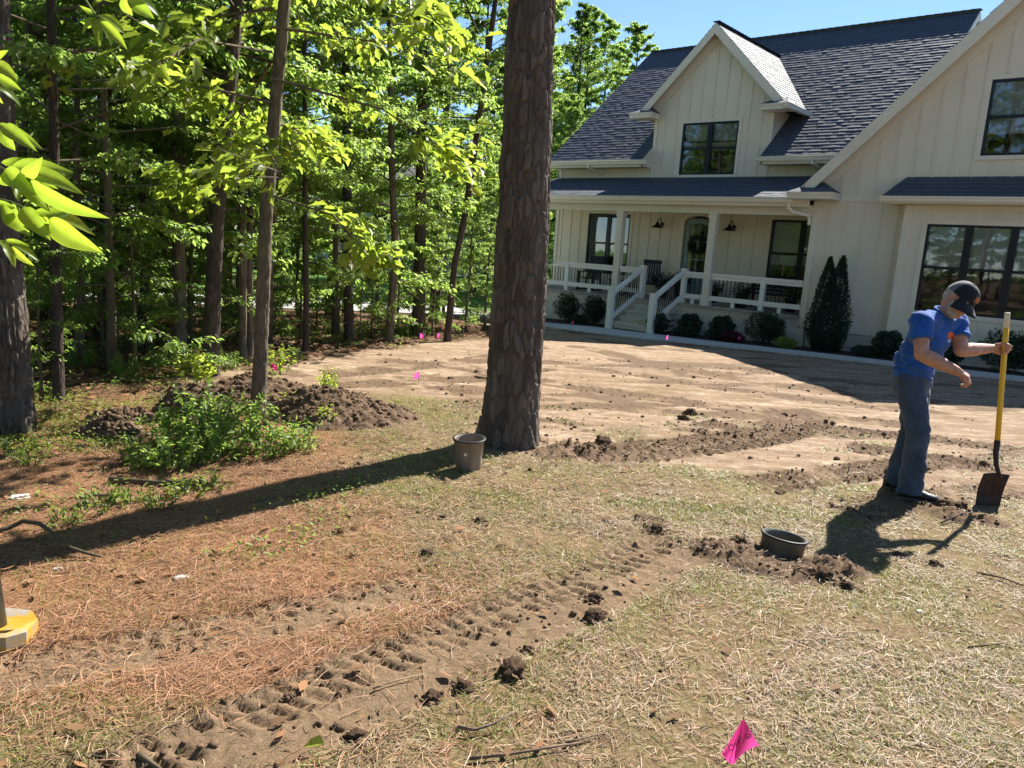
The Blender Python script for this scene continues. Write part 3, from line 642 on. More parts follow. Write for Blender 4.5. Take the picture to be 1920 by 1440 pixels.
def ground_h(x, y, full=False):
    x = np.asarray(x, float); y = np.asarray(y, float)
    scalar = x.ndim == 0; x = np.atleast_1d(x); y = np.atleast_1d(y); X0, Y0 = x, y
    h = gz(x, y).copy(); near = smooth(26, 14, y) * smooth(14, 10, np.abs(x))
    fo = forest(x, y)
    bare = smooth(5.2, 6.6, y + 0.6 * (fbm(x * 0.9, y * 0.9, 3, 3) - 0.5) * 2) * smooth(-0.9, 0.7, x + (fbm(x * 0.8, y * 0.8, 4, 2) - 0.5)) * (1 - fo)
    bare = np.maximum(bare, smooth(8.0, 9.5, y) * (1 - fo))
    bare *= 0.30 + 1.15 * smooth(0.30, 0.62, fbm(x * 1.6, y * 1.6, 8, 4, 0.6) + 0.10 * smooth(7, 10, y))
    bare = np.clip(bare, 0, 1)
    h += near * ((0.030 + 0.008 * bare) * (fbm(x * 1.3, y * 1.3, 1, 3) - 0.5) + 0.016 * bare * (fbm(x * 4.1, y * 4.1, 12, 4, 0.65) - 0.5) + (0.024 - 0.004 * bare) * (fbm(x * 7, y * 7, 2, 4, 0.6) - 0.5) + 0.03 * fo * (fbm(x * 4, y * 4, 6, 3) - 0.5))
    mud = np.zeros(x.shape); trk = np.zeros(x.shape)
    for pts, hw_, dep, lug, pitch, dark in TRACKS:
        sel = (X0 > min(p[0] for p in pts) - hw_ - 0.25) & (X0 < max(p[0] for p in pts) + hw_ + 0.25) & (Y0 > min(p[1] for p in pts) - hw_ - 0.25) & (Y0 < max(p[1] for p in pts) + hw_ + 0.25)
        if not sel.any(): continue
        x, y = X0[sel], Y0[sel]; hs = np.zeros(x.shape)
        d, a, sd = poly_dist(x, y, pts); tot = sum(math.hypot(q[0] - p[0], q[1] - p[1]) for p, q in zip(pts[:-1], pts[1:]))
        wob = 0.04 * (fbm(x * 5, y * 5, 21, 2) - 0.5)
        m = smooth(hw_ + 0.05, hw_ - 0.05, d + wob) * smooth(0.0, 0.25, a) * smooth(0.0, 0.3, tot - a + 0.02)
        # lugs pressed into the soil, patchy; on the light ruts they are bars along one side, on the dark ones on both
        keep = smooth(0.32, 0.55, fbm(x * 2.2, y * 2.2, 25, 2) + (0.25 if dark > 0.6 else 0.2))
        env = smooth(0, .25, a) * smooth(0, .3, tot - a + .02)
        if dark < 0.4:
            ph = (a + np.where(d > 0.55 * hw_, 0.5 * pitch, 0.0) + 0.35 * d + 0.012 * (fbm(x * 8, y * 8, 36, 2) - 0.5)) / pitch
            lg = np.abs(np.mod(ph, 1.0) - 0.5) * 2; cr = _hash(np.floor(ph + 0.5), np.where(d > 0.55 * hw_, 1.0, 0.0), 71); cr = np.where(cr < 0.12, 0.15, 0.45 + 0.7 * cr); dn = d / hw_ + 0.10 * (fbm(x * 14, y * 14, 37, 2) - 0.5)
            pk = cr * smooth(0.50 + 0.2 * (fbm(x * 12, y * 12, 38, 2) - 0.5), 0.74, lg) * (smooth(0.02, 0.12, dn) * smooth(0.58, 0.50, dn) + smooth(0.60, 0.66, dn) * smooth(1.05, 0.92, dn)) * (sd > 0)
            hs += m * (-dep * 0.8 + 0.016 * (fbm(x * 22, y * 22, 39, 3, 0.6) - 0.5) - lug * pk * keep * (0.6 + 0.8 * fbm(x * 9, y * 9, 24, 2))) + dep * 0.55 * np.exp(-((d - hw_ - 0.04) / 0.045) ** 2) * env * fbm(x * 5, y * 5, 27, 2)
        else:
            ph = (a + 0.55 * d) / pitch + 0.30 * fbm(x * 3, y * 3, 23, 2); lg = np.abs(np.mod(ph, 1.0) - 0.5) * 2
            bars = smooth(0.35, 0.75, lg) * smooth(hw_ * 0.08, hw_ * 0.2, d)
            hs += m * (-dep + lug * (bars - 0.35) * keep) + dep * 0.8 * np.exp(-((d - hw_ - 0.05) / 0.05) ** 2) * env * fbm(x * 6, y * 6, 27, 2)
        h[sel] += hs; trk[sel] = np.maximum(trk[sel], m * (0.55 + 0.45 * smooth(0.35, 0.5, fbm(x * 2.6, y * 2.6, 26, 2))) if dark < 0.4 else m * 0.4)
        mud[sel] = np.maximum(mud[sel], m * dark * (0.25 + 0.95 * smooth(0.30, 0.62, fbm(x * 3.1, y * 3.1, 29, 3) + 0.12 * dark)))
    x, y = X0, Y0
    for sx, sy, r, hh, dark in SPOTS:
        sel = (np.abs(X0 - sx) < 2 * r) & (np.abs(Y0 - sy) < 2 * r)
        if not sel.any(): continue
        x, y = X0[sel], Y0[sel]
        d = np.hypot(x - sx, (y - sy)) / r + 0.9 * (fbm(x * 6, y * 6, 33, 3) - 0.5)
        m = smooth(1.15, 0.25, d); h[sel] += m * hh * (0.35 + 1.5 * np.abs(fbm(x * 17, y * 17, 35, 3, 0.65) - 0.5) * 2)
        mud[sel] = np.maximum(mud[sel], dark * smooth(1.1, 0.7, d))
    x, y = X0, Y0
    # the hole the spade is opening and the one in front of the pipe
    for sx, sy, r, dp in ((3.28, 5.10, 0.10, 0.10), (1.66, 3.93, 0.07, 0.05)): h -= dp * smooth(1.0, 0.3, np.hypot(x - sx, y - sy) / r)
    if not full: return h[0] if scalar else h
    ned = smooth(0.3, -1.5, x + 0.35 * (y - 4) + 1.1 * (fbm(x * 0.9, y * 0.9, 41, 3) - 0.5)) * (1 - smooth(7.5, 9, y)) * smooth(2.0, 2.9, y + 0.8 * (fbm(x, y, 43, 2) - .5))
    ned = ned * (1 - fo * 0.5); ned = np.clip(ned * (1 - mud), 0, 1)
    mud = np.maximum(mud, bare * 0.60 * smooth(0.50, 0.66, fbm(x * 0.9 + 0.5 * y, y * 1.5 - 0.4 * x, 45, 4, 0.6)))
    far = smooth(24, 27, y + 0.46 * (-x) - 3)     # the neighbours' lawn over the road
    return h, np.stack([ned, np.clip(bare * (1 - mud), 0, 1), np.clip(mud, 0, 1), np.ones_like(x)], -1), fo, far, trk
def axis(segs):
    out = []
    for a, b, s in segs: out += list(np.arange(a, b, s))
    return np.array(out + [segs[-1][1]])
gx = axis([(-700, -100, 100), (-100, -30, 7), (-30, -12, 0.9), (-12, -6, 0.12), (-6, -2.8, 0.05), (-2.8, -2.0, 0.022), (-2.0, 1.3, 0.0135), (1.3, 4.6, 0.022), (4.6, 8, 0.06), (8, 14, 0.25), (14, 40, 2.5), (40, 100, 12), (100, 700, 100)])
gy = axis([(-200, -20, 30), (-20, -1, 2), (-1, 1.4, 0.1), (1.4, 4.4, 0.0135), (4.4, 5.2, 0.020), (5.2, 8.0, 0.030), (8.0, 12, 0.05), (12, 18, 0.1), (18, 40, 0.6), (40, 100, 6), (100, 900, 100)])
XX, YY = np.meshgrid(gx, gy); hh, zone, fo, far, trk_ = ground_h(XX, YY, True)
nx, ny = len(gx), len(gy); idx = np.arange(nx * ny).reshape(ny, nx)
Fq = np.stack([idx[:-1, :-1], idx[:-1, 1:], idx[1:, 1:], idx[1:, :-1]], -1).reshape(-1, 4)
def ground_mat():
    b = NB('soil', 0.95, 0.12); v = b.coord((1, 1, 1))
    z = b.attr('zone'); sp = b.n('ShaderNodeSeparateColor'); b.l(z, sp.inputs[0])
    fine = b.noise(55, 6, v, 0.7); mid = b.noise(7, 5, v, 0.6); big = b.noise(1.3, 4, v)
    thatch = b.mix(b.ramp(mid, [(0.35, (0, 0, 0)), (0.65, (1, 1, 1))]), b.ramp(fine, [(0.3, (0.085, 0.052, 0.030)), (0.5, (0.19, 0.122, 0.068)), (0.72, (0.36, 0.26, 0.155))]), b.ramp(fine, [(0.3, (0.10, 0.075, 0.035)), (0.5, (0.20, 0.155, 0.072)), (0.72, (0.32, 0.265, 0.135))]))
    red = b.ramp(fine, [(0.3, (0.12, 0.06, 0.03)), (0.52, (0.26, 0.13, 0.065)), (0.75, (0.40, 0.23, 0.12))])
    bare = b.mix(b.ramp(fine, [(0.42, (0, 0, 0)), (0.62, (0.55, 0.55, 0.55))]), b.ramp(mid, [(0.28, (0.19, 0.122, 0.074)), (0.5, (0.30, 0.208, 0.135)), (0.70, (0.50, 0.385, 0.275))]), b.ramp(big, [(0.35, (0.18, 0.115, 0.068)), (0.6, (0.54, 0.42, 0.305))]))
    mud = b.ramp(fine, [(0.3, (0.070, 0.044, 0.027)), (0.5, (0.145, 0.094, 0.058)), (0.75, (0.25, 0.172, 0.11))])
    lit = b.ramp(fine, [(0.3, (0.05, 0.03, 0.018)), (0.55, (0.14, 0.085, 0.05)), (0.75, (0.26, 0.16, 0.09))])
    def edge(m, lo=0.30, hi=0.62):          # ragged borders between the soils
        q = b.n('ShaderNodeMath', operation='MULTIPLY_ADD'); b.l(fine, q.inputs[0]); q.inputs[1].default_value = 0.7; q.inputs[2].default_value = -0.35
        a = b.n('ShaderNodeMath', operation='ADD'); b.l(m, a.inputs[0]); b.l(q.outputs[0], a.inputs[1]); return b.ramp(a.outputs[0], [(lo, (0, 0, 0)), (hi, (1, 1, 1))])
    tcs = b.n('ShaderNodeTexCoord'); mps = b.n('ShaderNodeMapping'); mps.inputs['Rotation'].default_value = (0, 0, 0.6); mps.inputs['Scale'].default_value = (0.35, 3.2, 1); b.l(tcs.outputs['Object'], mps.inputs[0])
    stk = b.noise(2.4, 6, mps.outputs[0], 0.65)
    bare = b.mix(b.ramp(stk, [(0.42, (0, 0, 0)), (0.58, (0.9, 0.9, 0.9))]), bare, b.ramp(fine, [(0.3, (0.16, 0.104, 0.064)), (0.7, (0.30, 0.205, 0.13))]))
    rut = b.ramp(fine, [(0.3, (0.13, 0.085, 0.05)), (0.5, (0.22, 0.148, 0.088)), (0.75, (0.34, 0.24, 0.15))])
    c = b.mix(edge(sp.outputs[0]), thatch, red); c = b.mix(edge(sp.outputs[1], 0.2, 0.6), c, bare); c = b.mix(edge(b.attr('rut', 'Fac'), 0.25, 0.6), c, rut); c = b.mix(edge(sp.outputs[2]), c, mud)
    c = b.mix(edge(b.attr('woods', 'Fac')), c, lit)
    lawn = b.ramp(fine, [(0.3, (0.05, 0.11, 0.015)), (0.7, (0.12, 0.22, 0.04))]); c = b.mix(b.attr('lawn', 'Fac'), c, lawn)
    b.base(c); b.bump(b.noise(120, 8, v, 0.75), 0.9, 0.012)
ground_mat()
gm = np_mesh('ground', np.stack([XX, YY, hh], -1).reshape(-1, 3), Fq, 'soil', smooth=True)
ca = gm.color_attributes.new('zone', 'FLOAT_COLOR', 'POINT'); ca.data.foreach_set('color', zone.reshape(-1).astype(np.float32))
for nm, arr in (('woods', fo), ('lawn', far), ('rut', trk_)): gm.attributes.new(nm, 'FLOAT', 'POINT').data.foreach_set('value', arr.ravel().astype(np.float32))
tag(link('ground', gm), kind='structure')

# ---- walkway, planting bed, street
def strip(name, near_, far_, m, dz=0.03, thick=0.12):
    """slab between two rows of points (x, y)"""
    q = MB(); n = len(near_)
    for a, b in zip(range(n - 1), range(1, n)):
        P = [near_[a], near_[b], far_[b], far_[a]]; top = [(p[0], p[1], float(gz(p[0], p[1])) + dz) for p in P]
        q.add(top + [(p[0], p[1], p[2] - thick) for p in top], [(0, 1, 2, 3), (0, 4, 5, 1), (2, 6, 7, 3)] + ([(3, 7, 4, 0)] if a == 0 else []) + ([(1, 5, 6, 2)] if b == n - 1 else []))
    return tag(q.build(name, m), kind='structure')
def uv2(u, v): p = hw(u, v, 0); return (p.x, p.y)
wn = [(-15.2, 17.55), (-14.2, 17.0), (-13.0, 16.7), (-11.6, 16.6), (-10.3, 16.75), (-9.0, 17.1), (-7.5, 17.42), (-6, 17.6), (-4, 17.62), (-2, 17.6), (3, 17.6), (9, 17.6)]
wf = [(-15.0, 17.9), (-14.1, 18.2), (-13.0, 18.58), (-11.9, 18.6), (-10.6, 18.5), (-9.2, 18.45), (-7.6, 18.52), (-6, 18.62), (-4, 18.62), (-2, 18.6), (3, 18.6), (9, 18.6)]
strip('walkway', [uv2(*p) for p in wn], [uv2(*p) for p in wf], 'concrete', 0.035)
bn = [(-18.2, 18.6), (-15.0, 18.1), (-14.1, 18.25), (-13.0, 18.62)]; bf = [(-18.2, 20.3), (-15.0, 20.3), (-14.1, 20.3), (-13.0, 20.3)]
strip('planting_bed', [uv2(*p) for p in bn], [uv2(*p) for p in bf], 'mulch', 0.02)
bn = [(-11.0, 18.56), (-9.2, 18.47), (-7.6, 18.55), (-6, 18.66), (-4, 18.66), (3, 18.66)]; bf = [(u, 20.33) for u, v in bn]
strip('planting_bed', [uv2(*p) for p in bn], [uv2(*p) for p in bf], 'mulch', 0.02)
rd = np.array([10.5, 4.8]) / math.hypot(10.5, 4.8); rn = np.array([-rd[1], rd[0]]); r0 = np.array([-9.6, 20.7])
ts = np.arange(-60, 61, 5.0)
ts = ts[ts < 14]
strip('street', [tuple(r0 + rd * t) for t in ts], [tuple(r0 + rd * t + rn * 5.6) for t in ts], 'road', 0.03)
def on_road(x, y):
    q = np.array([x, y]) - r0; return -0.8 < q @ rn < 6.4

# ---- straw, needles, grass and dead leaves lying on the soil
def in_view(x, y, pad=1.9):
    return (np.abs(x - 0.03 * y) < 0.70 * y + pad)
def rand_pts(N, x0, x1, y0, y1, seed, dens=None):
    r = np.random.RandomState(seed); x = r.uniform(x0, x1, N); y = r.uniform(y0, y1, N); k = in_view(x, y); x, y = x[k], y[k]; N = len(x)
    if dens is not None: k = r.rand(N) < dens(x, y); x, y = x[k], y[k]
    return x, y, r
def blades(name, label, cat, m, x, y, r, ln, wd, tilt, lift=0.004, droop=0.3):
    """each blade two quads long; tilt = mean rise angle"""
    n = len(x); z = ground_h(x, y); az = r.uniform(0, 2 * np.pi, n); Ln = ln * r.uniform(0.5, 1.35, n); el = np.abs(r.normal(0, 1, n)) * tilt
    dx, dy = np.cos(az), np.sin(az); sx, sy = -dy, dx; w_ = wd * r.uniform(0.7, 1.3, n) / 2
    bend = r.normal(0, 0.22, n)
    P = []
    for t, ww in ((0, 1.0), (0.5, 1.0), (1.0, 0.25)):
        e = el * (1 - droop * t); hor = Ln * t * np.cos(e); ver = Ln * t * np.sin(e) + lift * r.uniform(0.3, 1.5, n)
        cx = x + dx * hor + sx * bend * Ln * t * t; cy = y + dy * hor + sy * bend * Ln * t * t; cz = z + ver
        tl = r.uniform(-0.5, 0.5, n) * w_
        P += [np.stack([cx + sx * w_ * ww, cy + sy * w_ * ww, cz + tl], -1), np.stack([cx - sx * w_ * ww, cy - sy * w_ * ww, cz - tl], -1)]
    V = np.stack(P, 1).reshape(-1, 3); o = (np.arange(n) * 6)[:, None]
    F = np.concatenate([o + np.array([0, 1, 3, 2]), o + np.array([2, 3, 5, 4])], 0)
    ob = link(name, np_mesh(name, V, F, m, np.repeat(r.rand(n), 6)))
    return tag(ob, label, cat, kind='stuff')
Z = lambda x, y: ground_h(x, y, True)
def d_straw(x, y):
    _, z, f, _, tk = Z(x, y); return in_view(x, y) * (1 - f) * (1 - 0.93 * tk) * (1 - 0.93 * smooth(.25, .6, z[:, 1])) * (1 - 0.80 * z[:, 2]) * (1 - 0.75 * z[:, 0]) * (0.10 + 0.85 * smooth(0.36, 0.62, fbm(x * 2.6, y * 2.6, 51, 4, 0.65)))
def d_need(x, y):
    _, z, f, _, tk = Z(x, y); return in_view(x, y) * (1 - 0.9 * tk) * np.clip(z[:, 0] * 1.2 + 0.10, 0, 1) * (1 - 0.8 * z[:, 2]) * (1 - 0.9 * smooth(.3, .6, z[:, 1])) * (0.15 + 0.85 * smooth(0.34, 0.6, fbm(x * 2.1, y * 2.1, 53, 4, 0.65)))
def d_grass(x, y):
    _, z, f, _, tk = Z(x, y); g = smooth(0.46, 0.62, fbm(x * 1.9, y * 1.9, 55, 4, 0.6)); return in_view(x, y) * (1 - f) * (1 - 0.9 * tk) * (1 - smooth(.3, .6, z[:, 1])) * (1 - z[:, 2]) * (1 - 0.6 * z[:, 0]) * (0.10 + 0.90 * g)
x, y, r = rand_pts(180000, -4.2, 5.0, 1.1, 4.6, 61, d_straw); blades('dry_grass', 'tan dry grass and straw lying over the near ground', 'straw', 'straw', x, y, r, 0.044, 0.0026, 0.17, 0.006)
x, y, r = rand_pts(110000, -5.5, 7.0, 4.4, 8.5, 62, d_straw); blades('dry_grass', 'tan dry grass thinning out towards the bare soil', 'straw', 'straw', x, y, r, 0.060, 0.0034, 0.16, 0.007)
x, y, r = rand_pts(200000, -4.8, 2.2, 1.1, 5.2, 63, d_need); blades('pine_needles', 'rust brown fallen pine needles carpeting the left foreground', 'pine needles', 'pine_straw', x, y, r, 0.090, 0.0021, 0.12, 0.008)
x, y, r = rand_pts(90000, -6.0, 1.5, 5.0, 9.5, 64, d_need); blades('pine_needles', 'rust brown fallen pine needles between the pine and the woods', 'pine needles', 'pine_straw', x, y, r, 0.100, 0.0036, 0.12, 0.009)
x, y, r = rand_pts(190000, -4.2, 5.0, 1.1, 5.0, 65, d_grass); blades('grass', 'sparse short green grass in the dry foreground', 'grass', 'grass_blade', x, y, r, 0.034, 0.0026, 0.9, 0.0, 0.5)
x, y, r = rand_pts(110000, -5.5, 7.0, 4.8, 8.5, 66, d_grass); blades('grass', 'thin green grass beyond the pipe and the pine', 'grass', 'grass_blade', x, y, r, 0.038, 0.0042, 0.9, 0.0, 0.5)
def leaves_on_ground(N, x0, x1, y0, y1, seed, dens, size, m, name, label, cat):
    x, y, r = rand_pts(N, x0, x1, y0, y1, seed, dens); n = len(x); z = ground_h(x, y); az = r.uniform(0, 6.283, n); s = size * r.uniform(0.5, 1.4, n)
    base_ = np.array([(-1, 0, 0.0), (-0.35, 0.42, 0.22), (0.35, 0.36, 0.22), (1, 0, 0.12), (0.35, -0.36, 0.18), (-0.35, -0.42, 0.25)])
    ca_, sa_ = np.cos(az), np.sin(az); tx = r.normal(0, 0.35, n); ty = r.normal(0, 0.3, n); V = np.zeros((n, 6, 3))
    for k, (a, b_, c) in enumerate(base_):
        V[:, k, 0] = x + s * (a * ca_ - b_ * sa_); V[:, k, 1] = y + s * (a * sa_ + b_ * ca_); V[:, k, 2] = z + 0.012 + s * (c * r.uniform(0.3, 1.4, n) + np.abs(a * tx) * 0.6 + b_ * ty)
    o = (np.arange(n) * 6)[:, None]; F = np.concatenate([o + np.array([0, 5, 4, 1]), o + np.array([1, 4, 3, 2])], 0)
    tag(link(name, np_mesh(name, V.reshape(-1, 3), F, m, np.repeat(r.rand(n), 6))), label, cat, kind='stuff')
leaves_on_ground(26000, -14, 0.5, 5.0, 21, 71, lambda x, y: forest(x, y), 0.055, 'litter', 'leaf_litter', 'brown dead leaves covering the shady floor of the woods', 'leaf litter')
leaves_on_ground(1500, -3.5, 3.6, 2.0, 6.0, 72, lambda x, y: in_view(x, y) * 0.5 * smooth(2, -2, x), 0.028, 'litter', 'dead_leaves', 'scattered dry dead leaves on the front yard', 'leaves')
# crumbs of soil
def crumbs(N, seed, boxes, size, name, label):
    r = np.random.RandomState(seed); xs = r.uniform(boxes[0], boxes[1], N); ys = r.uniform(boxes[2], boxes[3], N)
    _, z, f, _, tk = Z(xs, ys); k = r.rand(N) < np.clip(z[:, 2] * 0.75 + 0.16 * tk + 0.03 + 0.05 * z[:, 1] * smooth(.4, .7, fbm(xs, ys, 90, 2)), 0, 1) * in_view(xs, ys); xs, ys = xs[k], ys[k]; n = len(xs); h = ground_h(xs, ys)
    ico = np.array([(0, 0, 1), (.89, 0, .45), (.28, .85, .45), (-.72, .53, .45), (-.72, -.53, .45), (.28, -.85, .45), (.72, .53, -.45), (-.28, .85, -.45), (-.89, 0, -.45), (-.28, -.85, -.45), (.72, -.53, -.45), (0, 0, -1)])
    IF = np.array([(0, 1, 2), (0, 2, 3), (0, 3, 4), (0, 4, 5), (0, 5, 1), (1, 6, 2), (2, 7, 3), (3, 8, 4), (4, 9, 5), (5, 10, 1), (6, 7, 2), (7, 8, 3), (8, 9, 4), (9, 10, 5), (10, 6, 1), (11, 7, 6), (11, 8, 7), (11, 9, 8), (11, 10, 9), (11, 6, 10)])
    s = size * np.exp(r.normal(0, 0.5, n)); V = ico[None] * (s[:, None] * r.uniform(0.6, 1.35, (n, 12)))[..., None] * np.array([1, 1, 0.75]); V[:, :, 0] += xs[:, None]; V[:, :, 1] += ys[:, None]; V[:, :, 2] += (h + s * 0.25)[:, None]
    F = (np.arange(n) * 12)[:, None, None] + IF[None]
    tag(link(name, np_mesh(name, V.reshape(-1, 3), F.reshape(-1, 3), 'clod', np.repeat(r.rand(n), 12))), label, 'soil', kind='stuff')
simple('clod', (0.135, 0.088, 0.056), 0.95, 0.45, 25, 0.1, bump=0.9, bscale=90)
crumbs(17000, 81, (-2.6, 5.0, 1.9, 8.5), 0.0075, 'soil_crumbs', 'loose dark crumbs of soil along the wheel tracks and diggings')
crumbs(3500, 82, (-3.0, 6.0, 6.0, 14.0), 0.010, 'soil_crumbs', 'coarse dark crumbs of soil on the bare lawn')

# ================================================================== TREES
leafmat('bark_flake', (0.15, 0.095, 0.065), (0.1, 0.06, 0.04), 0.1, 0.85, 0.15)
def bark_trunk(name, pts, rad, m, seed, nz=260, na=72, cell=(0.06, 0.14), depth=0.02, flare=0.25, ztop_fine=5.0):
    """trunk through the points pts (world), radii rad at them, with plated bark as real relief"""
    pts = [np.array(p) for p in pts]; base_ = pts[0]; z0, z1 = pts[0][2] - 0.15, pts[-1][2]
    zs = np.concatenate([np.linspace(z0, min(z1, ztop_fine), nz), np.linspace(min(z1, ztop_fine), z1, 24)[1:]]) if z1 > ztop_fine else np.linspace(z0, z1, nz)
    pz = [p[2] for p in pts]; cx = np.interp(zs, pz, [p[0] for p in pts]); cy = np.interp(zs, pz, [p[1] for p in pts]); rr = np.interp(zs, pz, rad)
    k = 9; ker = np.ones(k) / k
    th = np.arange(na) / na * 2 * np.pi; TH, ZZ = np.meshgrid(th, zs); RR = rr[:, None] * np.ones_like(TH)
    root = 0.55 + 0.9 * np.clip(np.sin(TH * 3 + seed) * 0.6 + np.sin(TH * 5 + seed * 2.3) * 0.5, 0, 1.2)
    RR = RR * (1 + flare * root * np.exp(-(ZZ - pts[0][2]).clip(0) / 0.17))
    nc = max(6, round(2 * np.pi * rad[0] / cell[0])); ca_, sa_ = np.cos(TH), np.sin(TH)
    wx = fbm(ca_ * 3 + 7, sa_ * 3 + ZZ * 3, seed, 3) - 0.5; wz = fbm(ca_ * 2.5, sa_ * 2.5 + ZZ * 4, seed + 3, 3) - 0.5
    f1, f2, cid = worley(np.mod(TH / (2 * np.pi) * nc + 1.9 * wx, nc), ZZ / cell[1] + 1.6 * wz + 0.0, seed, wrapx=nc)
    pl = smooth(0.02, 0.16, f2 - f1)
    lob = fbm(ca_ * 1.5 + 3, sa_ * 1.5 + ZZ * 0.8, seed + 7, 2) - 0.5
    fine = fbm(ca_ * 9 * rad[0] / 0.2 + 5, sa_ * 9 * rad[0] / 0.2 + ZZ * 16, seed + 9, 3, 0.6) - 0.5
    fis = np.abs(fbm(ca_ * 4.2 + 11, sa_ * 4.2 + ZZ * 0.75 + 3 * wx, seed + 13, 3) - 0.5) * 2; fis = smooth(0.0, 0.16, fis); pl = pl * (0.35 + 0.65 * fis)
    RR = RR + depth * (pl * (0.45 + 0.9 * cid) - 0.6) + 0.10 * rad[0] * lob + depth * 0.8 * fine
    V = np.stack([cx[:, None] + RR * ca_, cy[:, None] + RR * sa_, ZZ], -1).reshape(-1, 3); n = len(zs)
    i = np.arange(n * na).reshape(n, na); j = np.roll(i, -1, 1)
    F = np.stack([i[:-1], j[:-1], j[1:], i[1:]], -1).reshape(-1, 4)
    V = V - base_
    return np_mesh(name, V, F, m, cid.ravel(), smooth=True)

def leaf_geo(P, D, N, ln, wd, r, shape='rhomb'):
    """P base points, D directions, N rough normals -> vertices, faces; one leaf each"""
    D = D / np.linalg.norm(D, axis=1, keepdims=True); S = np.cross(N, D); S /= np.linalg.norm(S, axis=1, keepdims=True) + 1e-9; Nn = np.cross(D, S)
    if shape == 'rhomb': prof = [(0, 0, 0), (0.45, 0.5, 0.10), (1, 0, -0.12), (0.45, -0.5, 0.10)]; faces = [(0, 2, 1), (0, 3, 2)]
    elif shape == 'oval': prof = [(0, 0, 0), (0.28, 0.42, 0.08), (0.68, 0.36, 0.05), (1, 0, -0.14), (0.68, -0.36, 0.05), (0.28, -0.42, 0.08)]; faces = [(0, 3, 2), (0, 2, 1), (0, 5, 4), (0, 4, 3)]
    else:                                   # lobed
        prof = [(0, 0, 0), (0.20, 0.18, 0.03), (0.33, 0.42, 0.10), (0.48, 0.27, 0.05), (0.66, 0.46, 0.06), (0.80, 0.24, 0.0), (1, 0, -0.14), (0.80, -0.24, 0.0), (0.66, -0.46, 0.06), (0.48, -0.27, 0.05), (0.33, -0.42, 0.10), (0.20, -0.18, 0.03)]
        faces = [(0, 3, 1), (1, 3, 2), (0, 6, 3), (3, 5, 4), (3, 6, 5), (0, 11, 9), (11, 10, 9), (0, 9, 6), (9, 8, 7), (9, 7, 6)]
    k = len(prof); n = len(P); V = np.zeros((n, k, 3))
    for i, (a, b, c) in enumerate(prof): V[:, i] = P + D * (ln * a)[:, None] + S * (wd * b)[:, None] + Nn * (ln * c)[:, None]
    F = ((np.arange(n) * k)[:, None, None] + np.array(faces)[None]).reshape(-1, 3)
    return V.reshape(-1, 3), F, k
def tree_proto(seed, H, r0, hb, R, nb, tw, nl, leaf, lm, bm, prof=None, elev=(0, 50), shape='rhomb', trunk=True, wratio=0.55, spread=0.05):
    r = np.random.RandomState(seed); mbt = MB(); mbl = MB()
    nz = 8; tz = np.linspace(0, H, nz + 1); bx = np.cumsum(r.normal(0, 0.05 * H / 12, nz + 1)); by = np.cumsum(r.normal(0, 0.05 * H / 12, nz + 1)); bx -= bx[0]; by -= by[0]
    tr = r0 * (1 - tz / H) ** 0.8 + 0.012; tr[0] *= 1.25
    if trunk: mbt.tube([(a, b, c) for a, b, c in zip(bx, by, tz)], list(tr), 10)
    P = []; D = []
    for i in range(nb):
        t = (i + 0.5 + r.uniform(-0.4, 0.4)) / nb; h = hb + (H - hb) * t ** 0.9; az = i * 2.39996 + r.normal(0, 0.35)
        pf = prof(t) if prof else math.sin(math.pi * (0.18 + 0.82 * t)) ** 0.7 * (1 - 0.35 * t)
        Lb = max(0.35, R * pf * r.uniform(0.55, 1.15)); e = R_(elev[0] + (elev[1] - elev[0]) * t) + r.normal(0, 0.16)
        b0 = np.array([np.interp(h, tz, bx), np.interp(h, tz, by), h]); dr_ = np.array([math.cos(az) * math.cos(e), math.sin(az) * math.cos(e), math.sin(e)])
        mid = b0 + dr_ * Lb * 0.55 + np.array([0, 0, 0.05 * Lb]); end = b0 + dr_ * Lb + np.array([r.normal(0, 0.08), r.normal(0, 0.08), -0.05]) * Lb
        br = min(0.30 * np.interp(h, tz, tr) + 0.003, 0.022)
        mbl.tube([b0, mid, end], [br, br * 0.6, 0.003], 4, cap=False)
        for q in range(tw):
            s = r.uniform(0.22, 1.0); c = b0 + (mid - b0) * (s / 0.55) if s < 0.55 else mid + (end - mid) * ((s - 0.55) / 0.45)
            a2 = az + r.choice([-1, 1]) * r.uniform(0.3, 1.3); e2 = e * 0.4 + r.normal(-0.05, 0.25); lt = r.uniform(0.18, 0.5) * (0.35 + 0.35 * Lb)
            d2 = np.array([math.cos(a2) * math.cos(e2), math.sin(a2) * math.cos(e2), math.sin(e2)])
            if r.rand() < 0.5: mbl.tube([c, c + d2 * lt], [0.006, 0.002], 3, cap=False)
            u_ = r.uniform(0.1, 1.08, nl)[:, None]
            P.append(c + d2 * lt * u_ + r.normal(0, spread, (nl, 3)) * np.array([1, 1, 0.6]) * (0.6 + lt))
            a3 = a2 + r.uniform(-1.2, 1.2, nl); e3 = r.normal(-0.4, 0.4, nl); D.append(np.stack([np.cos(a3) * np.cos(e3), np.sin(a3) * np.cos(e3), np.sin(e3)], -1))
    P = np.concatenate(P); D = np.concatenate(D); n = len(P)
    N = np.stack([r.normal(0, 0.45, n), r.normal(0, 0.45, n), np.ones(n)], -1); ln = leaf * r.uniform(0.6, 1.25, n)
    V, F, k = leaf_geo(P, D, N, ln, ln * wratio, r, shape)
    crown = np_mesh('crown', V, F, lm, np.repeat(np.clip(r.normal(0.5, 0.25, n), 0, 1), k))
    lim = mbl.mesh('limbs', bm, True); mbt.add(mbl.v, mbl.f)
    return mbt.mesh('trunk', bm, True), crown, lim
E_IN = lambda t: 1.0
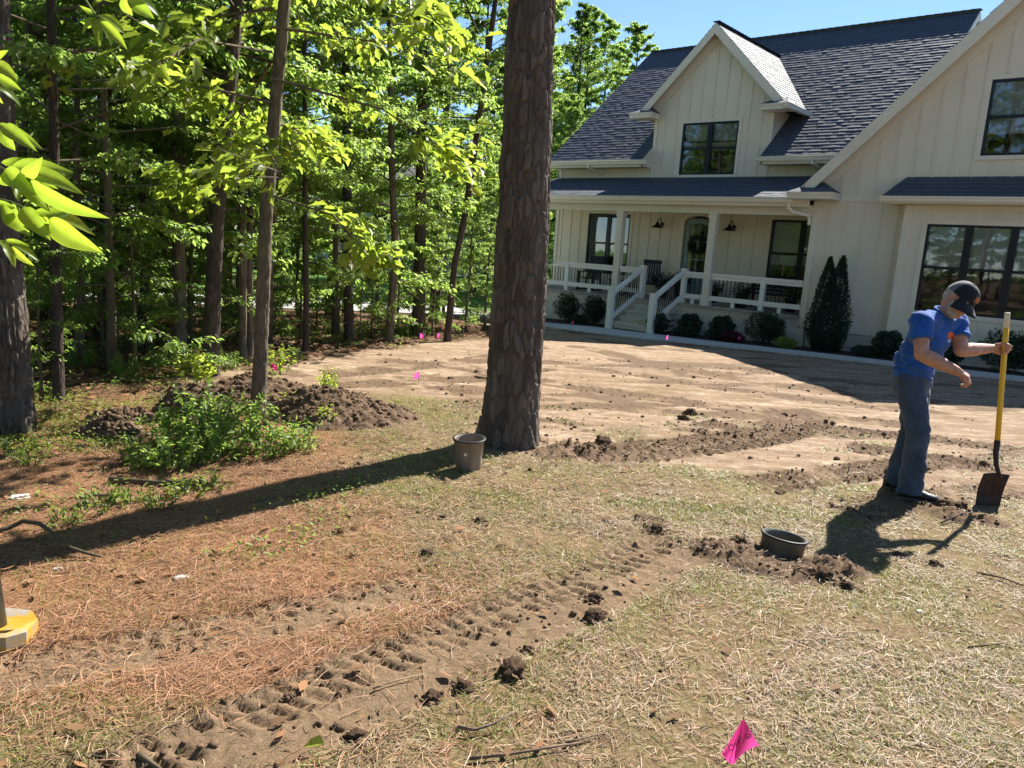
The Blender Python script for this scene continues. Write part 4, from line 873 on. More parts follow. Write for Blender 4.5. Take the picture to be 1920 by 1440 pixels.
P_A = tree_proto(101, 8.5, 0.055, 0.9, 2.4, 54, 9, 44, 0.088, 'leaf_forest', 'oak_bark', elev=(-6, 45))
P_B = tree_proto(102, 15.0, 0.105, 3.2, 3.2, 60, 9, 38, 0.10, 'leaf_forest', 'dark_bark')
P_C = tree_proto(103, 11.0, 0.075, 1.4, 1.9, 54, 8, 40, 0.09, 'leaf_forest', 'dark_bark', elev=(-5, 45))
P_D = tree_proto(104, 5.0, 0.038, 0.5, 1.5, 36, 8, 38, 0.072, 'leaf_forest', 'oak_bark', elev=(-10, 50))
P_E = tree_proto(105, 12.0, 0.12, 1.5, 2.8, 52, 9, 38, 0.10, 'leaf_dark', 'dark_bark')
P_S = tree_proto(106, 2.6, 0.022, 0.35, 0.8, 16, 5, 14, 0.075, 'leaf_weed', 'stem', shape='oval')
P_F = tree_proto(108, 14.0, 0.13, 2.5, 3.9, 74, 11, 46, 0.135, 'leaf_forest', 'dark_bark')
P_O = tree_proto(107, 9.0, 0.034, 1.5, 2.0, 58, 7, 17, 0.135, 'leaf_oak', 'oak_bark', shape='lobed', trunk=False, wratio=0.62, elev=(-10, 45), spread=0.09)
def pine_crown(seed, hb, H, R):
    """long-needled tufts on whorled limbs, trunk axis at the origin"""
    r = np.random.RandomState(seed); P = []; D = []; mb = MB()
    for i in range(46):
        t = i / 46; h = hb + (H - hb) * t; az = i * 2.4; Lb = R * (1 - 0.75 * t) * r.uniform(0.6, 1.1); e = 0.15 + 0.6 * t
        d = np.array([math.cos(az) * math.cos(e), math.sin(az) * math.cos(e), math.sin(e)]); b0 = np.array([0, 0, h]); mb.tube([b0, b0 + d * Lb], [0.035, 0.008], 4, False)
        for q in range(9):
            c = b0 + d * Lb * r.uniform(0.35, 1.0) + r.normal(0, 0.25, 3); n = 34
            v = r.normal(0, 1, (n, 3)) + d * 0.9; v /= np.linalg.norm(v, axis=1, keepdims=True); P.append(np.repeat(c[None], n, 0)); D.append(v)
    P = np.concatenate(P); D = np.concatenate(D); n = len(P); ln = r.uniform(0.13, 0.22, n)
    V, F, k = leaf_geo(P, D, r.normal(0, 1, (n, 3)), ln, np.full(n, 0.012), r)
    o = np_mesh('crown', V, F, 'needle', np.repeat(r.rand(n), k)); return mb.mesh('limbs', 'pine_bark'), o
PINE_L, PINE_C = pine_crown(111, 11.5, 18.5, 3.0)

def plant_tree(proto, x, y, sc, rot, name, label, group=None, cat='tree', lean=(0, 0), dz=-0.05, zs=1.0):
    e = empty(name, (x, y, float(gz(x, y)) + dz), rot, label, cat, group); e.scale = (sc, sc, sc * zs); e.rotation_euler = (lean[0], lean[1], rot)
    link('trunk', proto[0], e); link('crown', proto[1], e); return e

# --- the big pine in the middle of the yard
pb = gp(955, 832)
p1_, p2_ = at(976, 500, pb.y), at(998, 0, pb.y); dirp = (p2_ - p1_) / (p2_.z - p1_.z)
pt = p2_ + dirp * (19.0 - p2_.z)
pine = empty('pine_tree', pb, 0, 'big pine with thick plated bark standing in the middle of the yard', 'tree')
link('trunk', bark_trunk('trunk', [pb, p1_, p2_, pt], [0.222, 0.208, 0.178, 0.05], 'pine_bark', 5, nz=520, na=200, cell=(0.058, 0.20), depth=0.024, flare=0.30, ztop_fine=4.6), pine)
top_ = pb + (pt - pb) * 0.0; cr = link('crown', PINE_C, pine); cr.location = (pt - pb) * 0.55; cr.location.z = 0
lb_ = link('limbs', PINE_L, pine); lb_.location = cr.location
leaves_on_ground(700, -0.9, 0.9, 5.2, 7.0, 73, lambda x, y: smooth(0.75, 0.2, np.hypot(x - pb.x, y - pb.y)), 0.022, 'bark_flake', 'bark_flakes', 'brown flakes of bark and needles heaped round the foot of the pine', 'bark flakes')
# --- trees of the woods' edge, each with its own bark, leaning as in the photograph
def edge_tree(name, label, base_px, mids, r0, bm, seed, H, proto=None, csc=1.0, crot=0.0, cz=None, cell=(0.035, 0.09), depth=0.010, na=56, nz=200, extra=None):
    b = gp(*base_px); pts = [b] + [at(x, y, b.y) for x, y in mids]; d = (pts[-1] - pts[-2]) / (pts[-1].z - pts[-2].z)
    if pts[-1].z < H: pts.append(pts[-1] + Vector((d.x * 0.6, d.y * 0.6, 1)) * (H - pts[-1].z))
    rad = [r0 * (1 - 0.72 * (p.z - b.z) / (H - b.z)) for p in pts]
    e = empty(name, b, 0, label, 'tree'); link('trunk', bark_trunk('trunk', pts, rad, bm, seed, nz, na, cell, depth, 0.22), e)
    if proto:
        c = link('crown', proto[1], e); c.scale = (csc, csc, csc); c.rotation_euler.z = crot
        q = pts[1] + (pts[-1] - pts[1]) * 0.25 - b; c.location = (q.x, q.y, cz or 0)
        l = link('limbs', proto[2], e); l.scale = c.scale; l.rotation_euler.z = crot; l.location = c.location
    return e
edge_tree('pine_tree', 'thick rough barked trunk at the left edge beside the leafy foreground branch', (26, 806), [(2, 470), (-22, 0)], 0.138, 'pine_bark', 21, 15, None, cell=(0.045, 0.16), depth=0.026, na=150, nz=420)
edge_tree('oak_tree', 'slim oak with yellow green lobed leaves growing out of the dirt mound', (484, 768), [(499, 400), (534, 0)], 0.066, 'oak_bark', 22, 10.5, P_O, 1.12, 0.4, 0.3)
edge_tree('oak_tree', 'dark straight trunk behind and left of the slim oak on the mound', (394, 702), [(404, 430), (445, 0)], 0.095, 'dark_bark', 23, 14, P_B, 0.85, 1.0, 0.4)
edge_tree('young_tree', 'thin dark trunk between the thick left trunk and the weeds', (110, 752), [(104, 430), (96, 0)], 0.046, 'dark_bark', 24, 9, P_A, 0.85, 2.0, 0.6)
edge_tree('young_tree', 'slender trunk with a tuft of bright leaves low on its stem', (338, 668), [(334, 400), (338, 0)], 0.088, 'oak_bark', 25, 12, P_C, 0.95, 0.7, 0.5)
edge_tree('pine_tree', 'straight dark pole of a trunk standing in front of the sunny lawn', (655, 642), [(652, 440), (648, 100)], 0.085, 'dark_bark', 26, 15, P_C, 1.15, 2.7, 1.6)
edge_tree('young_tree', 'leaning pale sapling with light foliage left of the big pine', (729, 641), [(742, 470), (735, 330)], 0.078, 'oak_bark', 27, 9, P_D, 1.35, 0.3, 0.4)
edge_tree('forest_tree', 'thick black trunk deep in the shade behind the thin left trunk', (225, 618), [(228, 400), (232, 200)], 0.125, 'dark_bark', 28, 16, P_B, 1.0, 4.0, 0.8)
edge_tree('forest_tree', 'dark trunk next to the thick black one in the shade', (192, 632), [(196, 400), (200, 200)], 0.085, 'dark_bark', 29, 13, P_C, 1.0, 1.9, 0.6)
edge_tree('forest_tree', 'thin crooked trunk right of the thick black trunk', (262, 655), [(272, 520), (268, 400)], 0.055, 'dark_bark', 30, 9, P_A, 0.8, 5.1, 0.8)
edge_tree('forest_tree', 'left one of two thin stems close behind the oak on the mound', (455, 676), [(456, 520), (452, 300)], 0.05, 'oak_bark', 31, 9, P_A, 0.8, 3.1, 0.8)
edge_tree('forest_tree', 'right one of two thin stems close behind the oak on the mound', (469, 672), [(468, 520), (470, 300)], 0.045, 'oak_bark', 32, 8, P_D, 1.3, 1.1, 0.8)
edge_tree('forest_tree', 'thin straight stem at the edge between the oak and the dark pole', (573, 662), [(574, 560), (572, 400)], 0.045, 'dark_bark', 33, 8, P_A, 0.75, 0.1, 1.2)
edge_tree('forest_tree', 'leaning dark trunk left of the big pine near the pink flags', (838, 640), [(852, 500), (876, 380)], 0.068, 'dark_bark', 34, 13, P_C, 1.0, 2.2, 1.5)
edge_tree('forest_tree', 'stout dark trunk just behind the pale sapling', (783, 632), [(787, 520), (790, 300)], 0.13, 'dark_bark', 35, 13, P_E, 0.8, 0.9, 2.0)

# --- the rest of the woods
ORD = ['first', 'second', 'third', 'fourth', 'fifth', 'sixth', 'seventh', 'eighth', 'ninth', 'tenth', 'eleventh', 'twelfth', 'thirteenth', 'fourteenth', 'fifteenth', 'sixteenth', 'seventeenth', 'eighteenth', 'nineteenth', 'twentieth']
TENS = {2: 'twenty', 3: 'thirty', 4: 'forty', 5: 'fifty'}
def ordinal(k): return ORD[k] if k < 20 else (TENS[(k + 1) // 10] + '-' + ORD[(k + 1) % 10 - 1] if (k + 1) % 10 else {3: 'thirtieth', 4: 'fortieth', 5: 'fiftieth'}[(k + 1) // 10])
def rank(objs, fmt):
    for k, o in enumerate(sorted(objs, key=lambda q: q.location.x / max(0.5, q.location.y))): o['label'] = fmt % ordinal(k)
rt = random.Random(77); placed = [(o.location.x, o.location.y) for o in col.objects if o.parent is None and o.get('category') == 'tree']
def free(x, y, d): return all((x - a) ** 2 + (y - b) ** 2 > d * d for a, b in placed)
wood = {k: [] for k in range(5)}
kinds = [(P_A, 'young_tree', 'understory trees in the woods before the street', 'leafy understory tree in the woods, %s of its kind from the left'), (P_B, 'forest_tree', 'tall trees in the woods before the street', 'tall high crowned tree in the woods, %s of its kind from the left'), (P_C, 'forest_tree', 'narrow trees in the woods before the street', 'narrow tree in the woods before the street, %s narrow one from the left'), (P_D, 'young_tree', 'bushy young trees in the woods before the street', 'low bushy young tree in the woods, %s of its kind from the left'), (P_E, 'forest_tree', 'dark leaved trees in the woods before the street', 'dark leaved tree in the shady woods, %s of its kind from the left')]
tries = 0; nw = 0
while nw < 42 and tries < 6000:
    tries += 1; x, y = rt.uniform(-17, -0.8), rt.uniform(8.5, 24)
    xe = float(np.interp(y, _ey, _ex))
    if x > xe - 0.7 or abs(x) > 0.85 * y + 1 or on_road(x, y) or (np.array([x, y]) - r0) @ rn > 0 or not free(x, y, 1.1): continue
    k = rt.choices(range(5), (6, 1, 2, 9, 1))[0]; p, nm, grp, fmt = kinds[k]; placed.append((x, y)); nw += 1
    wood[k].append(plant_tree(p, x, y, rt.uniform(0.75, 1.12), rt.uniform(0, 6.28), nm, fmt, grp, lean=(rt.gauss(0, 0.03), rt.gauss(0, 0.03))))
for k in range(5): rank(wood[k], kinds[k][3])
fars = []; tries = 0
while len(fars) < 50 and tries < 4000:
    tries += 1; x, y = rt.uniform(-42, 6), rt.uniform(27, 66)
    q = np.array([x, y]) - r0
    if on_road(x, y) or q @ rn < 9 or abs(x) > 0.75 * y + 3 or not free(x, y, 2.2): continue
    hu, hv = x * math.sin(HA) - y * math.cos(HA), x * math.cos(HA) + y * math.sin(HA)
    if hu > -20 and hv < 38: continue
    if -17 < x < -3.5 and y < 46: continue
    k = rt.choice([0, 0, 0, 1, 2, 4]); p = kinds[k][0]; placed.append((x, y))
    fars.append(plant_tree(p, x, y, rt.uniform(1.2, 1.7) if k == 0 else rt.uniform(0.95, 1.35), rt.uniform(0, 6.28), 'distant_tree', 'x', 'trees beyond the street'))
rank(fars, 'leafy tree beyond the street behind the woods, %s from the left')
# trees that rise behind the left end of the roof
for (px, py, dep, p, sc, lb) in ((1075, 470, 46, P_F, 1.12, 'round crowned tree rising over the left end of the roof beside the pine'), (1162, 470, 41, P_F, 0.98, 'loose crowned tree rising nearest to the roof slope'), (1050, 470, 36, P_A, 1.1, 'low tree showing right of the pine trunk behind the porch'), (1000, 470, 52, P_F, 1.4, 'tall tree far behind the big pine'), (890, 480, 40, P_F, 1.15, 'tall tree behind the left edge of the big pine'), (1110, 470, 60, P_F, 1.35, 'distant tree filling the gap between the two trees over the roof'), (780, 480, 48, P_F, 1.3, 'tall tree far behind the stout dark trunk')):
    b = at(px, py, dep); plant_tree(p, b.x, b.y, sc, px * 0.7, 'distant_tree', lb)
# a low thicket in the shade at the end of the woods
for (px, py, sc, lb) in ((905, 628, 0.75, 'dark thicket bush touching the left side of the pine trunk'), (868, 632, 0.7, 'dark thicket bush behind the two pink flags'), (800, 640, 0.5, 'small bush at the foot of the stout dark trunk'), (940, 622, 0.8, 'dark bush behind the big pine next to the porch')):
    b = gp(px, py); plant_tree((P_D[0], P_E[1]) if False else P_D, b.x, b.y + 1.0, sc, px, 'bush', lb, cat='bush')
# woods behind the photographer, mirrored in the window panes
for k in range(16):
    x, y = -26 + 2.2 * k + rt.uniform(-1, 1), -9 - 5 * (k % 2) - rt.uniform(0, 4)
    plant_tree((P_A, P_A, P_B)[k % 3], x, y, rt.uniform(0.9, 1.2), rt.uniform(0, 6), 'forest_tree', 'tree of the wood that the window panes reflect', 'trees reflected in the panes')
for k in range(16):
    x, y = -13 - rt.uniform(0, 9), -9 + 1.7 * k
    plant_tree((P_A, P_A, P_B)[k % 3], x, y, rt.uniform(0.9, 1.2), rt.uniform(0, 6), 'forest_tree', 'tree of the wood that the window panes reflect', 'trees reflected in the panes')
for k in range(14):
    plant_tree((P_A, P_D)[k % 2], -7.5 - 0.95 * k + rt.uniform(-.5, .5), -3.5 - 0.55 * k + rt.uniform(-1, 1), rt.uniform(0.9, 1.2), rt.uniform(0, 6), 'young_tree', 'tree of the wood that the window panes reflect', 'trees reflected in the panes')
# saplings on the floor of the woods
saps = []
for k in range(34):
    for _ in range(50):
        x, y = rt.uniform(-11, -1.5), rt.uniform(6.5, 17); xe = float(np.interp(y, _ey, _ex))
        if x < xe - 0.1 and abs(x) < 0.72 * y: break
    saps.append(plant_tree(P_S, x, y, rt.uniform(0.3, 0.8), rt.uniform(0, 6), 'sapling', 'x', 'saplings on the floor of the woods', 'sapling'))
rank(saps, 'small leafy sapling on the floor of the woods, %s from the left')

# --- young broadleaf tree standing just outside the left edge; its big leaves hang into the picture
hk = empty('broadleaf_tree', (-2.9, 2.75, float(gz(-2.9, 2.75))), 0, 'young tree whose large bright compound leaves hang in from the left edge', 'tree')
def HK(v): return Vector(v) - hk.location
MB().tube([(0, 0, -0.05), (0.05, 0, 1.2), (0.12, -0.02, 2.4), (0.1, 0.0, 3.8), (0.15, 0.05, 5.0)], [0.05, 0.045, 0.038, 0.025, 0.01], 12).build('trunk', 'oak_bark', hk, True)
P_H = tree_proto(109, 5.0, 0.03, 1.6, 0.85, 26, 5, 9, 0.15, 'leaf_hickory', 'oak_bark', shape='oval', trunk=False, wratio=0.42, spread=0.1)
link('crown', P_H[1], hk).location = (-0.35, -0.25, 0); link('limbs', P_H[2], hk).location = (0, 0, 0)
def leaflet(bpx, tpx, dep, wr=0.42, tw=0.0, dd=0.0):
    b = at(*bpx, dep); t = at(*tpx, dep + dd); d = t - b; ln = d.length; d.normalize()
    view = (b - Vector(EYE)).normalized(); n0 = (view * -1.0 + Vector((0.0, 0.0, 0.12))).normalized(); s = d.cross(n0).normalized(); n = s.cross(d)
    c, q = math.cos(tw), math.sin(tw); s, n = s * c + n * q, n * c - s * q
    m = MB(); vs = []; K = 9
    for i in range(K + 1):
        a = i / K; wdt = ln * wr * 0.5 * math.sin(math.pi * a ** 0.85) ** 0.85 * (1 - 0.15 * a); cen = b + d * ln * a + n * (ln * (0.10 * math.sin(math.pi * a) - 0.12 * a * a))
        for e in (-1, -0.5, 0, 0.5, 1): vs.append(HK(cen + s * wdt * e + n * (abs(e) * wdt * 0.35 + 0.03 * ln * wr * math.sin(a * 17 + e * 3) * abs(e))))
    fs = [(5 * i + j, 5 * i + j + 1, 5 * i + j + 6, 5 * i + j + 5) for i in range(K) for j in range(4)]
    m.add(vs, fs, 0.5); t0_ = rt.uniform(0.30, 0.75); m.t = [min(1, max(0, t0_ + (0.22 if k % 5 == 2 else 0) + (0.10 if (k // 5) % 2 else -0.06) + rt.gauss(0, 0.05))) for k in range(len(vs))]; m.build('leaf', 'leaf_hickory', hk, True)
def spray(stem, dep, tips, wr=0.42, from_=None):
    pts = [HK(at(x, y, dep)) for x, y in stem]
    if from_: pts = [Vector(from_)] + pts
    if from_:
        a_, b_ = pts[0], pts[1]; pts = [a_, a_.lerp(b_, 0.3) + Vector((0, 0.04, 0.10)), a_.lerp(b_, 0.65) + Vector((0, -0.03, 0.11))] + pts[1:]
    MB().tube(pts, [0.013, 0.010, 0.007] + [0.004] + [0.0025] * (len(pts) - 4) if from_ else 0.003, 7, False).build('branch', 'green_stem', hk, True)
    for (bx, by, tx, ty, w_) in tips: leaflet((bx, by), (tx, ty), dep + rt.uniform(-0.05, 0.05), w_ * 0.85, rt.uniform(-0.75, 0.75), rt.uniform(-0.07, 0.07))
spray([(120, -60), (182, 32), (188, 40)], 2.3, [(183, 28, 236, 60, .40), (184, 34, 240, 93, .36), (186, 34, 214, 86, .62), (182, 36, 186, 84, .40), (178, 32, 150, 48, .35), (178, 36, 152, 62, .30), (180, 26, 150, 12, .4)], from_=(0.12, 0, 2.9))
spray([(160, -90), (232, -14), (238, -6)], 2.4, [(236, -8, 303, 27, .55), (238, -4, 289, 35, .60), (232, -6, 246, 33, .6), (236, -12, 290, -8, .4), (230, -10, 196, 2, .4)], from_=(0.12, 0, 2.95))
spray([(-70, 130), (-12, 138)], 2.3, [(-14, 122, 32, 147, .42), (-12, 136, 42, 172, .45), (-12, 160, 45, 199, .38), (-20, 150, 3, 196, .5), (-20, 120, 10, 95, .4)], from_=(0.12, 0, 2.2))
spray([(-70, 215), (-8, 232), (4, 240)], 2.25, [(-6, 230, 82, 279, .30), (2, 240, 27, 284, .66), (4, 236, 62, 277, .34)], from_=(0.12, 0, 2.1))
spray([(-70, 280), (10, 318), (44, 332), (62, 342)], 2.15, [(2, 305, 52, 298, .5), (20, 312, 135, 320, .36), (36, 322, 152, 356, .34), (56, 336, 192, 414, .26), (60, 342, 126, 398, .30), (40, 330, 104, 352, .42), (8, 318, 62, 362, .5), (10, 322, 38, 372, .5), (-10, 330, 40, 345, .45), (48, 330, 76, 300, .42), (54, 338, 88, 392, .5)], from_=(0.1, 0, 1.95))
spray([(-60, 360), (20, 378), (60, 396), (92, 412)], 2.2, [(92, 410, 184, 474, .40), (88, 414, 162, 473, .42), (70, 402, 150, 458, .3), (58, 398, 116, 452, .5), (40, 390, 90, 446, .45), (20, 384, 50, 440, .55), (4, 382, 22, 430, .45), (-10, 376, 30, 392, .5), (64, 396, 140, 402, .38), (80, 404, 176, 432, .34)], from_=(0.1, 0, 1.85))
spray([(-60, 440), (4, 452), (24, 458)], 2.3, [(20, 456, 74, 486, .34), (22, 462, 62, 500, .36), (6, 456, 30, 500, .42), (-4, 450, 20, 478, .45), (10, 450, 56, 462, .4)], from_=(0.1, 0, 1.6))

# ================================================================== THINGS IN THE YARD
# ---- heaps of dug soil
ICO = np.array([(0, 0, 1), (.89, 0, .45), (.28, .85, .45), (-.72, .53, .45), (-.72, -.53, .45), (.28, -.85, .45), (.72, .53, -.45), (-.28, .85, -.45), (-.89, 0, -.45), (-.28, -.85, -.45), (.72, -.53, -.45), (0, 0, -1)])
ICF = np.array([(0, 1, 2), (0, 2, 3), (0, 3, 4), (0, 4, 5), (0, 5, 1), (1, 6, 2), (2, 7, 3), (3, 8, 4), (4, 9, 5), (5, 10, 1), (6, 7, 2), (7, 8, 3), (8, 9, 4), (9, 10, 5), (10, 6, 1), (11, 7, 6), (11, 8, 7), (11, 9, 8), (11, 10, 9), (11, 6, 10)])
def lumps(P, size, r):
    n = len(P); s = size * np.exp(np.clip(r.normal(-0.15, 0.7, n), -2, 0.85)); V = ICO[None] * (s[:, None] * r.uniform(0.55, 1.4, (n, 12)))[..., None] * np.array([1, 1, 0.8]) + P[:, None]
    return V.reshape(-1, 3), ((np.arange(n) * 12)[:, None, None] + ICF[None]).reshape(-1, 3), np.repeat(r.rand(n), 12)
def mound(name, label, x, y, rx, ry, h, seed, rot=0.0, rough=0.16, ncr=500):
    n, m = 170, 70; c0, s0 = math.cos(rot), math.sin(rot); zc = float(gz(x, y))
    A = np.arange(n) / n * 2 * np.pi; T = np.linspace(0, 1, m) ** 0.8; AA, TT = np.meshgrid(A, T)
    ex = 1 + 0.35 * (fbm(np.cos(AA) * 1.6 + seed, np.sin(AA) * 1.6, seed, 3) - 0.5) * 2
    lx = np.cos(AA) * TT * rx * ex; ly = np.sin(AA) * TT * ry * ex; X = x + lx * c0 - ly * s0; Y = y + lx * s0 + ly * c0
    prof = np.clip(1 - TT ** 1.6, 0, 1)
    l1 = fbm(X * 5, Y * 5, seed + 1, 3, 0.6) - 0.5; f1, f2, cid = worley(X * (7 + 5 * fbm(X * 2, Y * 2, seed + 8, 2)) + 3 * l1, Y * 10 + 2 * l1, seed + 3); l2 = (0.55 - f1) * (0.4 + 0.9 * cid); l3 = fbm(X * 40, Y * 40, seed + 4, 3, 0.65) - 0.5
    big = fbm(X * 1.9, Y * 1.9, seed + 6, 2); k = smooth(1, 0.8, TT)
    Zz = ground_h(X, Y) - 0.03 * TT ** 3 + h * prof * (0.45 + 1.0 * big) + k * (h * rough * 2 * l1 + 0.04 * l2 + 0.045 * l3)
    i = np.arange(n * m).reshape(m, n); j = np.roll(i, -1, 1); F = np.stack([i[:-1], j[:-1], j[1:], i[1:]], -1).reshape(-1, 4)
    V = np.stack([X - x, Y - y, Zz - zc], -1).reshape(-1, 3); me = np_mesh(name, V, F, 'clod', cid.ravel(), smooth=True)
    o = link(name, me, None, (x, y, zc)); tag(o, label, 'dirt mound')
    r = np.random.RandomState(seed); pk = V[r.randint(0, len(V), ncr // 2)]; LV, LF, LT = lumps(pk + np.array([0, 0, 0.004]), 0.013, r); q = link('crumbs', np_mesh('crumbs', LV, LF, 'clod', LT), o); q['kind'] = 'stuff'; return o
mound('dirt_mound', 'broad heap of crumbly dug soil right of the slim oak', -1.70, 7.20, 0.88, 0.66, 0.27, 3, 0.15, ncr=1500)
mound('dirt_mound', 'long low ridge of dug soil behind the weeds', -2.75, 7.75, 1.0, 0.50, 0.22, 5, 0.2, ncr=1100)
mound('dirt_mound', 'round dark lump of soil left of the weeds', -3.02, 6.75, 0.27, 0.22, 0.28, 7, 0.3)
mound('dirt_mound', 'small flat heap of soil in front of the round lump', -3.12, 5.85, 0.36, 0.20, 0.13, 9, 0.15)
mound('dirt_mound', 'loose dug soil between the lump and the thick left trunk', -3.35, 6.5, 0.34, 0.24, 0.10, 11)
# ---- single clods
def clod_mesh(seed, sub=3):
    bm = bmesh.new(); bmesh.ops.create_icosphere(bm, subdivisions=sub + 1, radius=1.0)
    for v in bm.verts:
        p = v.co * 1.3 + Vector((seed * 3.1, 0, 0)); k = 0.95 + 0.55 * mnoise.noise(p) + 0.42 * (abs(mnoise.noise(p * 2.3)) - 0.2) + 0.22 * mnoise.noise(p * 5.5) + 0.12 * mnoise.noise(p * 12); v.co *= k; v.co.z *= 0.68
    me = bpy.data.meshes.new('dirt_clod'); bm.to_mesh(me); bm.free(); me.materials.append(MATS['clod']); me.polygons.foreach_set('use_smooth', [True] * len(me.polygons)); return me
CL = [clod_mesh(k) for k in range(5)]
clods = [(955, 1262, 54, 'large clod of soil standing beside the track in the lower middle'), (872, 1288, 44, 'grass topped clod left of the large clod by the track'), (812, 1308, 34, 'pale crumbling clod by the track'), (668, 1382, 38, 'clod at the lower end of the track near the green leaf'), (1115, 1152, 44, 'rough clod at the upper end of the track'), (1112, 1118, 30, 'smaller clod just above the rough one at the track end'),
         (800, 1040, 26, 'single dark clod below the pine shadow'), (901, 978, 20, 'small clod in the grass between the pine and the lower track'), (832, 970, 17, 'smallest of two clods below the nursery pot'), (1232, 996, 26, 'flat clod between the pine and the sunk pot'), (1296, 776, 30, 'clod with roots lying on the bare lawn'), (1282, 786, 22, 'clod next to the rooty one on the bare lawn'), (1130, 836, 34, 'clod at the left end of the dark tread marks'), (1105, 846, 26, 'clod right of the foot of the pine'), (1750, 1058, 18, 'clod in the grass below the worker'), (1680, 1040, 16, 'tiny clod right of the sunk pot'),
         (1540, 1082, 34, 'dark clod in the pile below the sunk pot'), (1500, 1075, 26, 'left clod of the pile below the sunk pot'), (1588, 1098, 26, 'right clod of the pile below the sunk pot'), (1388, 1022, 26, 'clod left of the sunk pot'), (1800, 960, 34, 'clod of turf turned over beside the spade'), (1770, 950, 24, 'loose clod between the shoes and the spade'), (990, 1215, 22, 'clod above the large one in the lower middle'), (540, 1300, 18, 'clod at the middle of the lug marks')]
CPOS = []
for k, (px, py, w_, lb) in enumerate(clods):
    b = gp(px, py); s = w_ / 2.3 * (b - Vector(EYE)).length / FPX; b.z = float(ground_h(b.x, b.y)); o = link('dirt_clod', CL[k % 5], None, (b.x, b.y, b.z + s * 0.15)); CPOS.append((b.x, b.y, s)); o.scale = (s, s, s * 1.05); o.rotation_euler = (rt.uniform(-.3, .3), rt.uniform(-.3, .3), rt.uniform(0, 6)); tag(o, lb, 'clod', 'clods of soil lying in the yard')
rc = np.random.RandomState(88); cp = []
for cx_, cy_, s in CPOS:
    n = 40; a = rc.uniform(0, 6.28, n); d = s * np.abs(rc.normal(0.9, 0.55, n)); cp.append(np.stack([cx_ + d * np.cos(a), cy_ + d * np.sin(a)], -1))
cp = np.concatenate(cp); LV, LF, LT = lumps(np.column_stack([cp, ground_h(cp[:, 0], cp[:, 1]) + 0.003]), 0.0065, rc); tag(link('soil_crumbs', np_mesh('soil_crumbs', LV, LF, 'clod', LT)), 'small crumbs fallen off the clods of soil', 'soil', kind='stuff')
# ---- leafy plants
def weed_mesh(seed, h, R, stems, nl, leaf, m='leaf_weed', shape='oval', wr=0.48):
    r = np.random.RandomState(seed); mb = MB(); P = []; D = []
    for k in range(stems):
        az = r.uniform(0, 6.28); rr = R * math.sqrt(r.rand()); hh_ = h * r.uniform(0.5, 1.1) * (1 - 0.35 * rr / R); b = np.array([rr * 0.45 * math.cos(az), rr * 0.45 * math.sin(az), -0.02]); e = np.array([rr * math.cos(az), rr * math.sin(az), hh_]); mb.tube([b, (b + e) / 2 + np.array([0, 0, 0.05 * h]), e], [0.005, 0.004, 0.002], 4, False)
        t = r.uniform(0.22, 1.03, nl)[:, None]; P.append(b + (e - b) * t + r.normal(0, 0.018, (nl, 3))); a = r.uniform(0, 6.28, nl); el = r.normal(0.25, 0.4, nl); D.append(np.stack([np.cos(a) * np.cos(el), np.sin(a) * np.cos(el), np.sin(el)], -1))
    P = np.concatenate(P); D = np.concatenate(D); n = len(P); ln = leaf * r.uniform(0.55, 1.3, n); V, F, k = leaf_geo(P, D, np.stack([r.normal(0, .4, n), r.normal(0, .4, n), np.ones(n)], -1), ln, ln * wr, r, shape)
    return mb.mesh('stems', 'green_stem'), np_mesh('leaves', V, F, m, np.repeat(np.clip(r.normal(.5, .27, n), 0, 1), k))
WD = [weed_mesh(201, 0.46, 0.30, 22, 20, 0.058), weed_mesh(202, 0.36, 0.28, 20, 17, 0.052), weed_mesh(203, 0.6, 0.30, 12, 18, 0.085, 'leaf_oak'), weed_mesh(204, 0.13, 0.14, 16, 9, 0.034, 'lime_leaf')]
def weed(px, py, k, sc, lb, name='weed_plant', cat='plant', group=None):
    b = gp(px, py); e = empty(name, (b.x, b.y, float(ground_h(b.x, b.y)) - 0.01), px * 0.37, lb, cat, group); e.scale = (sc,) * 3; link('stems', WD[k][0], e); link('leaves', WD[k][1], e); return e
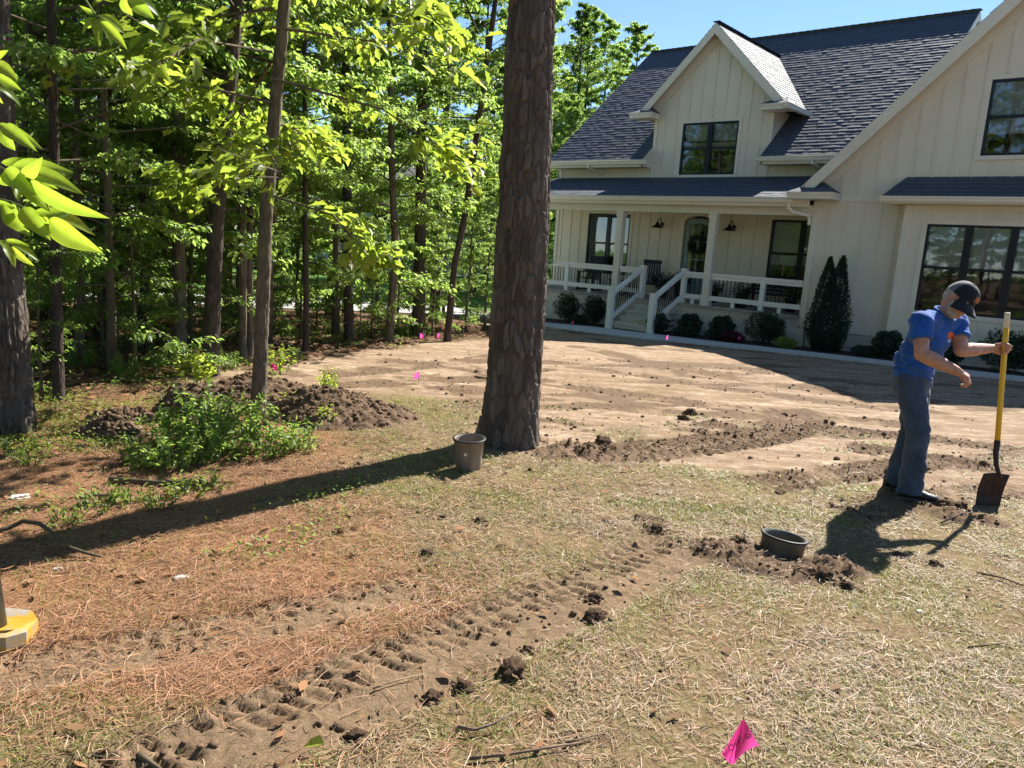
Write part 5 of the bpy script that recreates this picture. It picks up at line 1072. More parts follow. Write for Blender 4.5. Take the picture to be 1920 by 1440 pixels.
for px, py, k, sc, lb in [(262, 872, 1, 0.75, 'leafy weed clump at the left end of the weed patch'), (335, 880, 1, 0.9, 'low leafy weed clump in the front row of the weed patch'), (415, 862, 0, 0.95, 'tall leafy weed clump in the middle of the weed patch'), (500, 852, 1, 1.0, 'leafy weed clump at the right end of the weed patch'), (560, 845, 1, 0.75, 'small weed clump in front of the broad heap'), (385, 830, 0, 1.2, 'weed clump behind the front row below the slim oak'), (455, 818, 1, 1.1, 'weed clump at the foot of the slim oak'), (330, 835, 1, 0.95, 'weed clump growing against the round dark lump'), (365, 722, 2, 0.85, 'bright leafy plant in front of the dark straight trunk'), (352, 704, 2, 0.6, 'bright plant at the edge of the shade left of the straight trunk'), (520, 700, 2, 0.75, 'bright leafy sprout right of the slim oak trunk'), (545, 776, 2, 0.5, 'bright sprout on the left flank of the broad heap'), (625, 742, 2, 0.62, 'lone bright sprout on top of the broad heap'), (640, 790, 2, 0.4, 'small sprout on the front of the broad heap'), (600, 800, 2, 0.45, 'yellow green sprout low on the broad heap'), (505, 745, 2, 0.6, 'sprout against the trunk of the slim oak'),
                          (190, 955, 3, 1.2, 'low green patch of weeds near the fallen branch'), (250, 942, 3, 1.0, 'low weeds below the left end of the weed patch'), (300, 952, 3, .9, 'low weeds left of the pine shadow'), (345, 930, 3, 1.1, 'low weeds in front of the weed patch'), (395, 915, 3, 1.0, 'low weeds right of the front weeds'), (120, 985, 3, 0.9, 'low weeds beside the curved fallen branch'), (30, 850, 3, 1.3, 'yellow green weeds at the left edge below the thick trunk'), (60, 870, 3, 1.1, 'sparse weeds right of the left edge'), (235, 705, 0, 0.7, 'shaded weed clump behind the sunny strip'), (150, 690, 0, 0.8, 'shaded weed clump beside the thin left trunk'), (300, 690, 1, 0.9, 'shaded weed clump left of the slender trunk'), (762, 632, 0, 1.0, 'grassy green clump at the woods edge near the two flags'), (545, 678, 1, 0.7, 'weeds around the pale rock'), (430, 690, 1, .7, 'weeds between the straight trunk and the thin stems')]:
    weed(px, py, k, sc, lb)
def cover(N, x0, x1, y0, y1, seed, dens, leaf, m, label):
    x, y, r = rand_pts(N, x0, x1, y0, y1, seed, dens); n = len(x); z = ground_h(x, y) + np.abs(r.normal(0.02, 0.03, n)); a = r.uniform(0, 6.28, n); el = r.normal(0.3, 0.4, n)
    ln = leaf * r.uniform(0.5, 1.3, n); V, F, k = leaf_geo(np.stack([x, y, z], -1), np.stack([np.cos(a) * np.cos(el), np.sin(a) * np.cos(el), np.sin(el)], -1), np.stack([r.normal(0, .4, n), r.normal(0, .4, n), np.ones(n)], -1), ln, ln * 0.55, r)
    tag(link('ground_cover', np_mesh('ground_cover', V, F, m, np.repeat(r.rand(n), k))), label, 'ground cover', kind='stuff')
cover(60000, -11, -1.2, 6.5, 18, 211, lambda x, y: forest(x, y) * smooth(0.50, 0.62, fbm(x * 1.1, y * 1.1, 212, 3)) * 0.8, 0.045, 'leaf_weed', 'low green ground cover in patches on the floor of the woods')
cover(16000, -4.6, -2.6, 5.2, 8.2, 213, lambda x, y: smooth(0.46, 0.58, fbm(x * 1.8, y * 1.8, 214, 3)) * 0.8, 0.026, 'lime_leaf', 'yellow green ground cover lit by the sun beside the thick left trunk')
cover(5000, -3.2, -0.9, 3.6, 5.6, 215, lambda x, y: smooth(0.60, 0.70, fbm(x * 2.2, y * 2.2, 216, 3)) * 0.6, 0.03, 'leaf_weed', 'sparse green sprouts among the pine needles')

# ---- nursery pots
def pot_mat(name, out, rim):
    b = NB(name, 0.55, 0.35); v = b.coord((1, 1, 0.35)); f = b.noise(9, 6, v, 0.65); b.base(b.ramp(f, [(0.25, tuple(x * 0.45 for x in out)), (0.55, out), (0.8, tuple(min(1, x * 1.45) for x in out))])); b.bump(b.noise(60, 4, v), 0.15)
pot_mat('pot_dusty', (0.25, 0.195, 0.15), 0); pot_mat('pot_black', (0.13, 0.118, 0.09), 0)
def nursery_pot(px, py, r0, r1, h, sink, m, tilt, label):
    b = gp(px, py); e = empty('nursery_pot', (b.x, b.y, float(gz(b.x, b.y)) - sink), 0, label, 'pot'); e.rotation_euler = tilt
    MB().lathe([(0.001, 0.0), (r0 - 0.01, 0.0), (r0, 0.01), (r0 + (r1 - r0) * 0.45, h * 0.45), (r1, h * 0.90), (r1 + 0.004, h * 0.905), (r1 + 0.006, h * 0.99), (r1 + 0.001, h), (r1 - 0.008, h * 0.985), (r1 - 0.012, h * 0.9), (r0 - 0.006, 0.03), (0.001, 0.03)], 64).build('pot_wall', m, e, True)
    MB().lathe([(r1 + 0.006, h * 0.955), (r1 + 0.012, h * 0.96), (r1 + 0.013, h * 0.995), (r1 + 0.006, h * 1.005), (r1 - 0.004, h * 1.0)], 64).build('rim', 'dark_pot', e, True)
    return e
npot = nursery_pot(878, 880, 0.090, 0.112, 0.245, 0.0, 'pot_dusty', (0.02, -0.03, 0.4), 'dusty black nursery pot standing empty beside the foot of the pine')
a0 = -2.25
q = MB(); 
for i in range(4):
    t0, t1 = a0 + i * 0.05, a0 + (i + 1) * 0.05
    q.add([(0.1045 * math.cos(t), 0.1045 * math.sin(t), z) for t, z in ((t0, 0.135), (t1, 0.135), (t1, 0.165), (t0, 0.165))], [(0, 1, 2, 3)])
q.build('sticker', 'rail_white', npot)
spot = nursery_pot(1460, 1034, 0.120, 0.122, 0.26, 0.165, 'pot_black', (-0.05, 0.13, 0.2), 'dark round pot sunk tilted into the ground in front of the worker')
sp = weed_mesh(221, 0.16, 0.04, 3, 7, 0.02, 'grass_blade'); e = empty('sprig', spot.location + Vector((0.02, 0.02, 0.12)), 0, 'pale dry sprig standing inside the sunk pot', 'plant'); link('stems', sp[0], e); link('leaves', sp[1], e)

# ---- spade
spb = gp(1862, 950); spb.z = float(gz(spb.x, spb.y)); dsp = spb.y
def sat(px, py, dd=0.0): return at(px, py, dsp + dd)
htop, hbot = sat(1889, 586, 0.06), sat(1870, 828, 0.03); spade = empty('spade', spb, 0, 'square spade with long yellow handle pushed into the soil', 'spade')
SPo = spade.location.copy()
simple('yellow_handle', (0.72, 0.42, 0.02), 0.4, 0.08, 10, 0.45); simple('spade_steel', (0.035, 0.022, 0.020), 0.55, 0.5, 14, 0.4, bump=0.3, bscale=40, metal=0.3); simple('worn_white', (0.62, 0.58, 0.42), 0.6, 0.15, 30)
ax = (htop - hbot); hl = ax.length
pts = [hbot + ax * t for t in (0, 0.25, 0.5, 0.75, 0.885)]; MB().tube([p - SPo for p in pts], [0.0185, 0.0185, 0.0185, 0.0185, 0.0185], 20).build('handle', 'yellow_handle', spade, True)
MB().tube([hbot + ax * 0.885 - SPo, hbot + ax * 0.99 - SPo, htop - SPo], [0.0187, 0.0187, 0.0165], 20).build('worn_end', 'worn_white', spade, True)
sock = sat(1867, 850); MB().tube([p - SPo for p in (hbot + ax * 0.012, hbot - ax * 0.02, sock, sat(1868, 872, -0.012), sat(1872, 886, -0.02), sat(1876, 894, -0.02))], [0.0205, 0.0215, 0.0190, 0.0165, 0.015, 0.012], 16).build('socket', 'spade_steel', spade, True)
tl, tr_, br_, bl_ = sat(1845, 888), sat(1894, 891), sat(1873, 962, 0.02), sat(1829, 950, 0.02); q = MB(); vs = []; NN = 10
for i in range(NN + 1):
    for j in range(NN + 1):
        a, b = j / NN, i / NN; p = (tl.lerp(tr_, a)).lerp(bl_.lerp(br_, a), b); bow = math.sin(math.pi * a) * 0.018; p = p + Vector((0, bow + 0.02 * math.sin(math.pi * b), 0.006 * math.sin(math.pi * a) * (1 - b))); vs.append(p - SPo)
n2 = (NN + 1) ** 2; back = [p + Vector((0, 0.004, 0)) for p in vs]; fs = []
for i in range(NN):
    for j in range(NN):
        k = i * (NN + 1) + j; fs += [(k, k + 1, k + NN + 2, k + NN + 1), (n2 + k + NN + 1, n2 + k + NN + 2, n2 + k + 1, n2 + k)]
ring = [j for j in range(NN)] + [i * (NN + 1) + NN for i in range(NN)] + [NN * (NN + 1) + j for j in range(NN, 0, -1)] + [i * (NN + 1) for i in range(NN, 0, -1)]
fs += [(ring[i], n2 + ring[i], n2 + ring[(i + 1) % len(ring)], ring[(i + 1) % len(ring)]) for i in range(len(ring))]
q.add(vs + back, fs); q.build('blade', 'spade_steel', spade, True)
MB().tube([p - SPo for p in (sat(1852, 887), sat(1862, 886, 0.004))], 0.004, 8).tube([p - SPo for p in (sat(1882, 888), sat(1891, 889, 0.004))], 0.004, 8)

# ---- stabiliser leg of a machine at the left edge
def yellow_mat():
    b = NB('worn_yellow', 0.5, 0.4); v = b.coord((1, 1, 1)); f = b.noise(7, 7, v, 0.7); b.base(b.ramp(f, [(0.36, (0.42, 0.23, 0.02)), (0.52, (0.46, 0.26, 0.03)), (0.59, (0.30, 0.25, 0.19)), (0.75, (0.36, 0.33, 0.29))])); b.bump(f, 0.3)
yellow_mat()
simple('scuffed_steel', (0.085, 0.092, 0.10), 0.35, 0.5, 9, 0.5, bump=0.1, bscale=40, metal=0.75, coord=(1, 1, 0.15))
pc = gp(-8, 1198); st = empty('stabiliser_leg', pc, 0.15, 'steel stabiliser leg on a worn yellow foot plate at the left edge', 'machine part')
MB().tube([(-0.01, 0, 0.03), (-0.04, 0, 0.42), (-0.075, 0, 0.8), (-0.115, 0, 1.25)], 0.052, 32).build('strut', 'scuffed_steel', st, True)
MB().tube([(-0.095, 0, 1.0), (-0.21, 0, 2.3)], 0.068, 24).build('outer_tube', 'black_metal', st, True)
MB().bar((-0.19, 0, 2.12), (-1.5, -1.5, 2.2), 0.16, 0.2).build('support_arm', 'worn_yellow', st)
outl = [(-0.15, -0.11), (0.09, -0.11), (0.135, -0.05), (0.135, 0.05), (0.085, 0.11), (-0.10, 0.15), (-0.165, 0.07), (-0.165, -0.07)]
hole = [(0.005, -0.085), (0.075, -0.075), (0.095, -0.048), (0.02, -0.058)]
tri = tessellate_polygon([[Vector((*p, 0)) for p in outl], [Vector((*p, 0)) for p in hole]]); flat = outl + hole; n = len(flat); q = MB()
fs = []
for t in tri: fs += [tuple(t), tuple(i + n for i in reversed(t))]
k8 = len(outl); fs += [(i, (i + 1) % k8, n + (i + 1) % k8, n + i) for i in range(k8)] + [(k8 + i, k8 + (i + 1) % 4, n + k8 + (i + 1) % 4, n + k8 + i) for i in range(4)]
q.add([(x, y, 0.055 + (0.01 if abs(x) < 0.12 else 0)) for x, y in flat] + [(x, y, 0.002) for x, y in flat], fs); q.build('foot_plate', 'worn_yellow', st)

# ---- marking flags
b = NB('flag_pink', 0.5, 0.3); b.base((0.95, 0.06, 0.33)); tr2 = b.n('ShaderNodeBsdfTranslucent'); tr2.inputs[0].default_value = (1.0, 0.10, 0.46, 1); mx = b.n('ShaderNodeMixShader'); mx.inputs[0].default_value = 0.68
b.l(b.b.outputs[0], mx.inputs[1]); b.l(tr2.outputs[0], mx.inputs[2]); b.l(mx.outputs[0], b.nt.nodes['Material Output'].inputs[0])
simple('flag_ink', (0.16, 0.004, 0.035), 0.6, 0.02, 5)
def small_flag(px, py, h, lb, rz, w_=0.11, hf=0.085, droop=0.3):
    w_ *= 0.6; hf *= 0.66
    b = gp(px, py); b.z = float(ground_h(b.x, b.y)); e = empty('marking_flag', b, rz, lb, 'flag', 'pink marking flags'); MB().tube([(0, 0, -0.05), (0.005, 0, h)], 0.0022, 5).build('wire', 'wire', e)
    q = MB(); vs = [(0.004 + w_ * i / 6, 0.018 * math.sin(i * 1.1), h - hf * j - droop * w_ * (i / 6) ** 1.5) for j in (0, 0.5, 1) for i in range(7)]; q.add(vs, [(j * 7 + i, j * 7 + i + 1, j * 7 + i + 8, j * 7 + i + 7) for j in (0, 1) for i in range(6)]); q.build('flag_sheet', 'flag_pink', e, True)
for a in [(785, 722, 0.16, 'pink flag on the bare soil left of the big pine', 2.4, 0.13, 0.11, 0.5), (507, 702, 0.15, 'pink flag just right of the slim oak trunk', 0.4, 0.12, 0.1, 0.4), (1386, 652, 0.30, 'pink flag in the planting bed below the porch rail', 1.9, 0.13, 0.11, 0.6), (1070, 626, 0.34, 'pink flag in front of the leftmost clipped shrub', 0.9, 0.15, 0.12, 0.6), (1251, 650, 0.26, 'pink flag at the walkway edge right of the steps', 1.9, 0.10, 0.13, 0.6), (785, 652, 0.27, 'left one of two pink flags at the woods edge', 0.3, 0.13, 0.12, 0.6), (818, 648, 0.24, 'right one of two pink flags at the woods edge', 0.6, 0.11, 0.12, 0.6)]: small_flag(*a)
# the near flag: drooping sheet with print seen from behind
fb = gp(1402, 1446); dpt = fb.y; fl = empty('marking_flag', fb, 0, 'large pink flag with dark print in the foreground', 'flag', 'pink marking flags')
A_, L_, B_, Rr_ = [at(*p, dpt + d) for p, d in (((1394, 1347), 0.0), ((1353, 1414), -0.025), ((1376, 1433), -0.06), ((1423, 1398), 0.02))]
def FS(s, t):
    """sheet point: s runs from the left to the right edge, t from the apex down"""
    lo = L_.lerp(B_, min(1, s * 2)) if s < 0.5 else B_.lerp(Rr_, s * 2 - 1)
    p = A_.lerp(lo, t); return p + Vector((0, -0.016 * math.sin(math.pi * s * 2.0) * t - 0.012 * math.sin(math.pi * s) * math.sin(math.pi * t), 0))
q = MB(); N1 = 16; vs = [FS(i / N1, 0.02 + 0.98 * j / N1) - fb for j in range(N1 + 1) for i in range(N1 + 1)]
q.add(vs, [(j * (N1 + 1) + i, j * (N1 + 1) + i + 1, (j + 1) * (N1 + 1) + i + 1, (j + 1) * (N1 + 1) + i) for j in range(N1) for i in range(N1)]); sheet = q.build('flag_sheet', 'flag_pink', fl, True)
MB().tube([HKp - fb for HKp in (A_ + Vector((0, 0.004, 0.004)), at(1396, 1400, dpt + 0.012), at(1400, 1440, dpt), fb - Vector((0, 0, 0.05)))], 0.0016, 6).build('wire', 'wire', fl)
def on_sheet(px, py):
    """sheet point in front of which the pixel lies (nearest on a fine grid)"""
    d = Vector(ray(px, py)); best = None
    for p in SG:
        w_ = p - Vector(EYE); k = (w_ - d * w_.dot(d)).length
        if best is None or k < best[0]: best = (k, p)
    dist = (best[1] - Vector(EYE)).length; return Vector(EYE) + d * (dist - 0.0025)
SG = [FS(i / 40, j / 40) for i in range(41) for j in range(1, 41)]
cu = bpy.data.curves.new('print', 'FONT'); cu.body = 'SiteOne'; cu.size = 1.0; to = bpy.data.objects.new('print', cu); col.objects.link(to)
dg = bpy.context.evaluated_depsgraph_get(); tm = bpy.data.meshes.new_from_object(to.evaluated_get(dg)); bpy.data.objects.remove(to)
bm = bmesh.new(); bm.from_mesh(tm); bmesh.ops.triangulate(bm, faces=bm.faces); wmax = max(v.co.x for v in bm.verts)
o0 = (1396.5, 1386.0); dx_, dy_ = (-37.0, 34.0); ln_ = math.hypot(dx_, dy_); ux, uy = dx_ / ln_, dy_ / ln_; sc = ln_ / wmax
for v in bm.verts:                               # mirrored: we look at the back of the print; reading runs down to the left, letters stand up to the left
    X, Y = v.co.x * sc, v.co.y * sc * 1.15; v.co = on_sheet(o0[0] + ux * X - abs(uy) * Y * 0.95, o0[1] + uy * X - abs(ux) * Y * 0.95) - fb
pm = bpy.data.meshes.new('print'); bm.to_mesh(pm); bm.free(); pm.materials.append(MATS['flag_ink']); link('print', pm, sheet)
q = MB()                                          # the outlined badge with a small leaf
bd = [(1397, 1376.5), (1408, 1376.5), (1408.5, 1381.5), (1402, 1387), (1397, 1382.5)]
cxm = sum(p[0] for p in bd) / 5; cym = sum(p[1] for p in bd) / 5
inn = [(cxm + (p[0] - cxm) * 0.72, cym + (p[1] - cym) * 0.72) for p in bd]
for i in range(5): q.add([on_sheet(*p) - fb for p in (bd[i], bd[(i + 1) % 5], inn[(i + 1) % 5], inn[i])], [(0, 1, 2, 3)])
q.add([on_sheet(*p) - fb for p in ((1401, 1379), (1404, 1380), (1404, 1383.5), (1401.5, 1382))], [(0, 1, 2, 3)]); q.build('badge', 'flag_ink', sheet)

# ---- sticks, stones, litter
def stick(pxs, r, label, m='twig', lift=0.01, name='stick', side=None):
    pts = []
    for k, (px, py, up) in enumerate(pxs): p = gp(px, py); p.z = float(ground_h(p.x, p.y)) + lift + up; pts.append(p)
    o = pts[0].copy(); n = len(pts); mb = MB(); mb.tube([p - o for p in pts], [r * (1 - 0.55 * k / (n - 1)) for k in range(n)], 8)
    ob = mb.build(name, m, None, True); ob.location = o; return tag(ob, label, 'stick')
fbr = stick([(-20, 1010, 0.01), (15, 1003, 0.02), (45, 1000, 0.055), (75, 1010, 0.07), (105, 1028, 0.06), (135, 1046, 0.035), (165, 1050, 0.02), (190, 1052, 0.01)], 0.014, 'curved dark fallen branch at the left edge in the pine shadow', 'stem', 0.012, 'fallen_branch')
stick([(858, 1368, .01), (890, 1376, .012), (925, 1370, .02), (958, 1356, .035)], 0.007, 'short forked stick with a pale end in the lower middle')
stick([(880, 1424, .004), (960, 1420, .006), (1030, 1412, .006), (1090, 1400, .004)], 0.006, 'long thin twig along the lower border')
stick([(1060, 1402, .004), (1085, 1396, .006), (1130, 1380, .005)], 0.005, 'thin twig right of the long one')
stick([(1815, 1215, .004), (1860, 1213, .006), (1890, 1208, .004)], 0.005, 'thin twig in the right foreground')
stick([(1830, 1078, .004), (1880, 1090, .006), (1925, 1108, .004)], 0.007, 'straight pale stick at the right edge below the worker')
stick([(1764, 984, .004), (1800, 976, .01), (1838, 966, .008)], 0.006, 'thin root lying in front of the spade')
stick([(205, 908, .0), (300, 912, .01), (390, 908, .01)], 0.028, 'rotten log lying in the shade left of the weed patch', 'stem', 0.01, 'log')
stick([(150, 938, .01), (185, 940, .03), (230, 936, .02)], 0.012, 'weathered stick on the needles near the left edge')
stick([(890, 706, .01), (930, 712, .01)], 0.015, 'short dark stick on the bare soil left of the pine', 'stem')
stick([(260, 1410, .004), (300, 1440, .01)], 0.012, 'stub of root in the lower left corner', 'stem')
stick([(700, 1292, .002), (745, 1275, .004), (800, 1262, .002)], 0.004, 'fine straw stalk beside the wheel track', 'straw')
stick([(480, 940, .004), (560, 930, .006), (640, 922, .004)], 0.006, 'thin twig across the needles under the weed patch')
for px, py, w_, lb in [(342, 1084, 24, 'white flat stone among the pine needles'), (40, 935, 26, 'pale stone at the left edge near the fallen branch'), (215, 952, 16, 'small pale stone in the needles'), (558, 662, 22, 'pale rock at the edge of the woods'), (110, 1068, 12, 'whitish chip of wood near the pine shadow'), (1385, 1310, 8, 'tiny white pebble above the foreground flag'), (1725, 1145, 10, 'grey pebble in the right foreground')]:
    b = gp(px, py); s = w_ / 2 * (b - Vector(EYE)).length / FPX; o = link('stone', CL[(px) % 5], None, (b.x, b.y, float(ground_h(b.x, b.y)) + s * 0.1)); o.data = o.data.copy(); o.data.materials.clear(); o.data.materials.append(MATS['pale_rock']); o.scale = (s * 1.15, s * 0.7, s * 0.4); o.rotation_euler = (0, 0, (px % 7) * 0.12); tag(o, lb, 'stone', 'pale stones on the ground')
# a fresh green leaf lying in the track
b = gp(585, 1402); o = MB()
lf = [(-0.03, 0, 0.01), (-0.01, 0.02, 0.03), (0.02, 0.022, 0.045), (0.04, 0.0, 0.03), (0.02, -0.02, 0.04), (-0.01, -0.018, 0.03), (0.0, 0, 0.015)]
o.add(lf, [(0, 6, 1), (1, 6, 2), (2, 6, 3), (3, 6, 4), (4, 6, 5), (5, 6, 0)], 0.9); o = o.build('green_leaf', 'lime_leaf'); o.location = (b.x, b.y, float(ground_h(b.x, b.y)) + 0.006); tag(o, 'fresh green leaf lying on the wheel track at the bottom', 'leaf')

# ================================================================== ROUND THE HOUSE
def on_v(px, py, v):
    d = ray(px, py); n = np.array([math.cos(HA), math.sin(HA), 0]); t = v / (n @ d); P = EYE + d * t
    return P[0] * math.sin(HA) - P[1] * math.cos(HA), P[2]
def bush_mesh(seed, rx, ry, h, n, leaf, m, lobes=((0, 0, 1.0),), wr=0.6, cone=False):
    r = np.random.RandomState(seed); P = []; D = []
    per = n // len(lobes)
    for lx, ly, s in lobes:
        if cone:
            t = r.rand(per) ** 1.35; az = r.uniform(0, 6.28, per); R_ad = rx * s * (np.minimum(1, 2.1 * t + 0.45) * (1 - t) ** 0.85 * 1.5).clip(0.02) * (1 - 0.35 * r.rand(per) ** 2.5) * (1 + 0.16 * np.sin(az * 5 + t * 13 + lx)); P.append(np.stack([lx * rx * (0.30 + 0.70 * t) + R_ad * np.cos(az), ly * ry + R_ad * np.sin(az), t * h * s], -1)); D.append(np.stack([np.cos(az) * 0.5, np.sin(az) * 0.5, np.full(per, 1.0)], -1) + r.normal(0, 0.3, (per, 3)))
        else:
            v = r.normal(0, 1, (per, 3)); v /= np.linalg.norm(v, axis=1, keepdims=True); k = (1 - 0.55 * r.rand(per) ** 2.2) * (1 + 0.13 * np.sin(v[:, 0] * 7 + lx * 5) * np.sin(v[:, 1] * 6) + 0.08 * np.sin(v[:, 2] * 11)); P.append(np.stack([lx * rx + v[:, 0] * k * rx * s, ly * ry + v[:, 1] * k * ry * s, h * 0.52 + v[:, 2] * k * h * 0.48 * s], -1)); D.append(v + r.normal(0, 0.7, (per, 3)))
    P = np.concatenate(P); D = np.concatenate(D); N = D + r.normal(0, 0.8, P.shape); q = len(P); ln = leaf * r.uniform(0.6, 1.3, q)
    V, F, k = leaf_geo(P, D, N, ln, ln * wr, r); mb = MB()
    for lx, ly, s in lobes: mb.tube([(lx * rx * 0.5, ly * ry * 0.5, -0.05), (lx * rx, ly * ry, h * 0.5 * s)], [0.02, 0.008], 6)
    return mb.mesh('stem', 'stem'), np_mesh('foliage', V, F, m, np.repeat(np.clip(r.normal(.5, .25, q), 0, 1), k))
def house_bush(px, py, v, me, sc, lb, name='clipped_shrub', cat='shrub', zscale=1.0, group=None):
    u, _ = on_v(px, py, v); p = hw(u, v, 0); e = empty(name, (p.x, p.y, float(gz(p.x, p.y)) + 0.02), HROT + px, lb, cat, group); e.rotation_euler.z = HROT; e.scale = (sc, sc, sc * zscale); link('stem', me[0], e); link('foliage', me[1], e); return e
BX = bush_mesh(301, 0.34, 0.33, 0.66, 3600, 0.05, 'leaf_boxwood'); BX2 = bush_mesh(302, 0.38, 0.36, 0.9, 3800, 0.05, 'leaf_boxwood', ((0, 0, 1), (0.25, 0.1, 0.8))); LOW = bush_mesh(303, 0.34, 0.24, 0.27, 1600, 0.05, 'leaf_boxwood'); BX3 = bush_mesh(304, 0.44, 0.40, 0.86, 4800, 0.05, 'leaf_boxwood', ((-0.15, 0, 1), (0.45, -0.15, 0.72)))
ARB = bush_mesh(305, 0.43, 0.42, 2.72, 13000, 0.085, 'leaf_arbor', ((-0.42, 0, 1.0), (0.42, 0.05, 1.02)), 0.35, True)
RED = bush_mesh(306, 0.30, 0.26, 0.26, 900, 0.06, 'red_leaf'); LIME = bush_mesh(307, 0.26, 0.24, 0.25, 800, 0.06, 'lime_leaf')
for a in [(1060, 600, 19.55, BX2, 1.0, 'upright clipped shrub behind the pine trunk at the left end of the porch'), (1112, 595, 19.75, BX2, 0.98, 'square clipped shrub beside the left stair rail'), (1232, 615, 18.95, BX, 0.86, 'round shrub at the foot of the right stair rail'), (1294, 605, 19.75, BX, 0.92, 'first round shrub right of the steps under the rail'), (1355, 605, 19.75, BX, 0.95, 'second round shrub right of the steps under the rail'), (1434, 625, 19.65, BX3, 1.0, 'large double shrub under the right half of the porch rail'), (1664, 655, 19.45, BX, 0.98, 'round shrub between the twin topped conifer and the worker'), (1895, 650, 19.3, BX3, 1.05, 'shrub under the bay window behind the yellow spade handle'), (1780, 650, 19.3, BX, 0.9, 'shrub under the bay window hidden behind the worker')]: house_bush(*a)
for a in [(1285, 630, 19.1, LOW, 1.0, 'low dark shrub in front of the first round one right of the steps'), (1345, 632, 19.15, LOW, 1.0, 'low dark shrub in front of the second round one'), (1085, 610, 19.3, LOW, 1.0, 'low dark shrub between the two left clipped shrubs'), (1622, 655, 19.3, LOW, 0.9, 'low shrub right of the twin topped conifer')]: house_bush(*a)
house_bush(1555, 585, 19.55, ARB, 0.84, 'tall conifer with two pointed tops beside the corner of the wing', 'arborvitae', 'conifer')
house_bush(1372, 640, 18.95, RED, 1.0, 'small dark red shrub in the planting bed', 'red_shrub'); house_bush(1472, 652, 19.0, LIME, 1.0, 'small lime green plant at the pier corner', 'lime_plant', 'plant')
# porch furniture
def porch_chair(u, v, rz, lb):
    p = hw(u, v, 0.25); e = empty('porch_chair', p, HROT + rz, lb, 'chair', 'dark chairs on the porch'); m = 'black_metal'
    for x in (-0.28, 0.28):
        for y, h in ((-0.25, 0.60), (0.27, 0.42)): MB().box(x - 0.03, x + 0.03, y - 0.03, y + 0.03, 0, h).build('leg', m, e)
        MB().box(x - 0.06, x + 0.06, -0.30, 0.34, 0.601, 0.63).build('armrest', m, e); MB().bar((x, -0.34, 0.03), (x, 0.48, 0.05), 0.04, 0.05).build('rocker', m, e)
    for k in range(6): MB().bar((-0.27, -0.22 + k * 0.09, 0.43 - 0.012 * k), (0.27, -0.22 + k * 0.09, 0.43 - 0.012 * k), 0.075, 0.02).build('seat_slat', m, e)
    for k in range(7): MB().bar((-0.235 + k * 0.0783, 0.27, 0.40), (-0.235 + k * 0.0783, 0.46, 1.12), 0.062, 0.018, (0, 1, 0)).build('back_slat', m, e)
    MB().bar((-0.29, 0.47, 1.10), (0.29, 0.47, 1.10), 0.03, 0.12).build('top_rail', m, e)
porch_chair(-15.35, 21.45, 0.1, 'dark slatted rocking chair left of the porch column'); porch_chair(-13.02, 21.55, 0.5, 'dark slatted rocking chair behind the left stair rail'); 
p = hw(-14.15, 21.4, 0.25); e = empty('side_table', p, HROT, 'small dark side table between the two rocking chairs', 'table'); MB().box(-0.24, 0.24, -0.2, 0.2, 0.42, 0.45).build('table_top', 'black_metal', e)
for x in (-0.2, 0.2):
    for y in (-0.16, 0.16): MB().box(x - 0.02, x + 0.02, y - 0.02, y + 0.02, 0, 0.42).build('leg', 'black_metal', e)
p = hw(-9.1, 21.75, 0.25); e = empty('porch_bench', p, HROT, 'dark bench behind the right porch rail', 'bench', ); MB().box(-0.7, 0.7, -0.22, 0.22, 0.40, 0.45).build('seat', 'black_metal', e)
for k in range(4): MB().box(-0.7, 0.7, 0.2, 0.225, 0.50 + 0.09 * k, 0.57 + 0.09 * k).build('back_slat', 'black_metal', e)
for x in (-0.62, 0.62):
    for y in (-0.18, 0.21): MB().box(x - 0.03, x + 0.03, y - 0.03, y + 0.03 - (0.008 if y > 0 else 0), 0, 0.398 if y < 0 else 0.86).build('leg', 'black_metal', e)
FERN = weed_mesh(311, 0.55, 0.42, 26, 26, 0.11, 'leaf_boxwood', 'rhomb', 0.18); DUSTY = weed_mesh(312, 0.6, 0.35, 22, 18, 0.075, 'leaf_boxwood')
def potted(u, v, sc, me, lb, base='porch', z=0.25, ph=0.34):
    p = hw(u, v, z); e = empty('potted_plant', p, HROT, lb, 'plant', 'potted plants on the porch'); MB().lathe([(0.001, 0), (0.13, 0), (0.17, ph * 0.9), (0.185, ph * 0.9), (0.185, ph), (0.16, ph), (0.15, ph * 0.85), (0.001, ph * 0.85)], 24).build('pot', 'dark_pot', e, True)
    for k, nm in ((0, 'stems'), (1, 'leaves')): o = link(nm, me[k], e); o.location.z = ph * 0.8; o.scale = (sc,) * 3
potted(-12.72, 21.85, 1.0, FERN, 'spiky potted plant left of the front door'); potted(-9.95, 21.7, 0.9, DUSTY, 'tall potted plant left of the right porch window'); potted(-11.0, 21.9, 0.8, FERN, 'potted plant right of the front door'); potted(-8.3, 21.3, 1.0, DUSTY, 'bushy potted plant behind the right end of the rail'); potted(-9.6, 20.9, 0.9, DUSTY, 'bushy potted plant behind the middle of the right rail', ph=0.25); potted(-12.2, 22.0, 0.9, FERN, 'leafy potted plant standing in front of the door', ph=0.5)
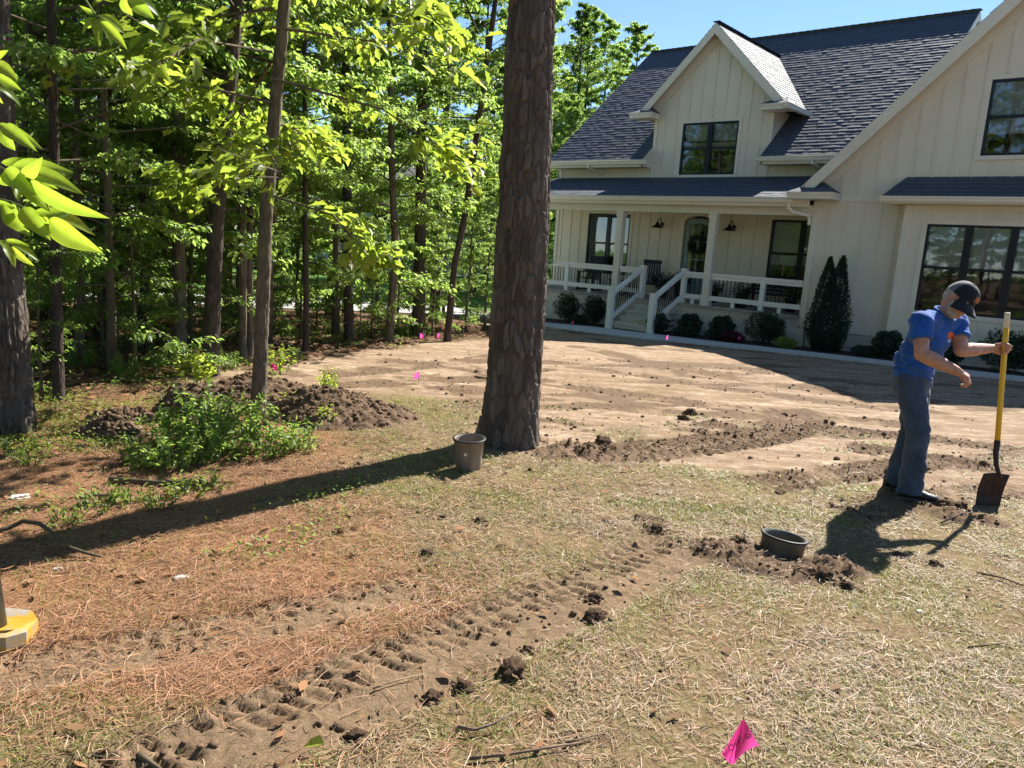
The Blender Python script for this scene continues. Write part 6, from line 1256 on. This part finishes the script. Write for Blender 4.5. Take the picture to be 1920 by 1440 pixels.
# wreath on the door
wr_p = hw(-11.91, 22.28, 1.98); e = empty('wreath', wr_p, HROT, 'dark leafy wreath hanging on the front door', 'wreath'); r = np.random.RandomState(9); n = 900; a = r.uniform(0, 6.28, n); rr = 0.21 + r.normal(0, 0.035, n)
P = np.stack([rr * np.cos(a), r.normal(-0.03, 0.02, n), rr * np.sin(a)], -1); D = np.stack([np.cos(a + 1.0), r.normal(-0.5, 0.3, n), np.sin(a + 1.0)], -1); V, F, k = leaf_geo(P, D, np.stack([r.normal(0, .4, n), -np.ones(n), r.normal(0, .4, n)], -1), 0.07 * r.uniform(0.6, 1.2, n), np.full(n, 0.03), r); link('leaves', np_mesh('leaves', V, F, 'leaf_boxwood', np.repeat(r.rand(n), k)), e)
MB().tube([(0.2 * math.cos(t), 0.0, 0.2 * math.sin(t)) for t in [k * 6.2832 / 24 for k in range(25)]], 0.02, 6, False).build('ring', 'stem', e)
# ---- neighbour's house behind the woods
fp = at(868, 470, 58); nb = empty('distant_house', (fp.x, fp.y, float(gz(fp.x, fp.y))), 0.5, 'pale grey house showing through the trees left of the pine', 'house')
MB().box(-9, 9, 0, 9, 0, 5.6).build('wall', 'far_wall', nb); MB().prism([(-9.5, -0.5, 5.5), (-9.5, 9.5, 5.5), (-9.5, 4.5, 9.6)], (19, 0, 0)).build('roof', 'far_roof', nb)
for x in (-6.5, -2.5, 2.5, 6.5):
    for z in (0.9, 3.5):
        w2 = MB().box(x - 0.6, x + 0.6, -0.06, -0.001, z, z + 1.5).build('window', 'trim', nb)
        for dx in (-0.5, 0.03):
            for dz in (0.08, 0.77): MB().box(x + dx, x + dx + 0.47, -0.08, -0.061, z + dz, z + dz + 0.65).build('pane', 'window_black', w2)

# ================================================================== THE WORKER
from mathutils.bvhtree import BVHTree
def skin_mat():
    b = NB('skin', 0.5, 0.4); v = b.coord((1, 1, 1)); f = b.noise(28, 5, v); b.base(b.ramp(f, [(0.3, (0.36, 0.165, 0.105)), (0.55, (0.46, 0.235, 0.155)), (0.75, (0.52, 0.29, 0.20))])); b.bump(b.noise(140, 4, v), 0.12, 0.004)
    b.b.inputs['Subsurface Weight'].default_value = 0.12; b.b.inputs['Subsurface Radius'].default_value = (0.012, 0.005, 0.003); b.b.inputs['Subsurface Scale'].default_value = 1.0
skin_mat()
def cloth(name, c, var, wv=380):
    b = NB(name, 0.85, 0.2); v = b.coord((1, 1, 1)); f = b.noise(9, 5, v, 0.6); b.base(b.ramp(f, [(0.3, tuple(x * (1 - var) for x in c)), (0.7, tuple(min(1, x * (1 + var)) for x in c))])); b.bump(b.noise(wv, 3, v), 0.25, 0.002); b.b.inputs['Sheen Weight'].default_value = 0.15
cloth('shirt_blue', (0.014, 0.082, 0.34), 0.28); cloth('denim', (0.040, 0.064, 0.105), 0.4, 500); cloth('cap_navy', (0.012, 0.014, 0.022), 0.2); cloth('cap_grey', (0.13, 0.135, 0.145), 0.15); simple('shoe_black', (0.012, 0.012, 0.014), 0.45, 0.3, 20, 0.4, bump=0.2); simple('sole_grey', (0.10, 0.10, 0.10), 0.7, 0.2, 20); simple('hair_white', (0.44, 0.385, 0.34), 0.7, 0.22, 90, 0.3, bump=0.9, bscale=220); simple('patch_brown', (0.20, 0.10, 0.045), 0.7, 0.25, 60); simple('print_orange', (0.75, 0.16, 0.03), 0.8, 0.1, 20); simple('print_white', (0.7, 0.7, 0.68), 0.8, 0.05, 20); simple('eye_dark', (0.02, 0.015, 0.012), 0.2, 0.1, 5, 0.5); simple('lip', (0.40, 0.16, 0.12), 0.5, 0.1, 40)
def ball(mb, c, r, n=14):
    r = r if hasattr(r, '__len__') else (r, r, r); vs = []; fs = []; c = Vector(c)
    for i in range(n + 1):
        t = math.pi * i / n
        for k in range(2 * n): a = math.pi * k / n; vs.append(c + Vector((r[0] * math.sin(t) * math.cos(a), r[1] * math.sin(t) * math.sin(a), r[2] * math.cos(t))))
    m = 2 * n
    for i in range(n):
        for k in range(m): fs.append((i * m + k, (i + 1) * m + k, (i + 1) * m + (k + 1) % m, i * m + (k + 1) % m))
    mb.add(vs, fs)
def limb(mb, pts, rad, n=16):
    mb.tube(pts, rad, n)
    for p, r in zip(pts, rad): ball(mb, p, r, 10)
def loft(mb, rings, n=28):
    """rings: (centre, lateral half axis vector, front half axis vector)"""
    vs = []; fs = []
    for c, a, b in rings:
        for k in range(n):
            t = 2 * math.pi * k / n; ct, st_ = math.cos(t), math.sin(t); e = 0.86
            vs.append(Vector(c) + Vector(a) * math.copysign(abs(ct) ** e, ct) + Vector(b) * math.copysign(abs(st_) ** e, st_))
    for i in range(len(rings) - 1):
        for k in range(n): k2 = (k + 1) % n; fs.append((i * n + k, i * n + k2, (i + 1) * n + k2, (i + 1) * n + k))
    fs += [tuple(range(n - 1, -1, -1)), tuple((len(rings) - 1) * n + k for k in range(n))]; mb.add(vs, fs)
def fuse(mb, name, m, parent, voxel, smooth_it=4, wrinkle=None):
    """grow one continuous surface round the pieces"""
    me = bpy.data.meshes.new(name); me.from_pydata(mb.v, [], mb.f); me.update()
    bm = bmesh.new(); bm.from_mesh(me); bmesh.ops.recalc_face_normals(bm, faces=bm.faces); bm.to_mesh(me); bm.free()
    t = bpy.data.objects.new('tmp', me); col.objects.link(t); r = t.modifiers.new('r', 'REMESH'); r.mode = 'VOXEL'; r.voxel_size = voxel; r.use_smooth_shade = True
    s = t.modifiers.new('s', 'SMOOTH'); s.factor = 0.5; s.iterations = smooth_it
    dg = bpy.context.evaluated_depsgraph_get(); out = bpy.data.meshes.new_from_object(t.evaluated_get(dg)); bpy.data.objects.remove(t)
    if wrinkle:
        n = len(out.vertices); co = np.zeros(n * 3, np.float32); out.vertices.foreach_get('co', co); co = co.reshape(-1, 3); no = np.array([v.normal[:] for v in out.vertices]); d = np.array([wrinkle(Vector(p)) for p in co]); co = co + no * d[:, None]; out.vertices.foreach_set('co', co.astype(np.float32).ravel())
    out.materials.clear(); out.materials.append(MATS[m]); out.polygons.foreach_set('use_smooth', [True] * len(out.polygons)); out.update(); out.name = name
    return link(name, out, parent)
mb0 = gp(1692, 921); man = empty('person', mb0, 0, 'man in blue T-shirt, jeans and dark cap bending over the spade', 'person'); O = man.location.copy()
J = lambda px, py, d: at(px, py, d) - O
gzm = float(gz(mb0.x, mb0.y)) - O.z
pel = J(1711, 706, 5.62); hipR, hipL = J(1706, 716, 5.54), J(1720, 714, 5.70)
knR, knL = J(1722, 806, 5.46), J(1710, 806, 5.72); anR, anL = J(1711, 893, 5.50), J(1681, 890, 5.74)
anR.z = gzm + 0.10; anL.z = gzm + 0.10
belly, waist, chest, upch = J(1717, 676, 5.58), J(1713, 696, 5.60), J(1742, 636, 5.50), J(1756, 606, 5.45)
shR, shL = J(1727, 603, 5.30), J(1794, 604, 5.53)
elR, wrR = J(1728, 664, 5.20), J(1792, 695, 5.10)
nk = J(1772, 588, 5.43); hc = J(1798, 562, 5.36)
# handle and left hand
axd = ax.normalized(); tH = (655 - 586) / (828 - 586); Hc = htop + (hbot - htop) * tH - O
dL = Vector((0.985, 0.02, -0.05)).normalized(); sL = axd.copy(); sL = (sL - dL * sL.dot(dL)).normalized(); nL = dL.cross(sL).normalized()
if nL.y > 0: nL = -nL
wrL = Hc - dL * 0.075 - nL * 0.032; elL = J(1802, 657, 5.40)
fd = Vector((0.62, -0.78, 0)).normalized()                     # where he faces
lat = (shL - shR).normalized(); latp = (hipL - hipR).normalized()
up = (upch - belly).normalized(); frt = lat.cross(up).normalized(); frt = frt if frt.dot(fd) > 0 else -frt
frp = latp.cross(Vector((0, 0, 1))).normalized(); frp = frp if frp.dot(fd) > 0 else -frp
def mixv(a, b, t): return (a * (1 - t) + b * t).normalized()
def torso(k, mb, hem=0.0):
    rings = [(pel - Vector((0, 0, 0.06 + hem)), latp * (0.158 + k), frp * (0.115 + k)), (pel, latp * (0.162 + k), frp * (0.118 + k)), (waist, mixv(latp, lat, .3) * (0.158 + k), mixv(frp, frt, .3) * (0.120 + k)), (belly, mixv(latp, lat, .5) * (0.160 + k), mixv(frp, frt, .5) * (0.122 + k)), (belly.lerp(chest, 0.5), mixv(latp, lat, .75) * (0.165 + k), mixv(frp, frt, .75) * (0.122 + k)), (chest, lat * (0.175 + k), frt * (0.120 + k)), (upch, lat * (0.160 + k), frt * (0.100 + k * 0.8)), (upch.lerp(nk, 0.6), lat * (0.10 + k), frt * (0.075 + k * 0.6)), (nk, lat * (0.066 + k * .5), frt * (0.062 + k * .5))]
    loft(mb, rings)
    for s_ in (shR, shL): limb(mb, [upch.lerp(s_, 0.45), s_], [0.082 + k, 0.066 + k])
def hand(mb, w, d, n, s, curls, lens=(0.046, 0.030, 0.022), thumb=None, spread=0.0):
    """palm and five fingers; d = pointing direction, n = the side the fingers close to, s = the thumb's side"""
    limb(mb, [w, w + d * 0.03], [0.026, 0.026])
    loft(mb, [(w + d * 0.0, s * 0.027, n * 0.019), (w + d * 0.03, s * 0.036, n * 0.018), (w + d * 0.07, s * 0.043, n * 0.0155), (w + d * 0.092, s * 0.041, n * 0.012)], 18)
    for k, (o, f) in enumerate(((0.031, 0.95), (0.0105, 1.05), (-0.0105, 1.0), (-0.031, 0.8))):
        p = w + d * (0.087 - 0.006 * abs(k - 1)) + s * o; a = 0.0; pts = [p]; sp_ = s * (o * spread)
        for q in range(3): a += R_(curls[q] + (k * 3)); p = p + (d * math.cos(a) + n * math.sin(a) + sp_).normalized() * lens[q] * f; pts.append(p)
        limb(mb, pts, [0.0102, 0.0096, 0.0088, 0.0076], 10)
    th = thumb or [(0.022, 0.026, 0.006), (0.052, 0.044, 0.018), (0.080, 0.045, 0.032), (0.100, 0.036, 0.040)]
    limb(mb, [w + d * a + s * b + n * c for a, b, c in th], [0.0155, 0.0125, 0.0110, 0.0090], 10)
# head frame
F0 = Vector((0.42, -0.91, 0)).normalized(); nod = R_(36); Uh = Vector((0, 0, 1)) * math.cos(nod) + F0 * math.sin(nod); Fh = F0 * math.cos(nod) - Vector((0, 0, 1)) * math.sin(nod)
Sh = Fh.cross(Uh).normalized(); roll = R_(17); Uh = (Uh * math.cos(roll) - Sh * math.sin(roll)).normalized(); Sh = Fh.cross(Uh).normalized()
if Uh.x < 0: pass
def hd(s, f, u): return hc + Sh * s + Fh * f + Uh * u
def hball(mb, c, r, n=14):
    t = MB(); ball(t, (0, 0, 0), r, n); mb.add([hd(c[0] + v[0], c[1] + v[1], c[2] + v[2]) for v in t.v], t.f)
B = MB()
torso(-0.018, B)
limb(B, [nk - up * 0.03, nk.lerp(hc, 0.35), hd(0, -0.02, -0.06)], [0.062, 0.057, 0.058])
hball(B, (0, -0.01, 0.03), (0.076, 0.096, 0.095)); hball(B, (0, 0.02, -0.035), (0.064, 0.075, 0.075)); hball(B, (0, 0.055, -0.085), (0.038, 0.036, 0.032)); hball(B, (0, 0.075, -0.055), (0.034, 0.028, 0.028))
limb(B, [hd(0, 0.088, 0.015), hd(0, 0.108, -0.022), hd(0, 0.100, -0.034)], [0.010, 0.0135, 0.012], 10); hball(B, (0.013, 0.096, -0.034), (0.009, 0.010, 0.008), 8); hball(B, (-0.013, 0.096, -0.034), (0.009, 0.010, 0.008), 8)
hball(B, (0.035, 0.070, 0.030), (0.026, 0.022, 0.010)); hball(B, (-0.035, 0.070, 0.030), (0.026, 0.022, 0.010)); hball(B, (0.042, 0.062, -0.018), (0.022, 0.022, 0.02)); hball(B, (-0.042, 0.062, -0.018), (0.022, 0.022, 0.02))
for s_ in (-1, 1): hball(B, (s_ * 0.082, -0.012, -0.008), (0.011, 0.020, 0.031), 10)
limb(B, [shR, shR.lerp(elR, 0.45), elR], [0.058, 0.052, 0.045]); limb(B, [elR, elR.lerp(wrR, 0.32), wrR], [0.048, 0.052, 0.034])
limb(B, [shL, shL.lerp(elL, 0.45), elL], [0.058, 0.053, 0.045]); limb(B, [elL, elL.lerp(wrL, 0.32), wrL], [0.046, 0.050, 0.031])
hand(B, wrL, dL, nL, sL, (62, 66, 56), thumb=[(0.024, 0.026, 0.008), (0.050, 0.042, 0.034), (0.078, 0.040, 0.062), (0.098, 0.030, 0.066)])
dR = (J(1830, 714, 5.06) - wrR).normalized(); nR = Vector((-0.15, 0.35, -0.9)); nR = (nR - dR * nR.dot(dR)).normalized(); sR = dR.cross(nR).normalized(); sR = sR if sR.y > 0 else -sR
hand(B, wrR, dR, nR, sR, (40, 58, 40), lens=(0.050, 0.032, 0.024), thumb=[(0.024, 0.026, 0.008), (0.055, 0.036, 0.028), (0.082, 0.028, 0.044), (0.098, 0.016, 0.050)])
for h_, k_, a_ in ((hipR, knR, anR), (hipL, knL, anL)): limb(B, [h_, h_.lerp(k_, 0.4), k_], [0.088, 0.080, 0.056]); limb(B, [k_, k_.lerp(a_, 0.35), a_], [0.055, 0.056, 0.038])
for a_, dd in ((anR, Vector((0.95, -0.30, 0))), (anL, Vector((0.9, -0.42, 0)))): limb(B, [a_ - Vector((0, 0, 0.01)), a_ + dd * 0.11 - Vector((0, 0, 0.06))], [0.030, 0.020])
body = fuse(B, 'body', 'skin', man, 0.0058, 5)
# jeans
Jn = MB(); loft(Jn, [(pel + Vector((0, 0, 0.05)), latp * 0.158, frp * 0.118), (pel, latp * 0.162, frp * 0.122), (pel - Vector((0, 0, 0.08)), latp * 0.168, frp * 0.128), (hipR.lerp(hipL, 0.5) - Vector((0, 0, 0.10)), latp * 0.15, frp * 0.12)])
for h_, k_, a_ in ((hipR, knR, anR), (hipL, knL, anL)):
    hem = a_ - Vector((0, 0, 0.045)); limb(Jn, [h_, h_.lerp(k_, 0.45), k_ + frp * 0.0], [0.102, 0.095, 0.080]); Jn.tube([k_, k_.lerp(hem, 0.35), k_.lerp(hem, 0.7), hem - frp * 0.005], [0.080, 0.081, 0.084, 0.092], 18); ball(Jn, k_, 0.080, 10)
def wr_j(p):
    a = mnoise.noise(Vector((p.x * 9, p.y * 9, p.z * 15))); z = mnoise.noise(Vector((p.x * 9 + 4 + 6 * p.z, p.y * 9, p.z * 11 + 9 * p.x))); low = max(0.0, min(1.0, (gzm + 0.42 - p.z) / 0.3)); kn = math.exp(-((p.z - (knR.z + 0.02)) / 0.10) ** 2)
    return 0.007 * a + (0.005 + 0.014 * low + 0.010 * kn) * (abs(z) * 1.6 - 0.35)
jeans = fuse(Jn, 'jeans', 'denim', man, 0.0085, 6, wr_j)
# shirt
S_ = MB(); torso(0.004, S_, 0.035)
for s_, e_ in ((shR, elR), (shL, elL)): limb(S_, [s_, s_.lerp(e_, 0.30)], [0.078, 0.074]); S_.tube([s_.lerp(e_, 0.2), s_.lerp(e_, 0.58)], [0.074, 0.076], 18)
def wr_s(p):
    q = p - belly; a = mnoise.noise(Vector((p.x * 7, p.y * 7, p.z * 7))); low = max(0.0, min(1.0, (chest.z - p.z) / 0.22)); d1 = mnoise.noise(Vector((p.x * 6 + 14 * p.z, p.y * 6, p.z * 20 + 7 * p.x)))
    return 0.009 * a + (0.010 + 0.022 * low) * (abs(d1) * 1.7 - 0.35)
shirt = fuse(S_, 'shirt', 'shirt_blue', man, 0.0075, 5, wr_s)
cl = MB(); cl.tube([nk + (lat * math.cos(t) * 0.078 + frt * math.sin(t) * 0.074) + up * (0.012 - 0.030 * max(0, math.sin(t))) for t in [k * 2 * math.pi / 28 for k in range(29)]], 0.010, 8, False); cl.build('collar', 'shirt_blue', shirt, True)
# shoes
def shoe(a_, dd):
    dd = dd.normalized(); sd = Vector((-dd.y, dd.x, 0)); q = MB(); g = gzm - 0.004
    prof = [(-0.085, 0.030, 0.075), (-0.06, 0.038, 0.095), (0.0, 0.041, 0.098), (0.06, 0.044, 0.080), (0.12, 0.048, 0.060), (0.165, 0.044, 0.050), (0.19, 0.030, 0.040), (0.197, 0.012, 0.030)]
    loft(q, [(Vector((a_.x, a_.y, g + 0.012 + h / 2)) + dd * x, sd * w_, Vector((0, 0, h / 2))) for x, w_, h in prof], 20); o = q.build('shoe', 'shoe_black', man, True)
    q = MB(); loft(q, [(Vector((a_.x, a_.y, g + 0.012)) + dd * x * 1.02, sd * (w_ + 0.004), Vector((0, 0, 0.013))) for x, w_, h in prof], 20); q.build('sole', 'sole_grey', o, True)
shoe(anR, Vector((0.95, -0.30, 0))); shoe(anL, Vector((0.9, -0.42, 0)))
# cap
def dome(f0, f1, name, m, parent):
    q = MB(); vs = []; nA, nU = 40, 12
    for i in range(nU + 1):
        t = math.pi / 2 * i / nU
        for k in range(nA + 1): a = f0 + (f1 - f0) * k / nA; vs.append(hd(0.089 * math.cos(a) * math.cos(t) ** 0.75, -0.008 + 0.110 * math.sin(a) * math.cos(t) ** 0.75, 0.022 + 0.112 * math.sin(t) - 0.012 * max(0, -math.sin(a)) * math.cos(t)))
    fs = [(i * (nA + 1) + k, i * (nA + 1) + k + 1, (i + 1) * (nA + 1) + k + 1, (i + 1) * (nA + 1) + k) for i in range(nU) for k in range(nA)]; q.add(vs, fs); return q.build(name, m, parent, True)
capF = dome(R_(-12), R_(192), 'cap', 'cap_navy', man); dome(R_(192), R_(348), 'cap_back', 'cap_grey', capF)
q = MB(); vs = []
for i in range(9):
    b = i / 8
    for k in range(21):
        a = R_(22 + 136 * k / 20); r_ = 0.101 + b * (0.078 * math.sin(math.pi * (k + 1.5) / 23) ** 0.6); vs.append(hd(0.90 * r_ * math.cos(a) * (1 - 0.06 * b), -0.004 + r_ * math.sin(a), 0.030 - 0.034 * b - 0.055 * math.cos(a) ** 2 * b))
nb_ = len(vs); fs = [(i * 21 + k, i * 21 + k + 1, (i + 1) * 21 + k + 1, (i + 1) * 21 + k) for i in range(8) for k in range(20)]; vs2 = [v - Uh * 0.004 for v in vs]; fs += [tuple(nb_ + j for j in reversed(f)) for f in fs]; fs += [(8 * 21 + k, 8 * 21 + k + 1, nb_ + 8 * 21 + k + 1, nb_ + 8 * 21 + k) for k in range(20)]
q.add(vs + vs2, fs); q.build('bill', 'cap_navy', capF, True)
q = MB(); hball(q, (0, -0.008, 0.136), (0.008, 0.008, 0.005), 8); q.build('button', 'cap_navy', capF, True)
q = MB(); vs = []
for i in range(7):
    for k in range(9):
        t = R_(14 + 26 * i / 6); a = R_(68 + 44 * k / 8); vs.append(hd(0.0915 * math.cos(a) * math.cos(t) ** 0.75, -0.008 + 0.113 * math.sin(a) * math.cos(t) ** 0.75, 0.031 + 0.107 * math.sin(t)))
q.add(vs, [(i * 9 + k, i * 9 + k + 1, (i + 1) * 9 + k + 1, (i + 1) * 9 + k) for i in range(6) for k in range(8)]); pt_ = q.build('patch', 'patch_brown', capF, True)
q = MB(); vs = []
for i in range(4):
    for k in range(7):
        t = R_(22 + 8 * i / 3 + 2 * math.sin(k)); a = R_(76 + 26 * k / 6); vs.append(hd(0.0925 * math.cos(a) * math.cos(t) ** 0.75, -0.008 + 0.1145 * math.sin(a) * math.cos(t) ** 0.75, 0.032 + 0.1075 * math.sin(t)))
q.add(vs, [(i * 7 + k, i * 7 + k + 1, (i + 1) * 7 + k + 1, (i + 1) * 7 + k) for i in range(3) for k in range(6)]); q.build('patch_print', 'print_orange', pt_, True)
# beard, hair, eyes, mouth
q = MB(); hball(q, (0, 0.050, -0.092), (0.042, 0.040, 0.031)); hball(q, (0, 0.085, -0.058), (0.026, 0.012, 0.008)); hball(q, (0.026, 0.070, -0.078), (0.020, 0.020, 0.026)); hball(q, (-0.026, 0.070, -0.078), (0.020, 0.020, 0.026))
for s_ in (-1, 1): limb(q, [hd(s_ * 0.072, 0.012, -0.015), hd(s_ * 0.064, 0.024, -0.055), hd(s_ * 0.045, 0.045, -0.088)], [0.012, 0.018, 0.022], 10)
fuse(q, 'beard', 'hair_white', man, 0.0045, 2, lambda p: 0.0035 * mnoise.noise(p * 90) + 0.002 * mnoise.noise(p * 200))
q = MB(); hball(q, (0, -0.035, 0.010), (0.080, 0.078, 0.060)); hball(q, (0, -0.055, -0.030), (0.062, 0.050, 0.040))
for s_ in (-1, 1): hball(q, (s_ * 0.074, -0.022, 0.012), (0.014, 0.030, 0.034), 10)
fuse(q, 'hair', 'hair_white', man, 0.005, 2, lambda p: 0.004 * mnoise.noise(p * 80))
for s_ in (-1, 1): q = MB(); hball(q, (s_ * 0.032, 0.076, 0.008), (0.012, 0.011, 0.007), 10); q.build('eye', 'eye_dark', man, True)
q = MB(); hball(q, (0, 0.094, -0.072), (0.020, 0.008, 0.0045), 10); q.build('mouth', 'lip', man, True)
# print on the shirt, laid on the cloth
bvh = BVHTree.FromPolygons([Vector(v.co) for v in shirt.data.vertices], [tuple(p.vertices) for p in shirt.data.polygons])
def on_shirt(px, py):
    d = Vector(ray(px, py)); h = bvh.ray_cast(Vector(EYE) - O, d); return (h[0] - d * 0.003) if h[0] else J(px, py, 5.4)
def decal(c, w_, h_, m, name, tilt):
    q = MB(); N = 6; vs = []
    for j in range(N + 1):
        for i in range(N + 1): a, b = (i / N - 0.5) * w_, (j / N - 0.5) * h_; vs.append(on_shirt(c[0] + a * math.cos(tilt) - b * math.sin(tilt), c[1] + a * math.sin(tilt) + b * math.cos(tilt)))
    keep = [(j * (N + 1) + i, j * (N + 1) + i + 1, (j + 1) * (N + 1) + i + 1, (j + 1) * (N + 1) + i) for j in range(N) for i in range(N) if m != 'print_orange' or (i - 2.5) ** 2 + (j - 2.5) ** 2 < 9.5]
    q.add(vs, keep); q.build(name, m, shirt)
decal((1783, 629), 11, 12, 'print_orange', 'logo', 0.2); decal((1781, 637.5), 8, 2.2, 'print_white', 'logo_text', -0.15); decal((1780, 641), 6, 1.6, 'print_white', 'logo_text', -0.15)
